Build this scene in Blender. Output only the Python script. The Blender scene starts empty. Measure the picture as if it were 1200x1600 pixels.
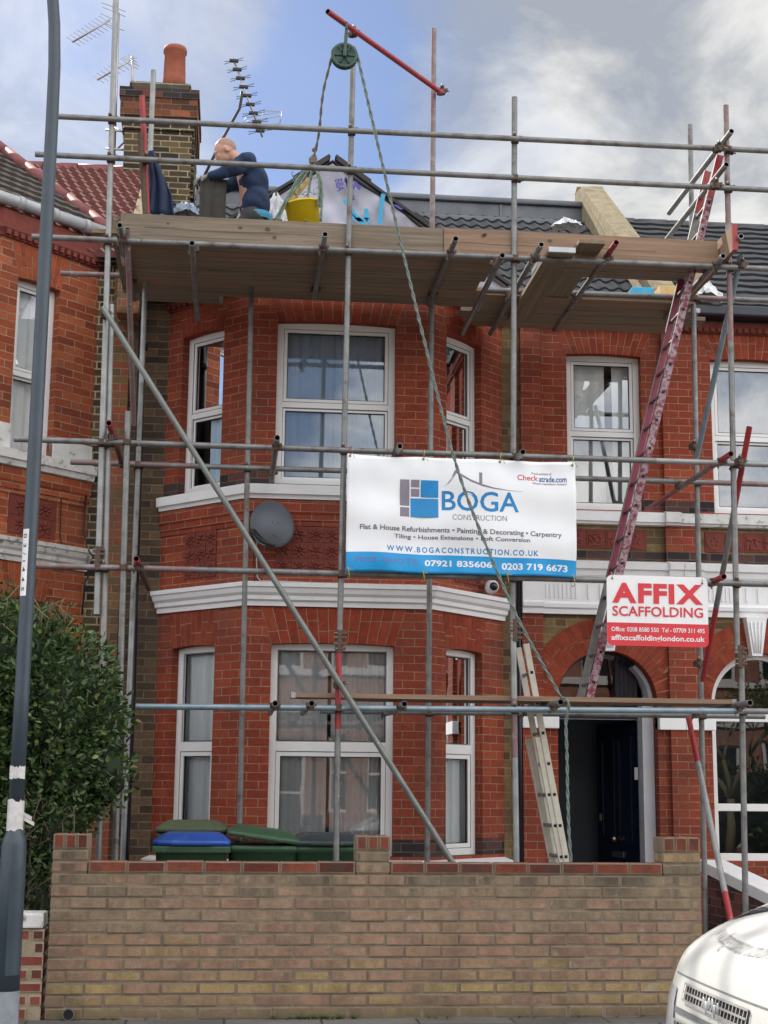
import bpy, bmesh, math, random
import numpy as np
from mathutils import Vector, Matrix
from mathutils.bvhtree import BVHTree

rnd = random.Random(7)
scene = bpy.context.scene
COL = scene.collection
rad = math.radians

# ------------------------------------------------------------------ camera
CAM = Vector((0, 0, 1.45))
PITCH, YAW, ROLL, FPX = rad(10.6), rad(5.72), rad(0.556), 2311.0
_f = Vector((math.sin(YAW) * math.cos(PITCH), math.cos(YAW) * math.cos(PITCH), math.sin(PITCH)))
_r = Vector((math.cos(YAW), -math.sin(YAW), 0))
_u = _r.cross(_f)
_r2 = _r * math.cos(ROLL) + _u * math.sin(ROLL)
_u2 = -_r * math.sin(ROLL) + _u * math.cos(ROLL)
cd = bpy.data.cameras.new("camera")
cam = bpy.data.objects.new("camera", cd)
COL.objects.link(cam)
cd.sensor_fit = 'VERTICAL'
cd.sensor_height = 36.0
cd.lens = 36.0 * FPX / 1600.0
cd.clip_end = 5000
cam.matrix_world = Matrix(((_r2.x, _u2.x, -_f.x, CAM.x), (_r2.y, _u2.y, -_f.y, CAM.y),
                           (_r2.z, _u2.z, -_f.z, CAM.z), (0, 0, 0, 1)))
scene.camera = cam


def ray(x, y):
    return _f + _r2 * ((x - 600) / FPX) + _u2 * ((800 - y) / FPX)


def at(x, y, Y):
    """point of the place that the surveyed photo position has on the plane at depth Y"""
    d = ray(x, y)
    return CAM + d * (Y / d.y)


def atz(x, y, z):
    d = ray(x, y)
    return CAM + d * ((z - CAM.z) / d.z)


# ------------------------------------------------------------------ light
SUN_ELEV, SUN_DIR = rad(40), Vector((-0.42, 0.91, 0)).normalized()
EXPOSURE = 1.3
SKY_STRENGTH = 0.1
scene.view_settings.view_transform = 'Standard'
scene.view_settings.look = 'None'
scene.view_settings.gamma = 1
scene.view_settings.exposure = EXPOSURE
world = bpy.data.worlds.new("World")
scene.world = world
world.use_nodes = True


class NT:
    """tiny node helper"""
    def __init__(self, tree):
        self.t = tree
        self.n = tree.nodes
        self.l = tree.links

    def new(self, typ, **kw):
        nd = self.n.new(typ)
        for k, v in kw.items():
            setattr(nd, k, v)
        return nd

    def set(self, sock, v):
        if isinstance(v, bpy.types.NodeSocket):
            self.l.new(v, sock)
        else:
            if isinstance(v, (tuple, list)) and len(v) == 3 and sock.type == 'RGBA':
                v = (*v, 1)
            sock.default_value = v

    def math(self, op, a, b=0.0, c=None, clamp=False):
        nd = self.new('ShaderNodeMath', operation=op)
        nd.use_clamp = clamp
        self.set(nd.inputs[0], a)
        self.set(nd.inputs[1], b)
        if c is not None:
            self.set(nd.inputs[2], c)
        return nd.outputs[0]

    def mix(self, fac, a, b, mode='MIX'):
        nd = self.new('ShaderNodeMix', data_type='RGBA', blend_type=mode)
        self.set(nd.inputs[0], fac)
        self.set(nd.inputs[6], a)
        self.set(nd.inputs[7], b)
        return nd.outputs[2]

    def noise(self, vec, scale, detail=4, rough=0.55, dist=0.0):
        nd = self.new('ShaderNodeTexNoise')
        if vec is not None:
            self.l.new(vec, nd.inputs['Vector'])
        nd.inputs['Scale'].default_value = scale
        nd.inputs['Detail'].default_value = detail
        nd.inputs['Roughness'].default_value = rough
        nd.inputs['Distortion'].default_value = dist
        return nd

    def ramp(self, fac, stops, interp='LINEAR'):
        nd = self.new('ShaderNodeValToRGB')
        cr = nd.color_ramp
        cr.interpolation = interp
        while len(cr.elements) < len(stops):
            cr.elements.new(0.5)
        for e, (p, c) in zip(cr.elements, stops):
            e.position = p
            e.color = (*c, 1) if len(c) == 3 else c
        self.l.new(fac, nd.inputs[0])
        return nd.outputs[0]

    def mapping(self, vec, scale=(1, 1, 1), loc=(0, 0, 0), rot=(0, 0, 0)):
        nd = self.new('ShaderNodeMapping')
        self.l.new(vec, nd.inputs[0])
        nd.inputs['Scale'].default_value = scale
        nd.inputs['Location'].default_value = loc
        nd.inputs['Rotation'].default_value = rot
        return nd.outputs[0]


def build_world():
    k = NT(world.node_tree)
    k.n.clear()
    out = k.new('ShaderNodeOutputWorld')
    bg = k.new('ShaderNodeBackground')
    sky = k.new('ShaderNodeTexSky', sky_type='NISHITA')
    sky.sun_disc = False
    sky.sun_elevation = SUN_ELEV
    sky.sun_rotation = math.atan2(SUN_DIR.x, SUN_DIR.y)
    sky.air_density = 1.0
    sky.dust_density = 0.6
    sky.ozone_density = 1.6
    tc = k.new('ShaderNodeTexCoord')
    sep = k.new('ShaderNodeSeparateXYZ')
    k.l.new(tc.outputs['Generated'], sep.inputs[0])
    X, Y, Z = sep.outputs
    den = k.math('ADD', k.math('MAXIMUM', Z, 0.0), 0.35)
    cmb = k.new('ShaderNodeCombineXYZ')
    k.set(cmb.inputs[0], k.math('DIVIDE', X, den))
    k.set(cmb.inputs[1], k.math('DIVIDE', Y, den))
    k.set(cmb.inputs[2], k.math('MULTIPLY', Z, 0.6))
    vec = k.mapping(cmb.outputs[0], loc=(3.1, 1.7, 0.4))
    big = k.noise(vec, 1.9, 7, 0.58, 0.25).outputs[0]
    # broad weather: thicker cloud to the right, thin veil on the left, a clear rent between
    lean = k.math('MULTIPLY', k.math('SUBTRACT', X, 0.0), 1.7, clamp=False)
    gap = k.math('MULTIPLY', k.math('ABSOLUTE', k.math('SUBTRACT', X, k.math('ADD', 0.055, k.math('MULTIPLY', k.math('SUBTRACT', Z, 0.45), 0.18)))), 13.0, clamp=True)
    dens = k.math('ADD', k.math('ADD', big, k.math('MULTIPLY', k.math('MAXIMUM', k.math('MINIMUM', lean, 0.5), -0.25), 0.36)), k.math('MULTIPLY', k.math('SUBTRACT', gap, 1.0), 0.34))
    mask = k.ramp(dens, [(0.20, (0.06,) * 3), (0.32, (0.5,) * 3), (0.44, (0.78,) * 3), (0.54, (1, 1, 1))], 'EASE')
    fine = k.noise(vec, 4.6, 9, 0.58, 0.5).outputs[0]
    # cloud brightness: sunlit edges against greyer bellies; dimmed ahead and raised behind the camera to light the facade
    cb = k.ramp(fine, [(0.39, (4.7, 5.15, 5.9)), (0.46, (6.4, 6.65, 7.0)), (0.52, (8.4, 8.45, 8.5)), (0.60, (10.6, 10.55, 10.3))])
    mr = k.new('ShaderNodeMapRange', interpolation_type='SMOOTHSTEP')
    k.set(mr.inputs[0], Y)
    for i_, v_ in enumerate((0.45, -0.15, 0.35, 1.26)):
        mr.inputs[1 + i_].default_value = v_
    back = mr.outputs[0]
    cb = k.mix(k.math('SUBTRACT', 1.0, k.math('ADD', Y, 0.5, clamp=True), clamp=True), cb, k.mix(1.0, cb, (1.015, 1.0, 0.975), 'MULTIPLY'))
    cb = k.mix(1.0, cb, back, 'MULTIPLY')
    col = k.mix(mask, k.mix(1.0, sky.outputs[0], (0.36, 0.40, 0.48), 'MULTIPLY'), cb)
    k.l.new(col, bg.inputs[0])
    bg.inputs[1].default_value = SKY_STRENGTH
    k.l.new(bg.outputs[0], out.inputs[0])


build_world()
sl = bpy.data.lights.new("sun", 'SUN')
sl.energy = 2.3
sl.angle = rad(0.6)
sl.color = (1.0, 0.93, 0.82)
so = bpy.data.objects.new("sun", sl)
COL.objects.link(so)
_sd = Vector((SUN_DIR.x * math.cos(SUN_ELEV), SUN_DIR.y * math.cos(SUN_ELEV), math.sin(SUN_ELEV)))
so.rotation_euler = (-_sd).to_track_quat('-Z', 'Y').to_euler()


# ------------------------------------------------------------------ materials
def base_mat(name):
    m = bpy.data.materials.new(name)
    m.use_nodes = True
    k = NT(m.node_tree)
    return m, k, k.n['Principled BSDF']


def bump(k, bs, h, strength=0.3, dist=0.01):
    b = k.new('ShaderNodeBump')
    b.inputs['Strength'].default_value = strength
    b.inputs['Distance'].default_value = dist
    k.set(b.inputs['Height'], h)
    k.l.new(b.outputs[0], bs.inputs['Normal'])


def mat(name, c0, c1=None, rough=0.6, scale=6.0, metal=0.0, bmp=0.0, bscale=60.0, stretch=None, spots=None, spec=0.5,
        detail=5, world_space=True, spots2=None):
    """plain material whose tone wanders between two colours; spots = (colour, amount, scale)"""
    m, k, bs = base_mat(name)
    tc = k.new('ShaderNodeTexCoord')
    if world_space:
        g = k.new('ShaderNodeNewGeometry')
        v = g.outputs['Position']
    else:
        v = tc.outputs['Object']
    if stretch:
        v = k.mapping(v, scale=stretch)
    if c1 is None:
        c1 = tuple(c * 0.75 for c in c0)
    nz = k.noise(v, scale, detail, 0.6).outputs[0]
    col = k.mix(k.ramp(nz, [(0.32, (0, 0, 0)), (0.68, (1, 1, 1))]), c0, c1)
    if spots:
        sc, amt, ss = spots
        sn = k.noise(v, ss, 6, 0.65).outputs[0]
        col = k.mix(k.ramp(sn, [(1 - amt - 0.06, (0, 0, 0)), (1 - amt + 0.06, (1, 1, 1))]), col, sc)
    if spots2:
        sc, amt, ss = spots2
        sn = k.noise(v, ss, 7, 0.7).outputs[0]
        col = k.mix(k.ramp(sn, [(1 - amt - 0.03, (0, 0, 0)), (1 - amt + 0.03, (1, 1, 1))]), col, sc)
    k.l.new(col, bs.inputs['Base Color'])
    rn = k.noise(v, scale * 2.3, 3).outputs[0]
    k.set(bs.inputs['Roughness'], k.math('ADD', rough - 0.1, k.math('MULTIPLY', rn, 0.2)))
    bs.inputs['Metallic'].default_value = metal
    bs.inputs['Specular IOR Level'].default_value = spec
    if bmp:
        bump(k, bs, k.noise(v, bscale, 5).outputs[0], bmp, 0.01)
    return m


def brick_mat(name, ramp, mortar, bw=0.225, rh=0.0757, ms=0.0042, strength=0.55, grime=0.35, grime_col=(0.05, 0.04, 0.035),
              gscale=1.3, vgrad=None):
    m, k, bs = base_mat(name)
    uv = k.new('ShaderNodeUVMap')
    uv.uv_map = 'UVMap'
    wob = k.noise(uv.outputs[0], 9, 2)
    off = k.new('ShaderNodeVectorMath', operation='SCALE')
    sub = k.new('ShaderNodeVectorMath', operation='SUBTRACT')
    k.l.new(wob.outputs[1], sub.inputs[0])
    sub.inputs[1].default_value = (0.5, 0.5, 0.5)
    k.l.new(sub.outputs[0], off.inputs[0])
    off.inputs[3].default_value = 0.008
    add = k.new('ShaderNodeVectorMath', operation='ADD')
    k.l.new(uv.outputs[0], add.inputs[0])
    k.l.new(off.outputs[0], add.inputs[1])
    bt = k.new('ShaderNodeTexBrick')
    bt.offset = 0.5
    bt.squash = 1.0
    bt.offset_frequency = 2
    k.l.new(add.outputs[0], bt.inputs['Vector'])
    bt.inputs['Color1'].default_value = (0, 0, 0, 1)
    bt.inputs['Color2'].default_value = (1, 1, 1, 1)
    bt.inputs['Mortar'].default_value = (0.5, 0.5, 0.5, 1)
    bt.inputs['Scale'].default_value = 1
    bt.inputs['Mortar Size'].default_value = ms
    bt.inputs['Mortar Smooth'].default_value = 0.15
    bt.inputs['Brick Width'].default_value = bw
    bt.inputs['Row Height'].default_value = rh
    tone = k.ramp(bt.outputs['Color'], ramp)
    pos = k.new('ShaderNodeNewGeometry').outputs['Position']
    fn = k.noise(pos, 55, 4).outputs[0]
    tone = k.mix(1.0, tone, k.ramp(fn, [(0.3, (0.78,) * 3), (0.7, (1.18,) * 3)]), 'MULTIPLY')
    mn = k.noise(pos, 7, 4).outputs[0]
    mo = k.mix(k.ramp(mn, [(0.35, (0,) * 3), (0.65, (1,) * 3)]), mortar, tuple(c * 0.6 for c in mortar))
    col = k.mix(bt.outputs['Fac'], tone, mo)
    gn = k.noise(pos, gscale, 7, 0.62).outputs[0]
    gm = k.math('MULTIPLY', k.ramp(gn, [(0.45, (0,) * 3), (0.72, (1,) * 3)]), grime)
    col = k.mix(gm, col, grime_col)
    k.l.new(col, bs.inputs['Base Color'])
    bs.inputs['Roughness'].default_value = 0.85
    bs.inputs['Specular IOR Level'].default_value = 0.25
    h = k.math('ADD', k.math('MULTIPLY', k.math('SUBTRACT', 1.0, bt.outputs['Fac']), 0.7), k.math('MULTIPLY', fn, 0.35))
    bump(k, bs, h, strength, 0.012)
    return m


def attr_brick_mat(name, ramp, grime=0.3, grime_col=(0.06, 0.055, 0.045), gscale=1.6, fine=70, streak=False):
    """for bricks modelled one by one: tone comes from each brick's own random value"""
    m, k, bs = base_mat(name)
    a = k.new('ShaderNodeAttribute')
    a.attribute_name = 'tone'
    pos = k.new('ShaderNodeNewGeometry').outputs['Position']
    tone = k.ramp(a.outputs['Fac'], ramp)
    n1 = k.noise(pos, 14, 6, 0.65).outputs[0]
    tone = k.mix(1.0, tone, k.ramp(n1, [(0.3, (0.72,) * 3), (0.7, (1.2,) * 3)]), 'MULTIPLY')
    n2 = k.noise(pos, fine, 4, 0.7).outputs[0]
    tone = k.mix(1.0, tone, k.ramp(n2, [(0.3, (0.85,) * 3), (0.75, (1.12,) * 3)]), 'MULTIPLY')
    st = k.mapping(pos, scale=(1, 1, 0.45))
    gn = k.noise(st, gscale, 8, 0.65).outputs[0]
    gm = k.math('MULTIPLY', k.ramp(gn, [(0.46, (0,) * 3), (0.7, (1,) * 3)]), grime)
    col = k.mix(gm, tone, grime_col)
    if streak:   # sooty run-off below the coping, pale salts lower down
        sz = k.new('ShaderNodeSeparateXYZ')
        k.l.new(pos, sz.inputs[0])
        sn = k.noise(k.mapping(pos, scale=(1, 1, 0.16)), 9, 5, 0.6).outputs[0]
        hgt = k.ramp(sz.outputs[2], [(0.62, (0,) * 3), (0.9, (1,) * 3)])
        col = k.mix(k.math('MULTIPLY', k.math('MULTIPLY', k.ramp(sn, [(0.48, (0,) * 3), (0.62, (1,) * 3)]), hgt), 0.62), col, (0.055, 0.048, 0.04))
        sal = k.noise(pos, 6.5, 7, 0.7).outputs[0]
        col = k.mix(k.math('MULTIPLY', k.ramp(sal, [(0.60, (0,) * 3), (0.70, (1,) * 3)]), 0.42), col, (0.42, 0.38, 0.33))
        foot = k.ramp(sz.outputs[2], [(0.05, (1,) * 3), (0.17, (0,) * 3)])
        col = k.mix(k.math('MULTIPLY', foot, 0.6), col, (0.085, 0.08, 0.055))
    k.l.new(col, bs.inputs['Base Color'])
    bs.inputs['Roughness'].default_value = 0.88
    bs.inputs['Specular IOR Level'].default_value = 0.2
    bump(k, bs, k.math('ADD', n2, k.math('MULTIPLY', n1, 0.6)), 0.5, 0.006)
    return m


RED = [(0.0, (0.21, 0.040, 0.022)), (0.3, (0.25, 0.046, 0.024)), (0.75, (0.275, 0.053, 0.027)), (1.0, (0.31, 0.070, 0.034))]
M = {}
M['brick_red'] = brick_mat('red_brick', RED, (0.37, 0.235, 0.155), bw=0.212, ms=0.0038, grime=0.42)
M['brick_orange'] = brick_mat('orange_brick', [(0, (0.22, 0.048, 0.022)), (0.5, (0.33, 0.074, 0.03)), (1, (0.39, 0.11, 0.045))], (0.40, 0.30, 0.21))
M['brick_stock'] = brick_mat('stock_brick', [(0, (0.10, 0.064, 0.034)), (0.5, (0.195, 0.122, 0.052)), (1, (0.25, 0.165, 0.072))], (0.29, 0.235, 0.155), ms=0.0055, grime=0.5)
M['brick_mixed'] = brick_mat('mixed_brick', [(0, (0.10, 0.06, 0.035)), (0.3, (0.20, 0.12, 0.05)), (0.6, (0.24, 0.08, 0.045)), (1, (0.30, 0.08, 0.045))], (0.30, 0.25, 0.18), grime=0.6)
M['brick_dark'] = brick_mat('dark_brick', [(0, (0.02, 0.018, 0.02)), (0.6, (0.05, 0.036, 0.036)), (1, (0.13, 0.045, 0.035))], (0.16, 0.12, 0.095), grime=0.3)
M['brick_sooty'] = brick_mat('sooty_brick', [(0, (0.022, 0.018, 0.014)), (0.5, (0.06, 0.042, 0.024)), (1, (0.14, 0.095, 0.045))], (0.36, 0.30, 0.19), ms=0.0085, grime=0.3)
M['brick_corbel'] = brick_mat('corbel_brick', [(0, (0.045, 0.025, 0.018)), (0.5, (0.15, 0.05, 0.025)), (1, (0.30, 0.095, 0.045))], (0.2, 0.16, 0.11), grime=0.5)
M['rubbed'] = attr_brick_mat('rubbed_brick', [(0, (0.23, 0.042, 0.023)), (0.6, (0.272, 0.051, 0.026)), (1, (0.30, 0.064, 0.032))], grime=0.25)
M['rubbed_orange'] = attr_brick_mat('rubbed_orange_brick', [(0, (0.27, 0.058, 0.024)), (1, (0.36, 0.092, 0.036))], grime=0.2)
M['arch_joint'] = mat('arch_joint', (0.44, 0.31, 0.22), (0.34, 0.23, 0.16), 0.9)
M['wall_buff'] = attr_brick_mat('buff_brick', [(0, (0.19, 0.15, 0.105)), (0.2, (0.25, 0.19, 0.127)), (0.4, (0.30, 0.205, 0.14)),
                                              (0.6, (0.295, 0.178, 0.127)), (0.75, (0.31, 0.215, 0.118)), (1, (0.345, 0.25, 0.115))], grime=0.62, gscale=2.6, streak=True)
M['wall_cap'] = attr_brick_mat('cap_brick', [(0, (0.085, 0.028, 0.021)), (0.6, (0.15, 0.042, 0.029)), (1, (0.205, 0.062, 0.038))], grime=0.9, grime_col=(0.05, 0.04, 0.035), gscale=5)
M['wall_redlow'] = attr_brick_mat('low_wall_brick', [(0, (0.07, 0.035, 0.035)), (0.5, (0.22, 0.05, 0.04)), (1, (0.33, 0.10, 0.07))], grime=0.4)
M['wall_mortar'] = mat('wall_mortar', (0.24, 0.18, 0.125), (0.16, 0.12, 0.085), 0.95, 9, bmp=0.5, bscale=120)
M['pale_mortar'] = mat('pale_mortar', (0.36, 0.29, 0.2), (0.24, 0.19, 0.13), 0.95, 9, bmp=0.5, bscale=120)
M['terracotta'] = mat('terracotta', (0.20, 0.038, 0.024), (0.14, 0.029, 0.02), 0.8, 14, bmp=0.25)
M['white_paint'] = mat('white_paint', (0.84, 0.84, 0.85), (0.77, 0.77, 0.78), 0.45, 5, spots=((0.48, 0.46, 0.42), 0.24, 9), bmp=0.08, spots2=((0.16, 0.15, 0.13), 0.25, 34))
M['flaky_white'] = mat('flaky_white_paint', (0.72, 0.72, 0.70), (0.55, 0.55, 0.53), 0.6, 7, spots=((0.16, 0.15, 0.13), 0.38, 14), bmp=0.2)
M['upvc'] = mat('window_plastic', (0.80, 0.80, 0.80), (0.74, 0.74, 0.735), 0.35, 2.0)
M['gasket'] = mat('window_gasket', (0.012, 0.012, 0.014), None, 0.6)
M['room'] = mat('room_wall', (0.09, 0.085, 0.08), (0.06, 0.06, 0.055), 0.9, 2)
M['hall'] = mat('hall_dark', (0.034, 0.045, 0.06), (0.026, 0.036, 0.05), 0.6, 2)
M['blind'] = mat('sheer_curtain', (0.84, 0.85, 0.86), (0.74, 0.75, 0.76), 0.9, 3, stretch=(6, 6, 0.4))
M['blue_curtain'] = mat('pale_blue_curtain', (0.70, 0.80, 0.90), (0.58, 0.70, 0.83), 0.9, 3, stretch=(6, 6, 0.4))
M['lace'] = mat('lace_curtain', (0.58, 0.72, 0.88), (0.45, 0.60, 0.80), 0.9, 9)
M['door_navy'] = mat('navy_gloss_paint', (0.006, 0.012, 0.03), (0.004, 0.008, 0.02), 0.22, 2)
M['brass'] = mat('brass', (0.75, 0.6, 0.35), None, 0.3, metal=1.0)
M['chrome'] = mat('chrome', (0.8, 0.8, 0.82), None, 0.15, metal=1.0)
M['grey_paint'] = mat('grey_white_paint', (0.55, 0.56, 0.6), (0.48, 0.49, 0.53), 0.4, 3)
M['lead'] = mat('lead_sheet', (0.085, 0.095, 0.11), (0.13, 0.14, 0.155), 0.5, 3, bmp=0.2, bscale=12)
M['slate_tile'] = mat('dark_concrete_tile', (0.022, 0.024, 0.03), (0.045, 0.045, 0.05), 0.42, 5, spots=((0.09, 0.085, 0.07), 0.3, 9), bmp=0.3, bscale=90)
M['brown_tile'] = mat('weathered_tile', (0.055, 0.045, 0.04), (0.10, 0.085, 0.07), 0.55, 6, spots=((0.17, 0.16, 0.13), 0.36, 10), bmp=0.4, bscale=70)
M['red_tile'] = mat('red_clay_tile', (0.27, 0.12, 0.105), (0.17, 0.075, 0.065), 0.24, 8, spots=((0.2, 0.17, 0.1), 0.34, 8), bmp=0.3, bscale=60)
M['ridge_tile'] = mat('red_ridge_tile', (0.21, 0.05, 0.05), (0.15, 0.04, 0.04), 0.6, 8)
M['gutter_white'] = mat('white_gutter', (0.40, 0.41, 0.42), (0.3, 0.31, 0.32), 0.4, 5)
M['gutter_black'] = mat('black_gutter', (0.012, 0.016, 0.03), (0.008, 0.01, 0.02), 0.35, 4)
M['render'] = mat('cement_render', (0.33, 0.27, 0.165), (0.20, 0.165, 0.11), 0.95, 10, bmp=0.9, bscale=45, spots=((0.15, 0.13, 0.09), 0.32, 7))
M['cement'] = mat('mossy_cement', (0.09, 0.08, 0.06), (0.05, 0.05, 0.035), 0.95, 7, bmp=0.8, bscale=30, spots=((0.09, 0.10, 0.03), 0.36, 9))
M['pot'] = mat('clay_pot', (0.33, 0.085, 0.04), (0.23, 0.06, 0.03), 0.7, 7, bmp=0.15)
M['membrane'] = mat('roof_membrane', (0.46, 0.46, 0.56), (0.38, 0.385, 0.47), 0.55, 5, bmp=0.55, bscale=7)
M['membrane_white'] = mat('white_membrane', (0.7, 0.7, 0.7), (0.55, 0.56, 0.58), 0.6, 8, bmp=0.6, bscale=14)
M['ink_purple'] = mat('purple_ink', (0.07, 0.06, 0.34), None, 0.5)
M['tape_blue'] = mat('blue_tape', (0.02, 0.36, 0.62), (0.02, 0.30, 0.52), 0.4)
M['batten'] = mat('black_batten', (0.018, 0.016, 0.016), (0.03, 0.028, 0.026), 0.6, 20)
M['galv'] = mat('galvanised_tube', spots2=((0.40, 0.385, 0.36), 0.34, 19), c0=(0.225, 0.225, 0.22), c1=(0.135, 0.135, 0.135), rough=0.45, scale=9, metal=0.3, spots=((0.12, 0.085, 0.065), 0.38, 9), bmp=0.12, bscale=80)
M['galv_pale'] = mat('pale_galvanised_tube', spots2=((0.40, 0.385, 0.36), 0.34, 19), c0=(0.33, 0.335, 0.33), c1=(0.21, 0.215, 0.215), rough=0.42, scale=7, metal=0.3, spots=((0.2, 0.17, 0.15), 0.3, 12), bmp=0.1, bscale=80)
M['galv_blue'] = mat('bluish_tube', spots2=((0.40, 0.385, 0.36), 0.34, 19), c0=(0.17, 0.25, 0.31), c1=(0.26, 0.32, 0.36), rough=0.4, scale=8, metal=0.35, spots=((0.12, 0.14, 0.15), 0.34, 10))
M['galv_red'] = mat('red_painted_tube', spots2=((0.40, 0.385, 0.36), 0.34, 19), c0=(0.33, 0.022, 0.028), c1=(0.25, 0.02, 0.025), rough=0.42, scale=9, spots=((0.14, 0.05, 0.045), 0.3, 12))
M['galv_pink'] = mat('faded_red_tube', spots2=((0.40, 0.385, 0.36), 0.34, 19), c0=(0.20, 0.10, 0.10), c1=(0.19, 0.155, 0.15), rough=0.5, scale=6, metal=0.2, spots=((0.25, 0.24, 0.24), 0.42, 7))
M['tube_in'] = mat('tube_inside', (0.01, 0.009, 0.009), None, 0.9)
M['galv_olive'] = mat('olive_grey_tube', spots2=((0.40, 0.385, 0.36), 0.34, 19), c0=(0.20, 0.215, 0.20), c1=(0.145, 0.15, 0.145), rough=0.42, scale=8, metal=0.3, spots=((0.11, 0.10, 0.085), 0.33, 10))
M['coupler'] = mat('rusty_coupler', (0.075, 0.055, 0.045), (0.14, 0.08, 0.055), 0.7, 30, metal=0.4, bmp=0.3)
M['coupler_pale'] = mat('plated_coupler', (0.33, 0.31, 0.27), (0.2, 0.16, 0.12), 0.5, 30, metal=0.5)
M['board'] = mat('scaffold_board', (0.27, 0.215, 0.158), (0.14, 0.11, 0.082), 0.88, 2.6, stretch=(0.45, 14, 14), spots=((0.075, 0.06, 0.048), 0.34, 2.4), bmp=0.35, bscale=14, detail=8)
M['board_pale'] = mat('pale_scaffold_board', (0.31, 0.20, 0.135), (0.205, 0.132, 0.088), 0.88, 2.6, stretch=(0.45, 14, 14), spots=((0.10, 0.07, 0.05), 0.32, 2.4), bmp=0.3, bscale=14, detail=8)
M['board_y'] = mat('loose_board', (0.26, 0.20, 0.125), (0.17, 0.13, 0.08), 0.88, 2.4, stretch=(14, 0.45, 14), spots=((0.11, 0.09, 0.06), 0.3, 2.4), bmp=0.3, bscale=14, detail=8)
M['board_band'] = mat('board_end_band', (0.45, 0.47, 0.5), None, 0.4, metal=0.6)
M['board_deck'] = mat('deck_board', (0.29, 0.225, 0.16), (0.165, 0.128, 0.092), 0.9, 2.6, stretch=(0.45, 14, 14), spots=((0.05, 0.04, 0.032), 0.36, 2.4), bmp=0.35, bscale=14, detail=8)
M['board_deck_warm'] = mat('warm_deck_board', (0.32, 0.22, 0.145), (0.20, 0.14, 0.095), 0.9, 2.6, stretch=(0.45, 14, 14), spots=((0.06, 0.045, 0.034), 0.34, 2.4), bmp=0.35, bscale=14, detail=8)
M['knot'] = mat('timber_knot', (0.07, 0.045, 0.03), (0.12, 0.08, 0.05), 0.8, 60)
M['rope'] = mat('grey_green_rope', (0.21, 0.255, 0.23), (0.12, 0.15, 0.135), 0.9, 40, bmp=0.8, bscale=140)
M['rope_tan'] = mat('tan_rope', (0.28, 0.25, 0.2), (0.17, 0.15, 0.12), 0.9, 40, bmp=0.8, bscale=140)
M['net'] = mat('green_netting', (0.12, 0.22, 0.2), (0.24, 0.27, 0.2), 0.9, 30)
M['string_y'] = mat('yellow_string', (0.5, 0.46, 0.16), None, 0.8)
M['wheel_green'] = mat('green_iron', (0.022, 0.075, 0.055), (0.03, 0.05, 0.04), 0.5, 14, spots=((0.1, 0.07, 0.05), 0.3, 20))
M['bucket'] = mat('yellow_plastic', (0.82, 0.60, 0.01), (0.72, 0.52, 0.01), 0.4, 5)
M['skin'] = mat('skin', (0.52, 0.29, 0.21), (0.46, 0.24, 0.17), 0.5, 22)
M['stubble'] = mat('shaved_hair', (0.36, 0.215, 0.165), (0.29, 0.17, 0.13), 0.7, 60)
M['navy'] = mat('navy_sweatshirt', (0.013, 0.028, 0.074), (0.020, 0.040, 0.098), 0.9, 30, bmp=0.5, bscale=24)
M['jacket'] = mat('navy_jacket', (0.010, 0.024, 0.075), (0.007, 0.016, 0.05), 0.75, 8, bmp=0.3, bscale=20)
M['trousers'] = mat('dark_trousers', (0.045, 0.045, 0.048), (0.03, 0.03, 0.033), 0.9, 20, bmp=0.4, bscale=24)
M['shirt_blue'] = mat('pale_blue_shirt', (0.06, 0.30, 0.50), None, 0.8)
M['glove'] = mat('grey_glove', (0.26, 0.25, 0.24), (0.15, 0.145, 0.14), 0.9, 30, bmp=0.4)
M['boot'] = mat('work_boot', (0.06, 0.04, 0.03), None, 0.7)
M['slab'] = mat('dark_roof_tile', (0.032, 0.03, 0.026), (0.05, 0.047, 0.04), 0.75, 9, bmp=0.4, bscale=40)
M['banner_white'] = mat('banner_vinyl', (0.80, 0.81, 0.83), (0.76, 0.77, 0.80), 0.5, 2.5, spots=((0.55, 0.55, 0.56), 0.22, 6))
M['banner_blue'] = mat('banner_blue', (0.004, 0.30, 0.66), (0.004, 0.27, 0.60), 0.45, 3)
M['ink_grey'] = mat('grey_ink', (0.16, 0.16, 0.20), None, 0.6)
M['ink_mauve'] = mat('mauve_ink', (0.24, 0.215, 0.27), None, 0.6)
M['ink_blue'] = mat('blue_ink', (0.004, 0.24, 0.58), None, 0.5)
M['ink_white'] = mat('white_ink', (0.84, 0.84, 0.85), None, 0.5)
M['ink_faded'] = mat('faded_ink', (0.14, 0.20, 0.48), None, 0.5)
M['ink_red'] = mat('red_ink', (0.60, 0.02, 0.04), None, 0.5)
M['ink_navy'] = mat('navy_ink', (0.01, 0.08, 0.34), None, 0.5)
M['sign_white'] = mat('sign_white', (0.82, 0.81, 0.82), (0.76, 0.75, 0.76), 0.4, 3, spots=((0.55, 0.52, 0.5), 0.2, 7))
M['sign_red'] = mat('sign_red', (0.66, 0.036, 0.05), (0.60, 0.034, 0.046), 0.4, 3)
M['alu'] = mat('aluminium', (0.56, 0.53, 0.45), (0.46, 0.43, 0.37), 0.5, 12, metal=0.25, spots=((0.25, 0.23, 0.2), 0.28, 18))
M['alu_dark'] = mat('worn_ladder_alloy', (0.22, 0.215, 0.21), (0.13, 0.125, 0.12), 0.5, 14, metal=0.4)
M['ladder_pink'] = mat('chipped_magenta_paint', (0.34, 0.27, 0.29), (0.26, 0.17, 0.2), 0.5, 12, spots=((0.15, 0.016, 0.035), 0.50, 26))
M['ladder_magenta'] = mat('magenta_paint', (0.23, 0.012, 0.05), (0.15, 0.012, 0.035), 0.4, 8)
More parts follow.
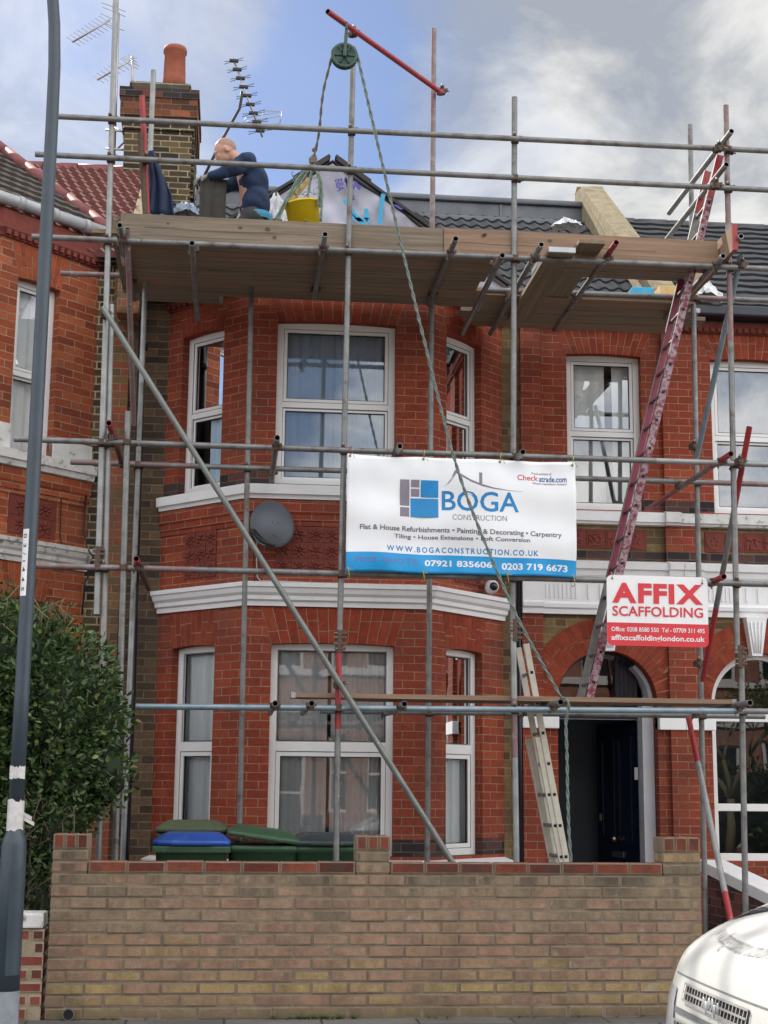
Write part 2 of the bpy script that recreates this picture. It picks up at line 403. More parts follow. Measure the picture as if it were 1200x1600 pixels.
M['dish'] = mat('dish_grey', (0.10, 0.113, 0.135), (0.08, 0.092, 0.112), 0.5, 4)
M['dish_dark'] = mat('dish_arm', (0.02, 0.022, 0.026), None, 0.5)
M['cable_black'] = mat('black_cable', (0.015, 0.015, 0.016), None, 0.6)
M['cable_white'] = mat('white_cable', (0.6, 0.6, 0.58), None, 0.6)
M['alarm'] = mat('camera_white', (0.7, 0.7, 0.7), None, 0.4)
M['alarm_lens'] = mat('camera_lens', (0.01, 0.012, 0.03), None, 0.15)
M['aerial'] = mat('aerial_alloy', (0.42, 0.40, 0.40), None, 0.35, metal=0.7)
M['aerial_dark'] = mat('aerial_plastic', (0.025, 0.02, 0.02), None, 0.6)
M['lamp_paint'] = mat('lamp_grey_paint', (0.042, 0.060, 0.080), (0.034, 0.05, 0.066), 0.4, 6, bmp=0.1, bscale=40)
M['lamp_foot'] = mat('lamp_foot_paint', (0.30, 0.32, 0.36), (0.22, 0.24, 0.27), 0.7, 14)
M['sticker'] = mat('white_sticker', (0.68, 0.67, 0.66), (0.5, 0.48, 0.47), 0.5, 24, spots=((0.3, 0.27, 0.26), 0.3, 30))
M['ink_black'] = mat('black_ink', (0.02, 0.02, 0.022), None, 0.6)
M['bin_green'] = mat('bin_green', (0.028, 0.082, 0.040), (0.020, 0.062, 0.030), 0.45, 6, bmp=0.08, spots2=((0.14, 0.145, 0.125), 0.36, 12))
M['bin_lid'] = mat('bin_lid_green', (0.04, 0.095, 0.05), (0.03, 0.075, 0.04), 0.42, 6, spots2=((0.14, 0.145, 0.125), 0.36, 12))
M['bin_mossy'] = mat('mossy_bin_lid', (0.085, 0.11, 0.055), (0.06, 0.08, 0.04), 0.7, 12, spots=((0.12, 0.10, 0.06), 0.35, 20))
M['bin_blue'] = mat('blue_bin_lid', (0.010, 0.060, 0.29), (0.012, 0.075, 0.35), 0.38, 6, spots2=((0.14, 0.145, 0.125), 0.36, 12))
M['bin_slate'] = mat('slate_grey_bin_lid', (0.035, 0.045, 0.05), (0.026, 0.034, 0.038), 0.42, 7, spots2=((0.14, 0.145, 0.125), 0.36, 12))
M['bin_dark'] = mat('bin_dark', (0.02, 0.022, 0.022), None, 0.5)
M['van_white'] = mat('van_white_paint', (0.70, 0.70, 0.67), (0.64, 0.64, 0.61), 0.2, 3, spots=((0.52, 0.50, 0.46), 0.24, 7))
M['van_grey'] = mat('van_grey_plastic', (0.20, 0.21, 0.22), (0.16, 0.17, 0.18), 0.5, 6)
M['van_black'] = mat('van_black_plastic', (0.015, 0.016, 0.018), None, 0.5)
M['badge_blue'] = mat('badge_blue', (0.01, 0.03, 0.16), None, 0.15)
M['rubber'] = mat('tyre_rubber', (0.02, 0.02, 0.02), None, 0.8)
M['lamp_glass'] = mat('headlight_glass', (0.5, 0.52, 0.55), (0.35, 0.36, 0.4), 0.1, 12)
M['asphalt'] = mat('asphalt', (0.05, 0.05, 0.052), (0.035, 0.035, 0.037), 0.9, 3, bmp=0.6, bscale=160)
M['kerb'] = mat('kerb_stone', (0.30, 0.29, 0.27), (0.22, 0.21, 0.2), 0.9, 6, bmp=0.3)
M['concrete'] = mat('garden_concrete', (0.22, 0.205, 0.18), (0.15, 0.14, 0.12), 0.95, 3, bmp=0.4, bscale=60)
M['earth'] = mat('earth', (0.045, 0.05, 0.03), (0.07, 0.065, 0.04), 0.95, 5, bmp=0.5)
M['pipe_grey'] = mat('grey_pipe', (0.16, 0.165, 0.165), None, 0.5)
M['twig'] = mat('twig_bark', (0.07, 0.05, 0.035), (0.11, 0.085, 0.06), 0.9, 20)
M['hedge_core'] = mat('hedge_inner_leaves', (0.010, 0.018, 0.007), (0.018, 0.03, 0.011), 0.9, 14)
M['pink_brick'] = brick_mat('pinkish_brick', [(0, (0.34, 0.15, 0.10)), (1, (0.46, 0.22, 0.16))], (0.45, 0.38, 0.3))


def leaf_mat(name, a, b, c, rough=0.42):
    m, k, bs = base_mat(name)
    at_ = k.new('ShaderNodeAttribute')
    at_.attribute_name = 'tone'
    k.l.new(k.ramp(at_.outputs['Fac'], [(0, a), (0.55, b), (0.93, b), (1, c)]), bs.inputs['Base Color'])
    bs.inputs['Roughness'].default_value = rough
    tr = k.new('ShaderNodeBsdfTranslucent')
    k.l.new(k.ramp(at_.outputs['Fac'], [(0, tuple(x * 1.3 for x in a)), (1, tuple(x * 1.5 for x in b))]), tr.inputs[0])
    mx = k.new('ShaderNodeMixShader')
    mx.inputs[0].default_value = 0.22
    k.l.new(bs.outputs[0], mx.inputs[1])
    k.l.new(tr.outputs[0], mx.inputs[2])
    k.l.new(mx.outputs[0], k.n['Material Output'].inputs[0])
    return m


M['leaf'] = leaf_mat('privet_leaf', (0.015, 0.036, 0.010), (0.062, 0.108, 0.030), (0.24, 0.26, 0.06))
M['leaf_tree'] = leaf_mat('tree_leaf', (0.03, 0.06, 0.015), (0.07, 0.12, 0.03), (0.12, 0.16, 0.05))


def glass_mat(name, ior):
    m, k, bs = base_mat(name)
    k.n.remove(bs)
    out = k.n['Material Output']
    tr = k.new('ShaderNodeBsdfTransparent')
    tr.inputs[0].default_value = (0.88, 0.91, 0.91, 1)
    gl = k.new('ShaderNodeBsdfGlossy')
    gl.inputs['Roughness'].default_value = 0.006
    gl.inputs['Color'].default_value = (0.97, 0.98, 1, 1)
    fr = k.new('ShaderNodeFresnel')
    fr.inputs[0].default_value = ior
    pos = k.new('ShaderNodeNewGeometry').outputs['Position']
    b = k.new('ShaderNodeBump')
    b.inputs['Strength'].default_value = 0.05
    b.inputs['Distance'].default_value = 0.01
    k.l.new(k.noise(pos, 2.2, 1).outputs[0], b.inputs['Height'])
    k.l.new(b.outputs[0], gl.inputs['Normal'])
    mx = k.new('ShaderNodeMixShader')
    k.l.new(fr.outputs[0], mx.inputs[0])
    k.l.new(tr.outputs[0], mx.inputs[1])
    k.l.new(gl.outputs[0], mx.inputs[2])
    k.l.new(mx.outputs[0], out.inputs[0])
    return m


M['glass'] = glass_mat('window_glass', 1.95)
M['glass_bright'] = glass_mat('bright_window_glass', 2.4)  # index raised so the upstairs panes mirror more sky
M['glass_dull'] = glass_mat('dull_window_glass', 1.5)


# ------------------------------------------------------------------ mesh building
class MB:
    def __init__(self):
        self.bm = bmesh.new()
        self.mats = []
        self.tone = self.bm.verts.layers.float.new('tone')

    def mi(self, m):
        if m not in self.mats:
            self.mats.append(m)
        return self.mats.index(m)

    def v(self, p, tone=0.5):
        vv = self.bm.verts.new(p)
        vv[self.tone] = tone
        return vv

    def face(self, pts, m, tone=0.5, smooth=False):
        try:
            f = self.bm.faces.new([self.v(p, tone) for p in pts])
        except ValueError:
            return None
        f.material_index = self.mi(m)
        f.smooth = smooth
        return f

    def vface(self, vs, m, smooth=False):
        try:
            f = self.bm.faces.new(vs)
        except ValueError:
            return None
        f.material_index = self.mi(m)
        f.smooth = smooth
        return f

    def hexa(self, P, m, tone=0.5, bevel=0.0):
        """P: 8 points, 0-3 bottom ring, 4-7 top ring"""
        vs = [self.v(p, tone) for p in P]
        fs = []
        for idx in ((3, 2, 1, 0), (4, 5, 6, 7), (0, 1, 5, 4), (1, 2, 6, 5), (2, 3, 7, 6), (3, 0, 4, 7)):
            fs.append(self.vface([vs[i] for i in idx], m))
        if bevel > 0:
            es = list({e for f in fs if f for e in f.edges})
            bmesh.ops.bevel(self.bm, geom=es, offset=bevel, segments=2, affect='EDGES', profile=0.6, clamp_overlap=True)
        return vs

    def box(self, x0, x1, y0, y1, z0, z1, m, tone=0.5, bevel=0.0):
        return self.hexa([(x0, y0, z0), (x1, y0, z0), (x1, y1, z0), (x0, y1, z0),
                          (x0, y0, z1), (x1, y0, z1), (x1, y1, z1), (x0, y1, z1)], m, tone, bevel)

    def ring_loft(self, rings, m, smooth=True, closed=True, cap0=False, cap1=False, tone=0.5):
        R = [[self.v(p, tone) for p in r] for r in rings]
        n = len(R[0])
        for a, b in zip(R, R[1:]):
            for i in range(n if closed else n - 1):
                j = (i + 1) % n
                self.vface([a[i], a[j], b[j], b[i]], m, smooth)
        if cap0:
            self.vface(list(reversed(R[0])), m)
        if cap1:
            self.vface(R[-1], m)
        return R

    def cyl(self, p0, p1, r0, r1=None, m=None, n=14, caps=True, smooth=True):
        p0, p1 = Vector(p0), Vector(p1)
        r1 = r0 if r1 is None else r1
        a, b = frame(p1 - p0)
        rings = [[p0 + (a * math.cos(t) + b * math.sin(t)) * r0 for t in angs(n)],
                 [p1 + (a * math.cos(t) + b * math.sin(t)) * r1 for t in angs(n)]]
        self.ring_loft(rings, m, smooth, True, caps, caps)

    def tube(self, p0, p1, segs, r=0.0242, n=14):
        """hollow scaffold tube; segs = [(upto_fraction, material)]"""
        p0, p1 = Vector(p0), Vector(p1)
        a, b = frame(p1 - p0)
        ri = r - 0.0045
        cur = 0.0

        def ring(t, rr):
            c = p0.lerp(p1, t)
            return [c + (a * math.cos(q) + b * math.sin(q)) * rr for q in angs(n)]
        for f, m in segs:
            self.ring_loft([ring(cur, r), ring(f, r)], m)
            cur = f
        L = (p1 - p0).length
        for t0, t1, m in ((0, min(0.3 / L, 1), segs[0][1]), (1, max(1 - 0.3 / L, 0), segs[-1][1])):
            self.ring_loft([ring(t0, r), ring(t0, ri)], m, False)
            self.ring_loft([ring(t0, ri), ring(t1, ri)], M['tube_in'])
            self.face(ring(t1, ri), M['tube_in'])

    def path(self, pts, r, m, n=8, caps=True):
        pts = [Vector(p) for p in pts]
        rs = r if isinstance(r, (list, tuple)) else [r] * len(pts)
        rings = []
        a = None
        for i, p in enumerate(pts):
            d = (pts[min(i + 1, len(pts) - 1)] - pts[max(i - 1, 0)]).normalized()
            if a is None:
                a, b = frame(d)
            else:
                a = (a - d * a.dot(d)).normalized()
                b = a.cross(d)
            rings.append([p + (a * math.cos(t) + b * math.sin(t)) * rs[i] for t in angs(n)])
        self.ring_loft(rings, m, True, True, caps, caps)

    def revolve(self, prof, m, c=(0, 0, 0), n=24, axis='Z', smooth=True):
        c = Vector(c)
        rings = []
        for r, h in prof:
            ring = []
            for t in angs(n):
                x, y = math.cos(t) * r, math.sin(t) * r
                ring.append(c + (Vector((x, y, h)) if axis == 'Z' else Vector((x, h, y)) if axis == 'Y' else Vector((h, x, y))))
            rings.append(ring)
        self.ring_loft(rings, m, smooth)

    def ellipsoid(self, c, rx, ry, rz, m, n=16, k=10, rot=None):
        rings = []
        c = Vector(c)
        for i in range(k + 1):
            ph = -math.pi / 2 + math.pi * i / k
            rr = max(math.cos(ph), 1e-3)
            ring = []
            for t in angs(n):
                p = Vector((math.cos(t) * rr * rx, math.sin(t) * rr * ry, math.sin(ph) * rz))
                ring.append(c + (rot @ p if rot else p))
            rings.append(ring)
        self.ring_loft(rings, m, True, True, True, True)

    def build(self, name, parent=None, local=False, recalc=True, merge=0.0):
        bm = self.bm
        if merge:
            bmesh.ops.remove_doubles(bm, verts=bm.verts, dist=merge)
        if recalc:
            bmesh.ops.recalc_face_normals(bm, faces=bm.faces)
        uvl = bm.loops.layers.uv.new('UVMap')
        for f in bm.faces:
            n = f.normal
            if abs(n.z) > 0.75:
                for l in f.loops:
                    l[uvl].uv = (l.vert.co.x, l.vert.co.y)
            else:
                t = Vector((-n.y, n.x)).normalized()
                for l in f.loops:
                    l[uvl].uv = (l.vert.co.x * t.x + l.vert.co.y * t.y + 50, l.vert.co.z + 10)
        me = bpy.data.meshes.new(name)
        bm.to_mesh(me)
        bm.free()
        for m in self.mats:
            me.materials.append(m)
        o = bpy.data.objects.new(name, me)
        COL.objects.link(o)
        if parent is not None:
            o.parent = parent
            if not local:
                o.matrix_parent_inverse = Matrix.Translation(-WORLD_LOC.get(parent.name, Vector((0, 0, 0))))
        return o


def angs(n):
    return [2 * math.pi * i / n for i in range(n)]


def frame(d):
    d = Vector(d).normalized()
    up = Vector((0, 0, 1)) if abs(d.z) < 0.95 else Vector((1, 0, 0))
    a = d.cross(up).normalized()
    return a, a.cross(d)


WORLD_LOC = {}


def thing(name, label, cat, loc=(0, 0, 0), group=None, rot=None):
    o = bpy.data.objects.new(name, None)
    COL.objects.link(o)
    o.empty_display_size = 0.2
    o.location = loc
    if rot:
        o.rotation_euler = rot
    WORLD_LOC[o.name] = Vector(loc)
    return tag(o, label, cat, group)


def tag(o, label, cat, group=None):
    o['label'] = label
    o['category'] = cat
    if group:
        o['group'] = group
    return o


def structure(o):
    o['kind'] = 'structure'
    return o


def dup(root, loc, label, rotz=None):
    r = root.copy()
    COL.objects.link(r)
    r.location = loc
    if rotz is not None:
        r.rotation_euler = (0, 0, rotz)
    r['label'] = label
    for ch in list(root.children):
        c = ch.copy()
        COL.objects.link(c)
        c.parent = r
        for g in ch.children:
            d = g.copy()
            COL.objects.link(d)
            d.parent = c
    return r


class Fr:
    """wall frame: u along the wall (seen left to right), w outwards, z up"""
    def __init__(self, p0, p1):
        self.o = Vector((p0[0], p0[1], 0))
        d = Vector((p1[0] - p0[0], p1[1] - p0[1], 0))
        self.L = d.length
        self.d = d.normalized()
        self.n = Vector((self.d.y, -self.d.x, 0))

    def p(self, u, w, z):
        return self.o + self.d * u + self.n * w + Vector((0, 0, z))

    def box(self, mb, u0, u1, w0, w1, z0, z1, m, tone=0.5, bevel=0.0):
        q = self.p
        mb.hexa([q(u0, w1, z0), q(u1, w1, z0), q(u1, w0, z0), q(u0, w0, z0),
                 q(u0, w1, z1), q(u1, w1, z1), q(u1, w0, z1), q(u0, w0, z1)], m, tone, bevel)

    def quad(self, mb, u0, u1, z0, z1, w, m):
        q = self.p
        mb.face([q(u0, w, z0), q(u1, w, z0), q(u1, w, z1), q(u0, w, z1)], m)


def wall(mb, F, bands, holes=(), w=0.0, reveal=0.12, u0=0.0, u1=None):
    """bands: [(z0, z1, material)], holes: [(ua, ub, za, zb)]"""
    u1 = F.L if u1 is None else u1
    for z0, z1, m in bands:
        us = sorted({u0, u1} | {h[0] for h in holes} | {h[1] for h in holes})
        zs = sorted({z0, z1} | {z for h in holes for z in (h[2], h[3]) if z0 < z < z1})
        for ua, ub in zip(us, us[1:]):
            for za, zb in zip(zs, zs[1:]):
                um, zm = (ua + ub) / 2, (za + zb) / 2
                if any(h[0] < um < h[1] and h[2] < zm < h[3] for h in holes):
                    continue
                F.quad(mb, ua, ub, za, zb, w, m)
        for h in holes:
            za, zb = max(h[2], z0), min(h[3], z1)
            if zb <= za:
                continue
            for u in (h[0], h[1]):
                mb.face([F.p(u, w, za), F.p(u, w - reveal, za), F.p(u, w - reveal, zb), F.p(u, w, zb)], m)
            if h[3] <= z1:
                mb.face([F.p(h[0], w, h[3]), F.p(h[1], w, h[3]), F.p(h[1], w - reveal, h[3]), F.p(h[0], w - reveal, h[3])], m)
            if h[2] >= z0:
                mb.face([F.p(h[0], w, h[2]), F.p(h[1], w, h[2]), F.p(h[1], w - reveal, h[2]), F.p(h[0], w - reveal, h[2])], m)


def sweep(mb, path, prof, m, closed_ends=True):
    """moulding: prof = [(projection, z)] swept along plan path with mitres; outward is to the right of travel"""
    P = [Vector((p[0], p[1], 0)) for p in path]
    offs = []
    for i in range(len(P)):
        ns = []
        if i > 0:
            d = (P[i] - P[i - 1]).normalized()
            ns.append(Vector((d.y, -d.x, 0)))
        if i < len(P) - 1:
            d = (P[i + 1] - P[i]).normalized()
            ns.append(Vector((d.y, -d.x, 0)))
        if len(ns) == 2:
            b = (ns[0] + ns[1]).normalized()
            offs.append(b / b.dot(ns[0]))
        else:
            offs.append(ns[0])
    rings = [[P[i] + offs[i] * a + Vector((0, 0, z)) for a, z in prof] for i in range(len(P))]
    R = [[mb.v(p) for p in r] for r in rings]
    n = len(prof)
    for a, b in zip(R, R[1:]):
        for i in range(n):
            j = (i + 1) % n
            mb.vface([a[i], a[j], b[j], b[i]], m)
    if closed_ends:
        mb.vface(R[0], m)
        mb.vface(list(reversed(R[-1])), m)


def flat_arch(name, F, ua, ub, zs, rise, zt, house, n=13, splay=0.13, mt=None, reveal=0.1, w=0.0):
    """gauged brick lintel: radiating voussoirs with pale joints over opening ua..ub springing at zs, flat top at zt"""
    mt = mt or M['rubbed']
    mb = MB()
    uc, hw = (ua + ub) / 2, (ub - ua) / 2

    def intr(t):
        return uc + t * hw, zs + rise * (1 - t * t)

    def top(t):
        return uc + t * (hw + splay), zt
    # backing of joint mortar
    N = 16
    for i in range(N):
        t0, t1 = -1 + 2 * i / N, -1 + 2 * (i + 1) / N
        a, b, c, d = intr(t0), intr(t1), top(t1), top(t0)
        mb.face([F.p(a[0], w + 0.002, a[1]), F.p(b[0], w + 0.002, b[1]), F.p(c[0], w + 0.002, c[1]), F.p(d[0], w + 0.002, d[1])], M['arch_joint'])
        mb.face([F.p(a[0], w + 0.002, a[1]), F.p(b[0], w + 0.002, b[1]), F.p(b[0], w - reveal, b[1]), F.p(a[0], w - reveal, a[1])], mt)
        mb.face([F.p(a[0], w - 0.03, a[1]), F.p(b[0], w - 0.03, b[1]), F.p(b[0], w - 0.03, zs + rise + 0.01), F.p(a[0], w - 0.03, zs + rise + 0.01)], mt)
    g = 0.0036
    for i in range(n):
        t0, t1 = -1 + 2 * i / n, -1 + 2 * (i + 1) / n
        a, b, c, d = intr(t0), intr(t1), top(t1), top(t0)
        cuts = [0.0, rnd.choice([0.36, 0.66, 0.64, 0.34]), 1.0]
        for k0, k1 in zip(cuts, cuts[1:]):
            tone = rnd.random()

            def pt(lo, hi, k, dx):
                return lo[0] + (hi[0] - lo[0]) * k + dx, lo[1] + (hi[1] - lo[1]) * k
            e0 = g / (zt - zs)
            q = [pt(a, d, k0 + (e0 if k0 else 0), g), pt(b, c, k0 + (e0 if k0 else 0), -g), pt(b, c, k1 - (e0 if k1 < 1 else 0), -g), pt(a, d, k1 - (e0 if k1 < 1 else 0), g)]
            fr = [F.p(x, w + 0.006, z) for x, z in q]
            bk = [F.p(x, w + 0.002, z) for x, z in q]
            mb.face(fr, mt, tone)
            for s in range(4):
                mb.face([fr[s], bk[s], bk[(s + 1) % 4], fr[(s + 1) % 4]], mt, tone)
    return mb.build(name, house)


def round_arch(name, F, uc, zc, ri, ro, umin, umax, house, mt=None, n=34, reveal=0.12, w=0.0, ztop=None):
    mt = mt or M['rubbed']
    mb = MB()

    def clampu(u):
        return min(max(u, umin), umax)

    def P(r, t, ww):
        u, z = uc + r * math.cos(t), zc + r * math.sin(t)
        return F.p(clampu(u), ww, z)
    N = 40
    for i in range(N):
        t0, t1 = math.pi * i / N, math.pi * (i + 1) / N
        mb.face([P(ri, t0, w + 0.002), P(ro, t0, w + 0.002), P(ro, t1, w + 0.002), P(ri, t1, w + 0.002)], M['arch_joint'])
        mb.face([P(ri, t0, w + 0.002), P(ri, t1, w + 0.002), P(ri, t1, w - reveal), P(ri, t0, w - reveal)], mt)
    # spandrel back so that the square opening behind the ring is closed
    for i in range(N):
        t0, t1 = math.pi * i / N, math.pi * (i + 1) / N
        mb.face([P(ri, t0, w - 0.03), P(ri, t1, w - 0.03), P(ri * 1.5, t1, w - 0.03), P(ri * 1.5, t0, w - 0.03)], mt)
    for i in range(n):
        t0, t1 = math.pi * i / n, math.pi * (i + 1) / n
        cut = rnd.choice([0.4, 0.6, 0.5])
        for k0, k1 in ((0, cut), (cut, 1)):
            tone = rnd.random()
            r0, r1 = ri + (ro - ri) * k0 + (0.0025 if k0 else 0), ri + (ro - ri) * k1 - (0.0025 if k1 < 1 else 0)
            q = []
            for r, t in ((r0, t0 + 0.0019 / r0), (r1, t0 + 0.0019 / r1), (r1, t1 - 0.0019 / r1), (r0, t1 - 0.0019 / r0)):
                q.append((r, t))
            if abs(q[0][0] - q[1][0]) < 1e-4:
                continue
            fr = [P(r, t, w + 0.006) for r, t in q]
            us = [uc + r * math.cos(t) for r, t in q]
            if min(us) > umax or max(us) < umin:
                continue
            bk = [P(r, t, w + 0.002) for r, t in q]
            mb.face(fr, mt, tone)
            for s in range(4):
                mb.face([fr[s], bk[s], bk[(s + 1) % 4], fr[(s + 1) % 4]], mt, tone)
    return mb.build(name, house)


def text_mesh(s, bold=0.0, res=3):
    cu = bpy.data.curves.new('lettering', 'FONT')
    cu.body = s
    cu.size = 1.0
    cu.offset = bold
    cu.resolution_u = res
    ob = bpy.data.objects.new('lettering', cu)
    COL.objects.link(ob)
    dg = bpy.context.evaluated_depsgraph_get()
    me = bpy.data.meshes.new_from_object(ob.evaluated_get(dg))
    bpy.data.objects.remove(ob)
    vs = [v.co.copy() for v in me.vertices]
    fs = [list(p.vertices) for p in me.polygons]
    bpy.data.meshes.remove(me)
    return vs, fs


def lettering(parent, s, place, box, m, bold=0.0, spacing=None, name='lettering', both=True, local=False, skew=0.0):
    """flat letters fitted into box=(x0,x1,y0,y1) and put in the place by place(x,y)"""
    vs, fs = text_mesh(s, bold)
    if spacing:
        vs, fs = [], []
        cur = 0
        for ch in s:
            v2, f2 = text_mesh(ch, bold)
            if not v2:
                cur += 0.3 + spacing
                continue
            x0, x1 = min(v.x for v in v2), max(v.x for v in v2)
            b = len(vs)
            vs += [Vector((v.x - x0 + cur, v.y, 0)) for v in v2]
            fs += [[i + b for i in f] for f in f2]
            cur += x1 - x0 + spacing
    X0, X1 = min(v.x for v in vs), max(v.x for v in vs)
    Y0, Y1 = min(v.y for v in vs), max(v.y for v in vs)
    x0, x1, y0, y1 = box
    mb = MB()
    mi = mb.mi(m)
    V = []
    for v in vs:
        x = x0 + (v.x - X0) / (X1 - X0) * (x1 - x0)
        y = y0 + (v.y - Y0) / (Y1 - Y0) * (y1 - y0)
        V.append(mb.v(place(x, y + skew * (x - x0))))
    for f in fs:
        try:
            mb.bm.faces.new([V[i] for i in f]).material_index = mi
        except ValueError:
            pass
    return mb.build(name, parent, local=local, recalc=False)


# ------------------------------------------------------------------ ground
def sheet(name, x0, x1, y0, y1, z, m):
    mb = MB()
    mb.face([(x0, y0, z), (x1, y0, z), (x1, y1, z), (x0, y1, z)], m)
    return structure(mb.build(name))


Z0 = 0.03
sheet('ground', -900, 900, -900, 900, -0.2, M['earth'])
sheet('road', -300, 300, -1.6, 6.35, -0.09, M['asphalt'])


def pavement(name, y0, y1):
    mb = MB()
    x0, x1 = -120, 120
    mb.face([(x0, y0, Z0), (x1, y0, Z0), (x1, y1, Z0), (x0, y1, Z0)], M['paving'])
    return structure(mb.build(name))


M['paving'] = brick_mat('paving_slab', [(0, (0.11, 0.105, 0.098)), (1, (0.16, 0.152, 0.14))], (0.05, 0.047, 0.042), grime=0.6, bw=0.6, rh=0.45, ms=0.008, strength=0.3)
pavement('pavement', 6.5, 9.9)
pavement('pavement_opposite', -4.0, -1.75)
for nm, y0, y1 in (('kerb', 6.35, 6.5), ('kerb_opposite', -1.75, -1.6)):
    mb = MB()
    for i in range(-40, 40):
        mb.box(i * 0.915, i * 0.915 + 0.909, y0, y1, -0.15, Z0 + 0.004, M['kerb'], bevel=0.012)
    structure(mb.build(nm))
sheet('front_garden', -40, 40, 9.9, 14.12, 0.05, M['concrete'])
sheet('opposite_gardens', -60, 60, -8, -4.0, 0.0, M['earth'])

# ------------------------------------------------------------------ houses
YB, YF = 13.30, 14.12
BL, BR = (0.096, YB), (1.768, YB)            # front corners of the bay
EL, ER = (-0.725, YF), (2.588, YF)           # where the bay meets the flat front
house = thing('terraced_house', 'red brick terraced house with two storey bay and white trim, wrapped in scaffolding', 'house', (1.5, YF, 0))
FL, FC, FRR = Fr(EL, BL), Fr(BL, BR), Fr(BR, ER)
# openings (u range, z range)
gz0, gz1, fz0, fz1 = 0.86, 2.74, 4.19, 5.76
HL = [(0.205, 0.772, gz0, gz1), (0.205, 0.772, fz0, fz1)]
HC = [(0.232, 1.345, gz0, gz1), (0.224, 1.336, fz0, fz1)]
HR = [(0.236, 0.806, gz0, gz1), (0.236, 0.806, fz0, fz1)]
bands = [(0, 0.86, M['brick_red']), (0.86, 1.01, M['brick_dark']), (1.01, 4.17, M['brick_red']), (4.17, 4.31, M['brick_dark']), (4.31, 6.14, M['brick_red'])]
mb = MB()
wall(mb, FL, bands, HL)
wall(mb, FC, bands, HC)
wall(mb, FRR, bands, HR)
mb.build('bay_wall', house)
for F, H in ((FL, HL), (FC, HC), (FRR, HR)):
    for (ua, ub, za, zb), zt in zip(H, (3.05, 6.03)):
        flat_arch('arch', F, ua, ub, zb - 0.022, 0.018, zt, house, n=13 if ub - ua > 0.8 else 9, splay=0.10 if ub - ua > 0.8 else 0.06)

bay_path = [EL, BL, BR, ER]
mb = MB()
sweep(mb, bay_path, [(0, 3.06), (0.025, 3.06), (0.03, 3.10), (0.055, 3.115), (0.06, 3.15), (0.085, 3.175), (0.10, 3.215), (0.115, 3.225), (0.12, 3.262), (0, 3.285)], M['white_paint'])
mb.build('cornice', house)
mb = MB()
sweep(mb, bay_path, [(0, 4.035), (0.05, 4.04), (0.055, 4.075), (0.085, 4.08), (0.09, 4.165), (0, 4.185)], M['white_paint'])
mb.build('sill_course', house)
mb = MB()
sweep(mb, bay_path, [(0, 3.80), (0.012, 3.80), (0.012, 3.835), (0.026, 3.85), (0.026, 3.90), (0.04, 3.92), (0.04, 4.03), (0, 4.033)], M['brick_red'])
mb.build('string_course', house)
mb = MB()
sweep(mb, bay_path, [(0, 0.74), (0.10, 0.745), (0.11, 0.80), (0, 0.83)], M['white_paint'])
mb.build('window_sill', house)
mb = MB()
sweep(mb, bay_path, [(0, 6.03), (0.02, 6.03), (0.03, 6.06), (0.07, 6.10), (0.07, 6.15), (0, 6.16)], M['terracotta'])
for F in (FL, FC, FRR):
    n = int(F.L / 0.075)
    for i in range(n):
        u = (i + 0.5) * F.L / n
        F.box(mb, u - 0.022, u + 0.022, 0.03, 0.062, 6.045, 6.095, M['terracotta'])
mb.build('eaves_course', house)


def relief_panel(F, ua, ub, za, zb, nu, nz, parent, w=0.0, style='flower'):
    mb = MB()
    F.box(mb, ua, ub, w - 0.02, w + 0.006, za, zb, M['terracotta'])
    du, dz = (ub - ua) / nu, (zb - za) / nz
    for i in range(nu):
        for j in range(nz):
            a, b, c, d = ua + i * du + 0.004, ua + (i + 1) * du - 0.004, za + j * dz + 0.004, za + (j + 1) * dz - 0.004
            F.box(mb, a, b, w + 0.006, w + 0.012, c, d, M['terracotta'])
            uc, zc = (a + b) / 2, (c + d) / 2
            s = min(du, dz) * 0.46
            rot = Matrix((F.d, F.n, Vector((0, 0, 1)))).transposed()
            if style == 'flower':
                k = 6 if (i + j) % 2 else 8
                for q in range(k):
                    t = 2 * math.pi * q / k + 0.3 * (i + j)
                    pc = F.p(uc + math.cos(t) * s * 0.58, w + 0.012, zc + math.sin(t) * s * 0.58)
                    rr = rot @ Matrix.Rotation(-t, 3, 'Y')
                    mb.ellipsoid(pc, s * 0.40, 0.016, s * 0.17, M['terracotta'], 8, 5, rr)
                mb.ellipsoid(F.p(uc, w + 0.014, zc), s * 0.2, 0.02, s * 0.2, M['terracotta'], 8, 5, rot)
            elif style == 'disc':
                for rr_, hh in ((0.92, 0.004), (0.78, -0.003)):
                    ring = [F.p(uc + math.cos(t) * s * rr_, w + 0.016 + hh, zc + math.sin(t) * s * rr_) for t in angs(24)]
                    base = [F.p(uc + math.cos(t) * s * rr_, w + 0.008, zc + math.sin(t) * s * rr_) for t in angs(24)]
                    mb.ring_loft([base, ring], M['terracotta'], False, True, False, True)
                for q in range(5):
                    t = 2 * math.pi * q / 5 + 1.57
                    mb.ellipsoid(F.p(uc + math.cos(t) * s * 0.4, w + 0.014, zc + math.sin(t) * s * 0.4), s * 0.26, 0.014, s * 0.14, M['terracotta'], 8, 5, rot @ Matrix.Rotation(-t, 3, 'Y'))
            else:
                F.box(mb, a + 0.02, b - 0.02, w + 0.012, w + 0.02, c + 0.02, d - 0.02, M['terracotta'])
                for q in range(7):
                    t = rnd.random() * 6.28
                    mb.ellipsoid(F.p(uc + rnd.uniform(-.3, .3) * du, w + 0.02, zc + rnd.uniform(-.25, .25) * dz), 0.035, 0.012, 0.012, M['terracotta'], 8, 5, rot @ Matrix.Rotation(-t, 3, 'Y'))
    return mb.build('terracotta_panel', parent)


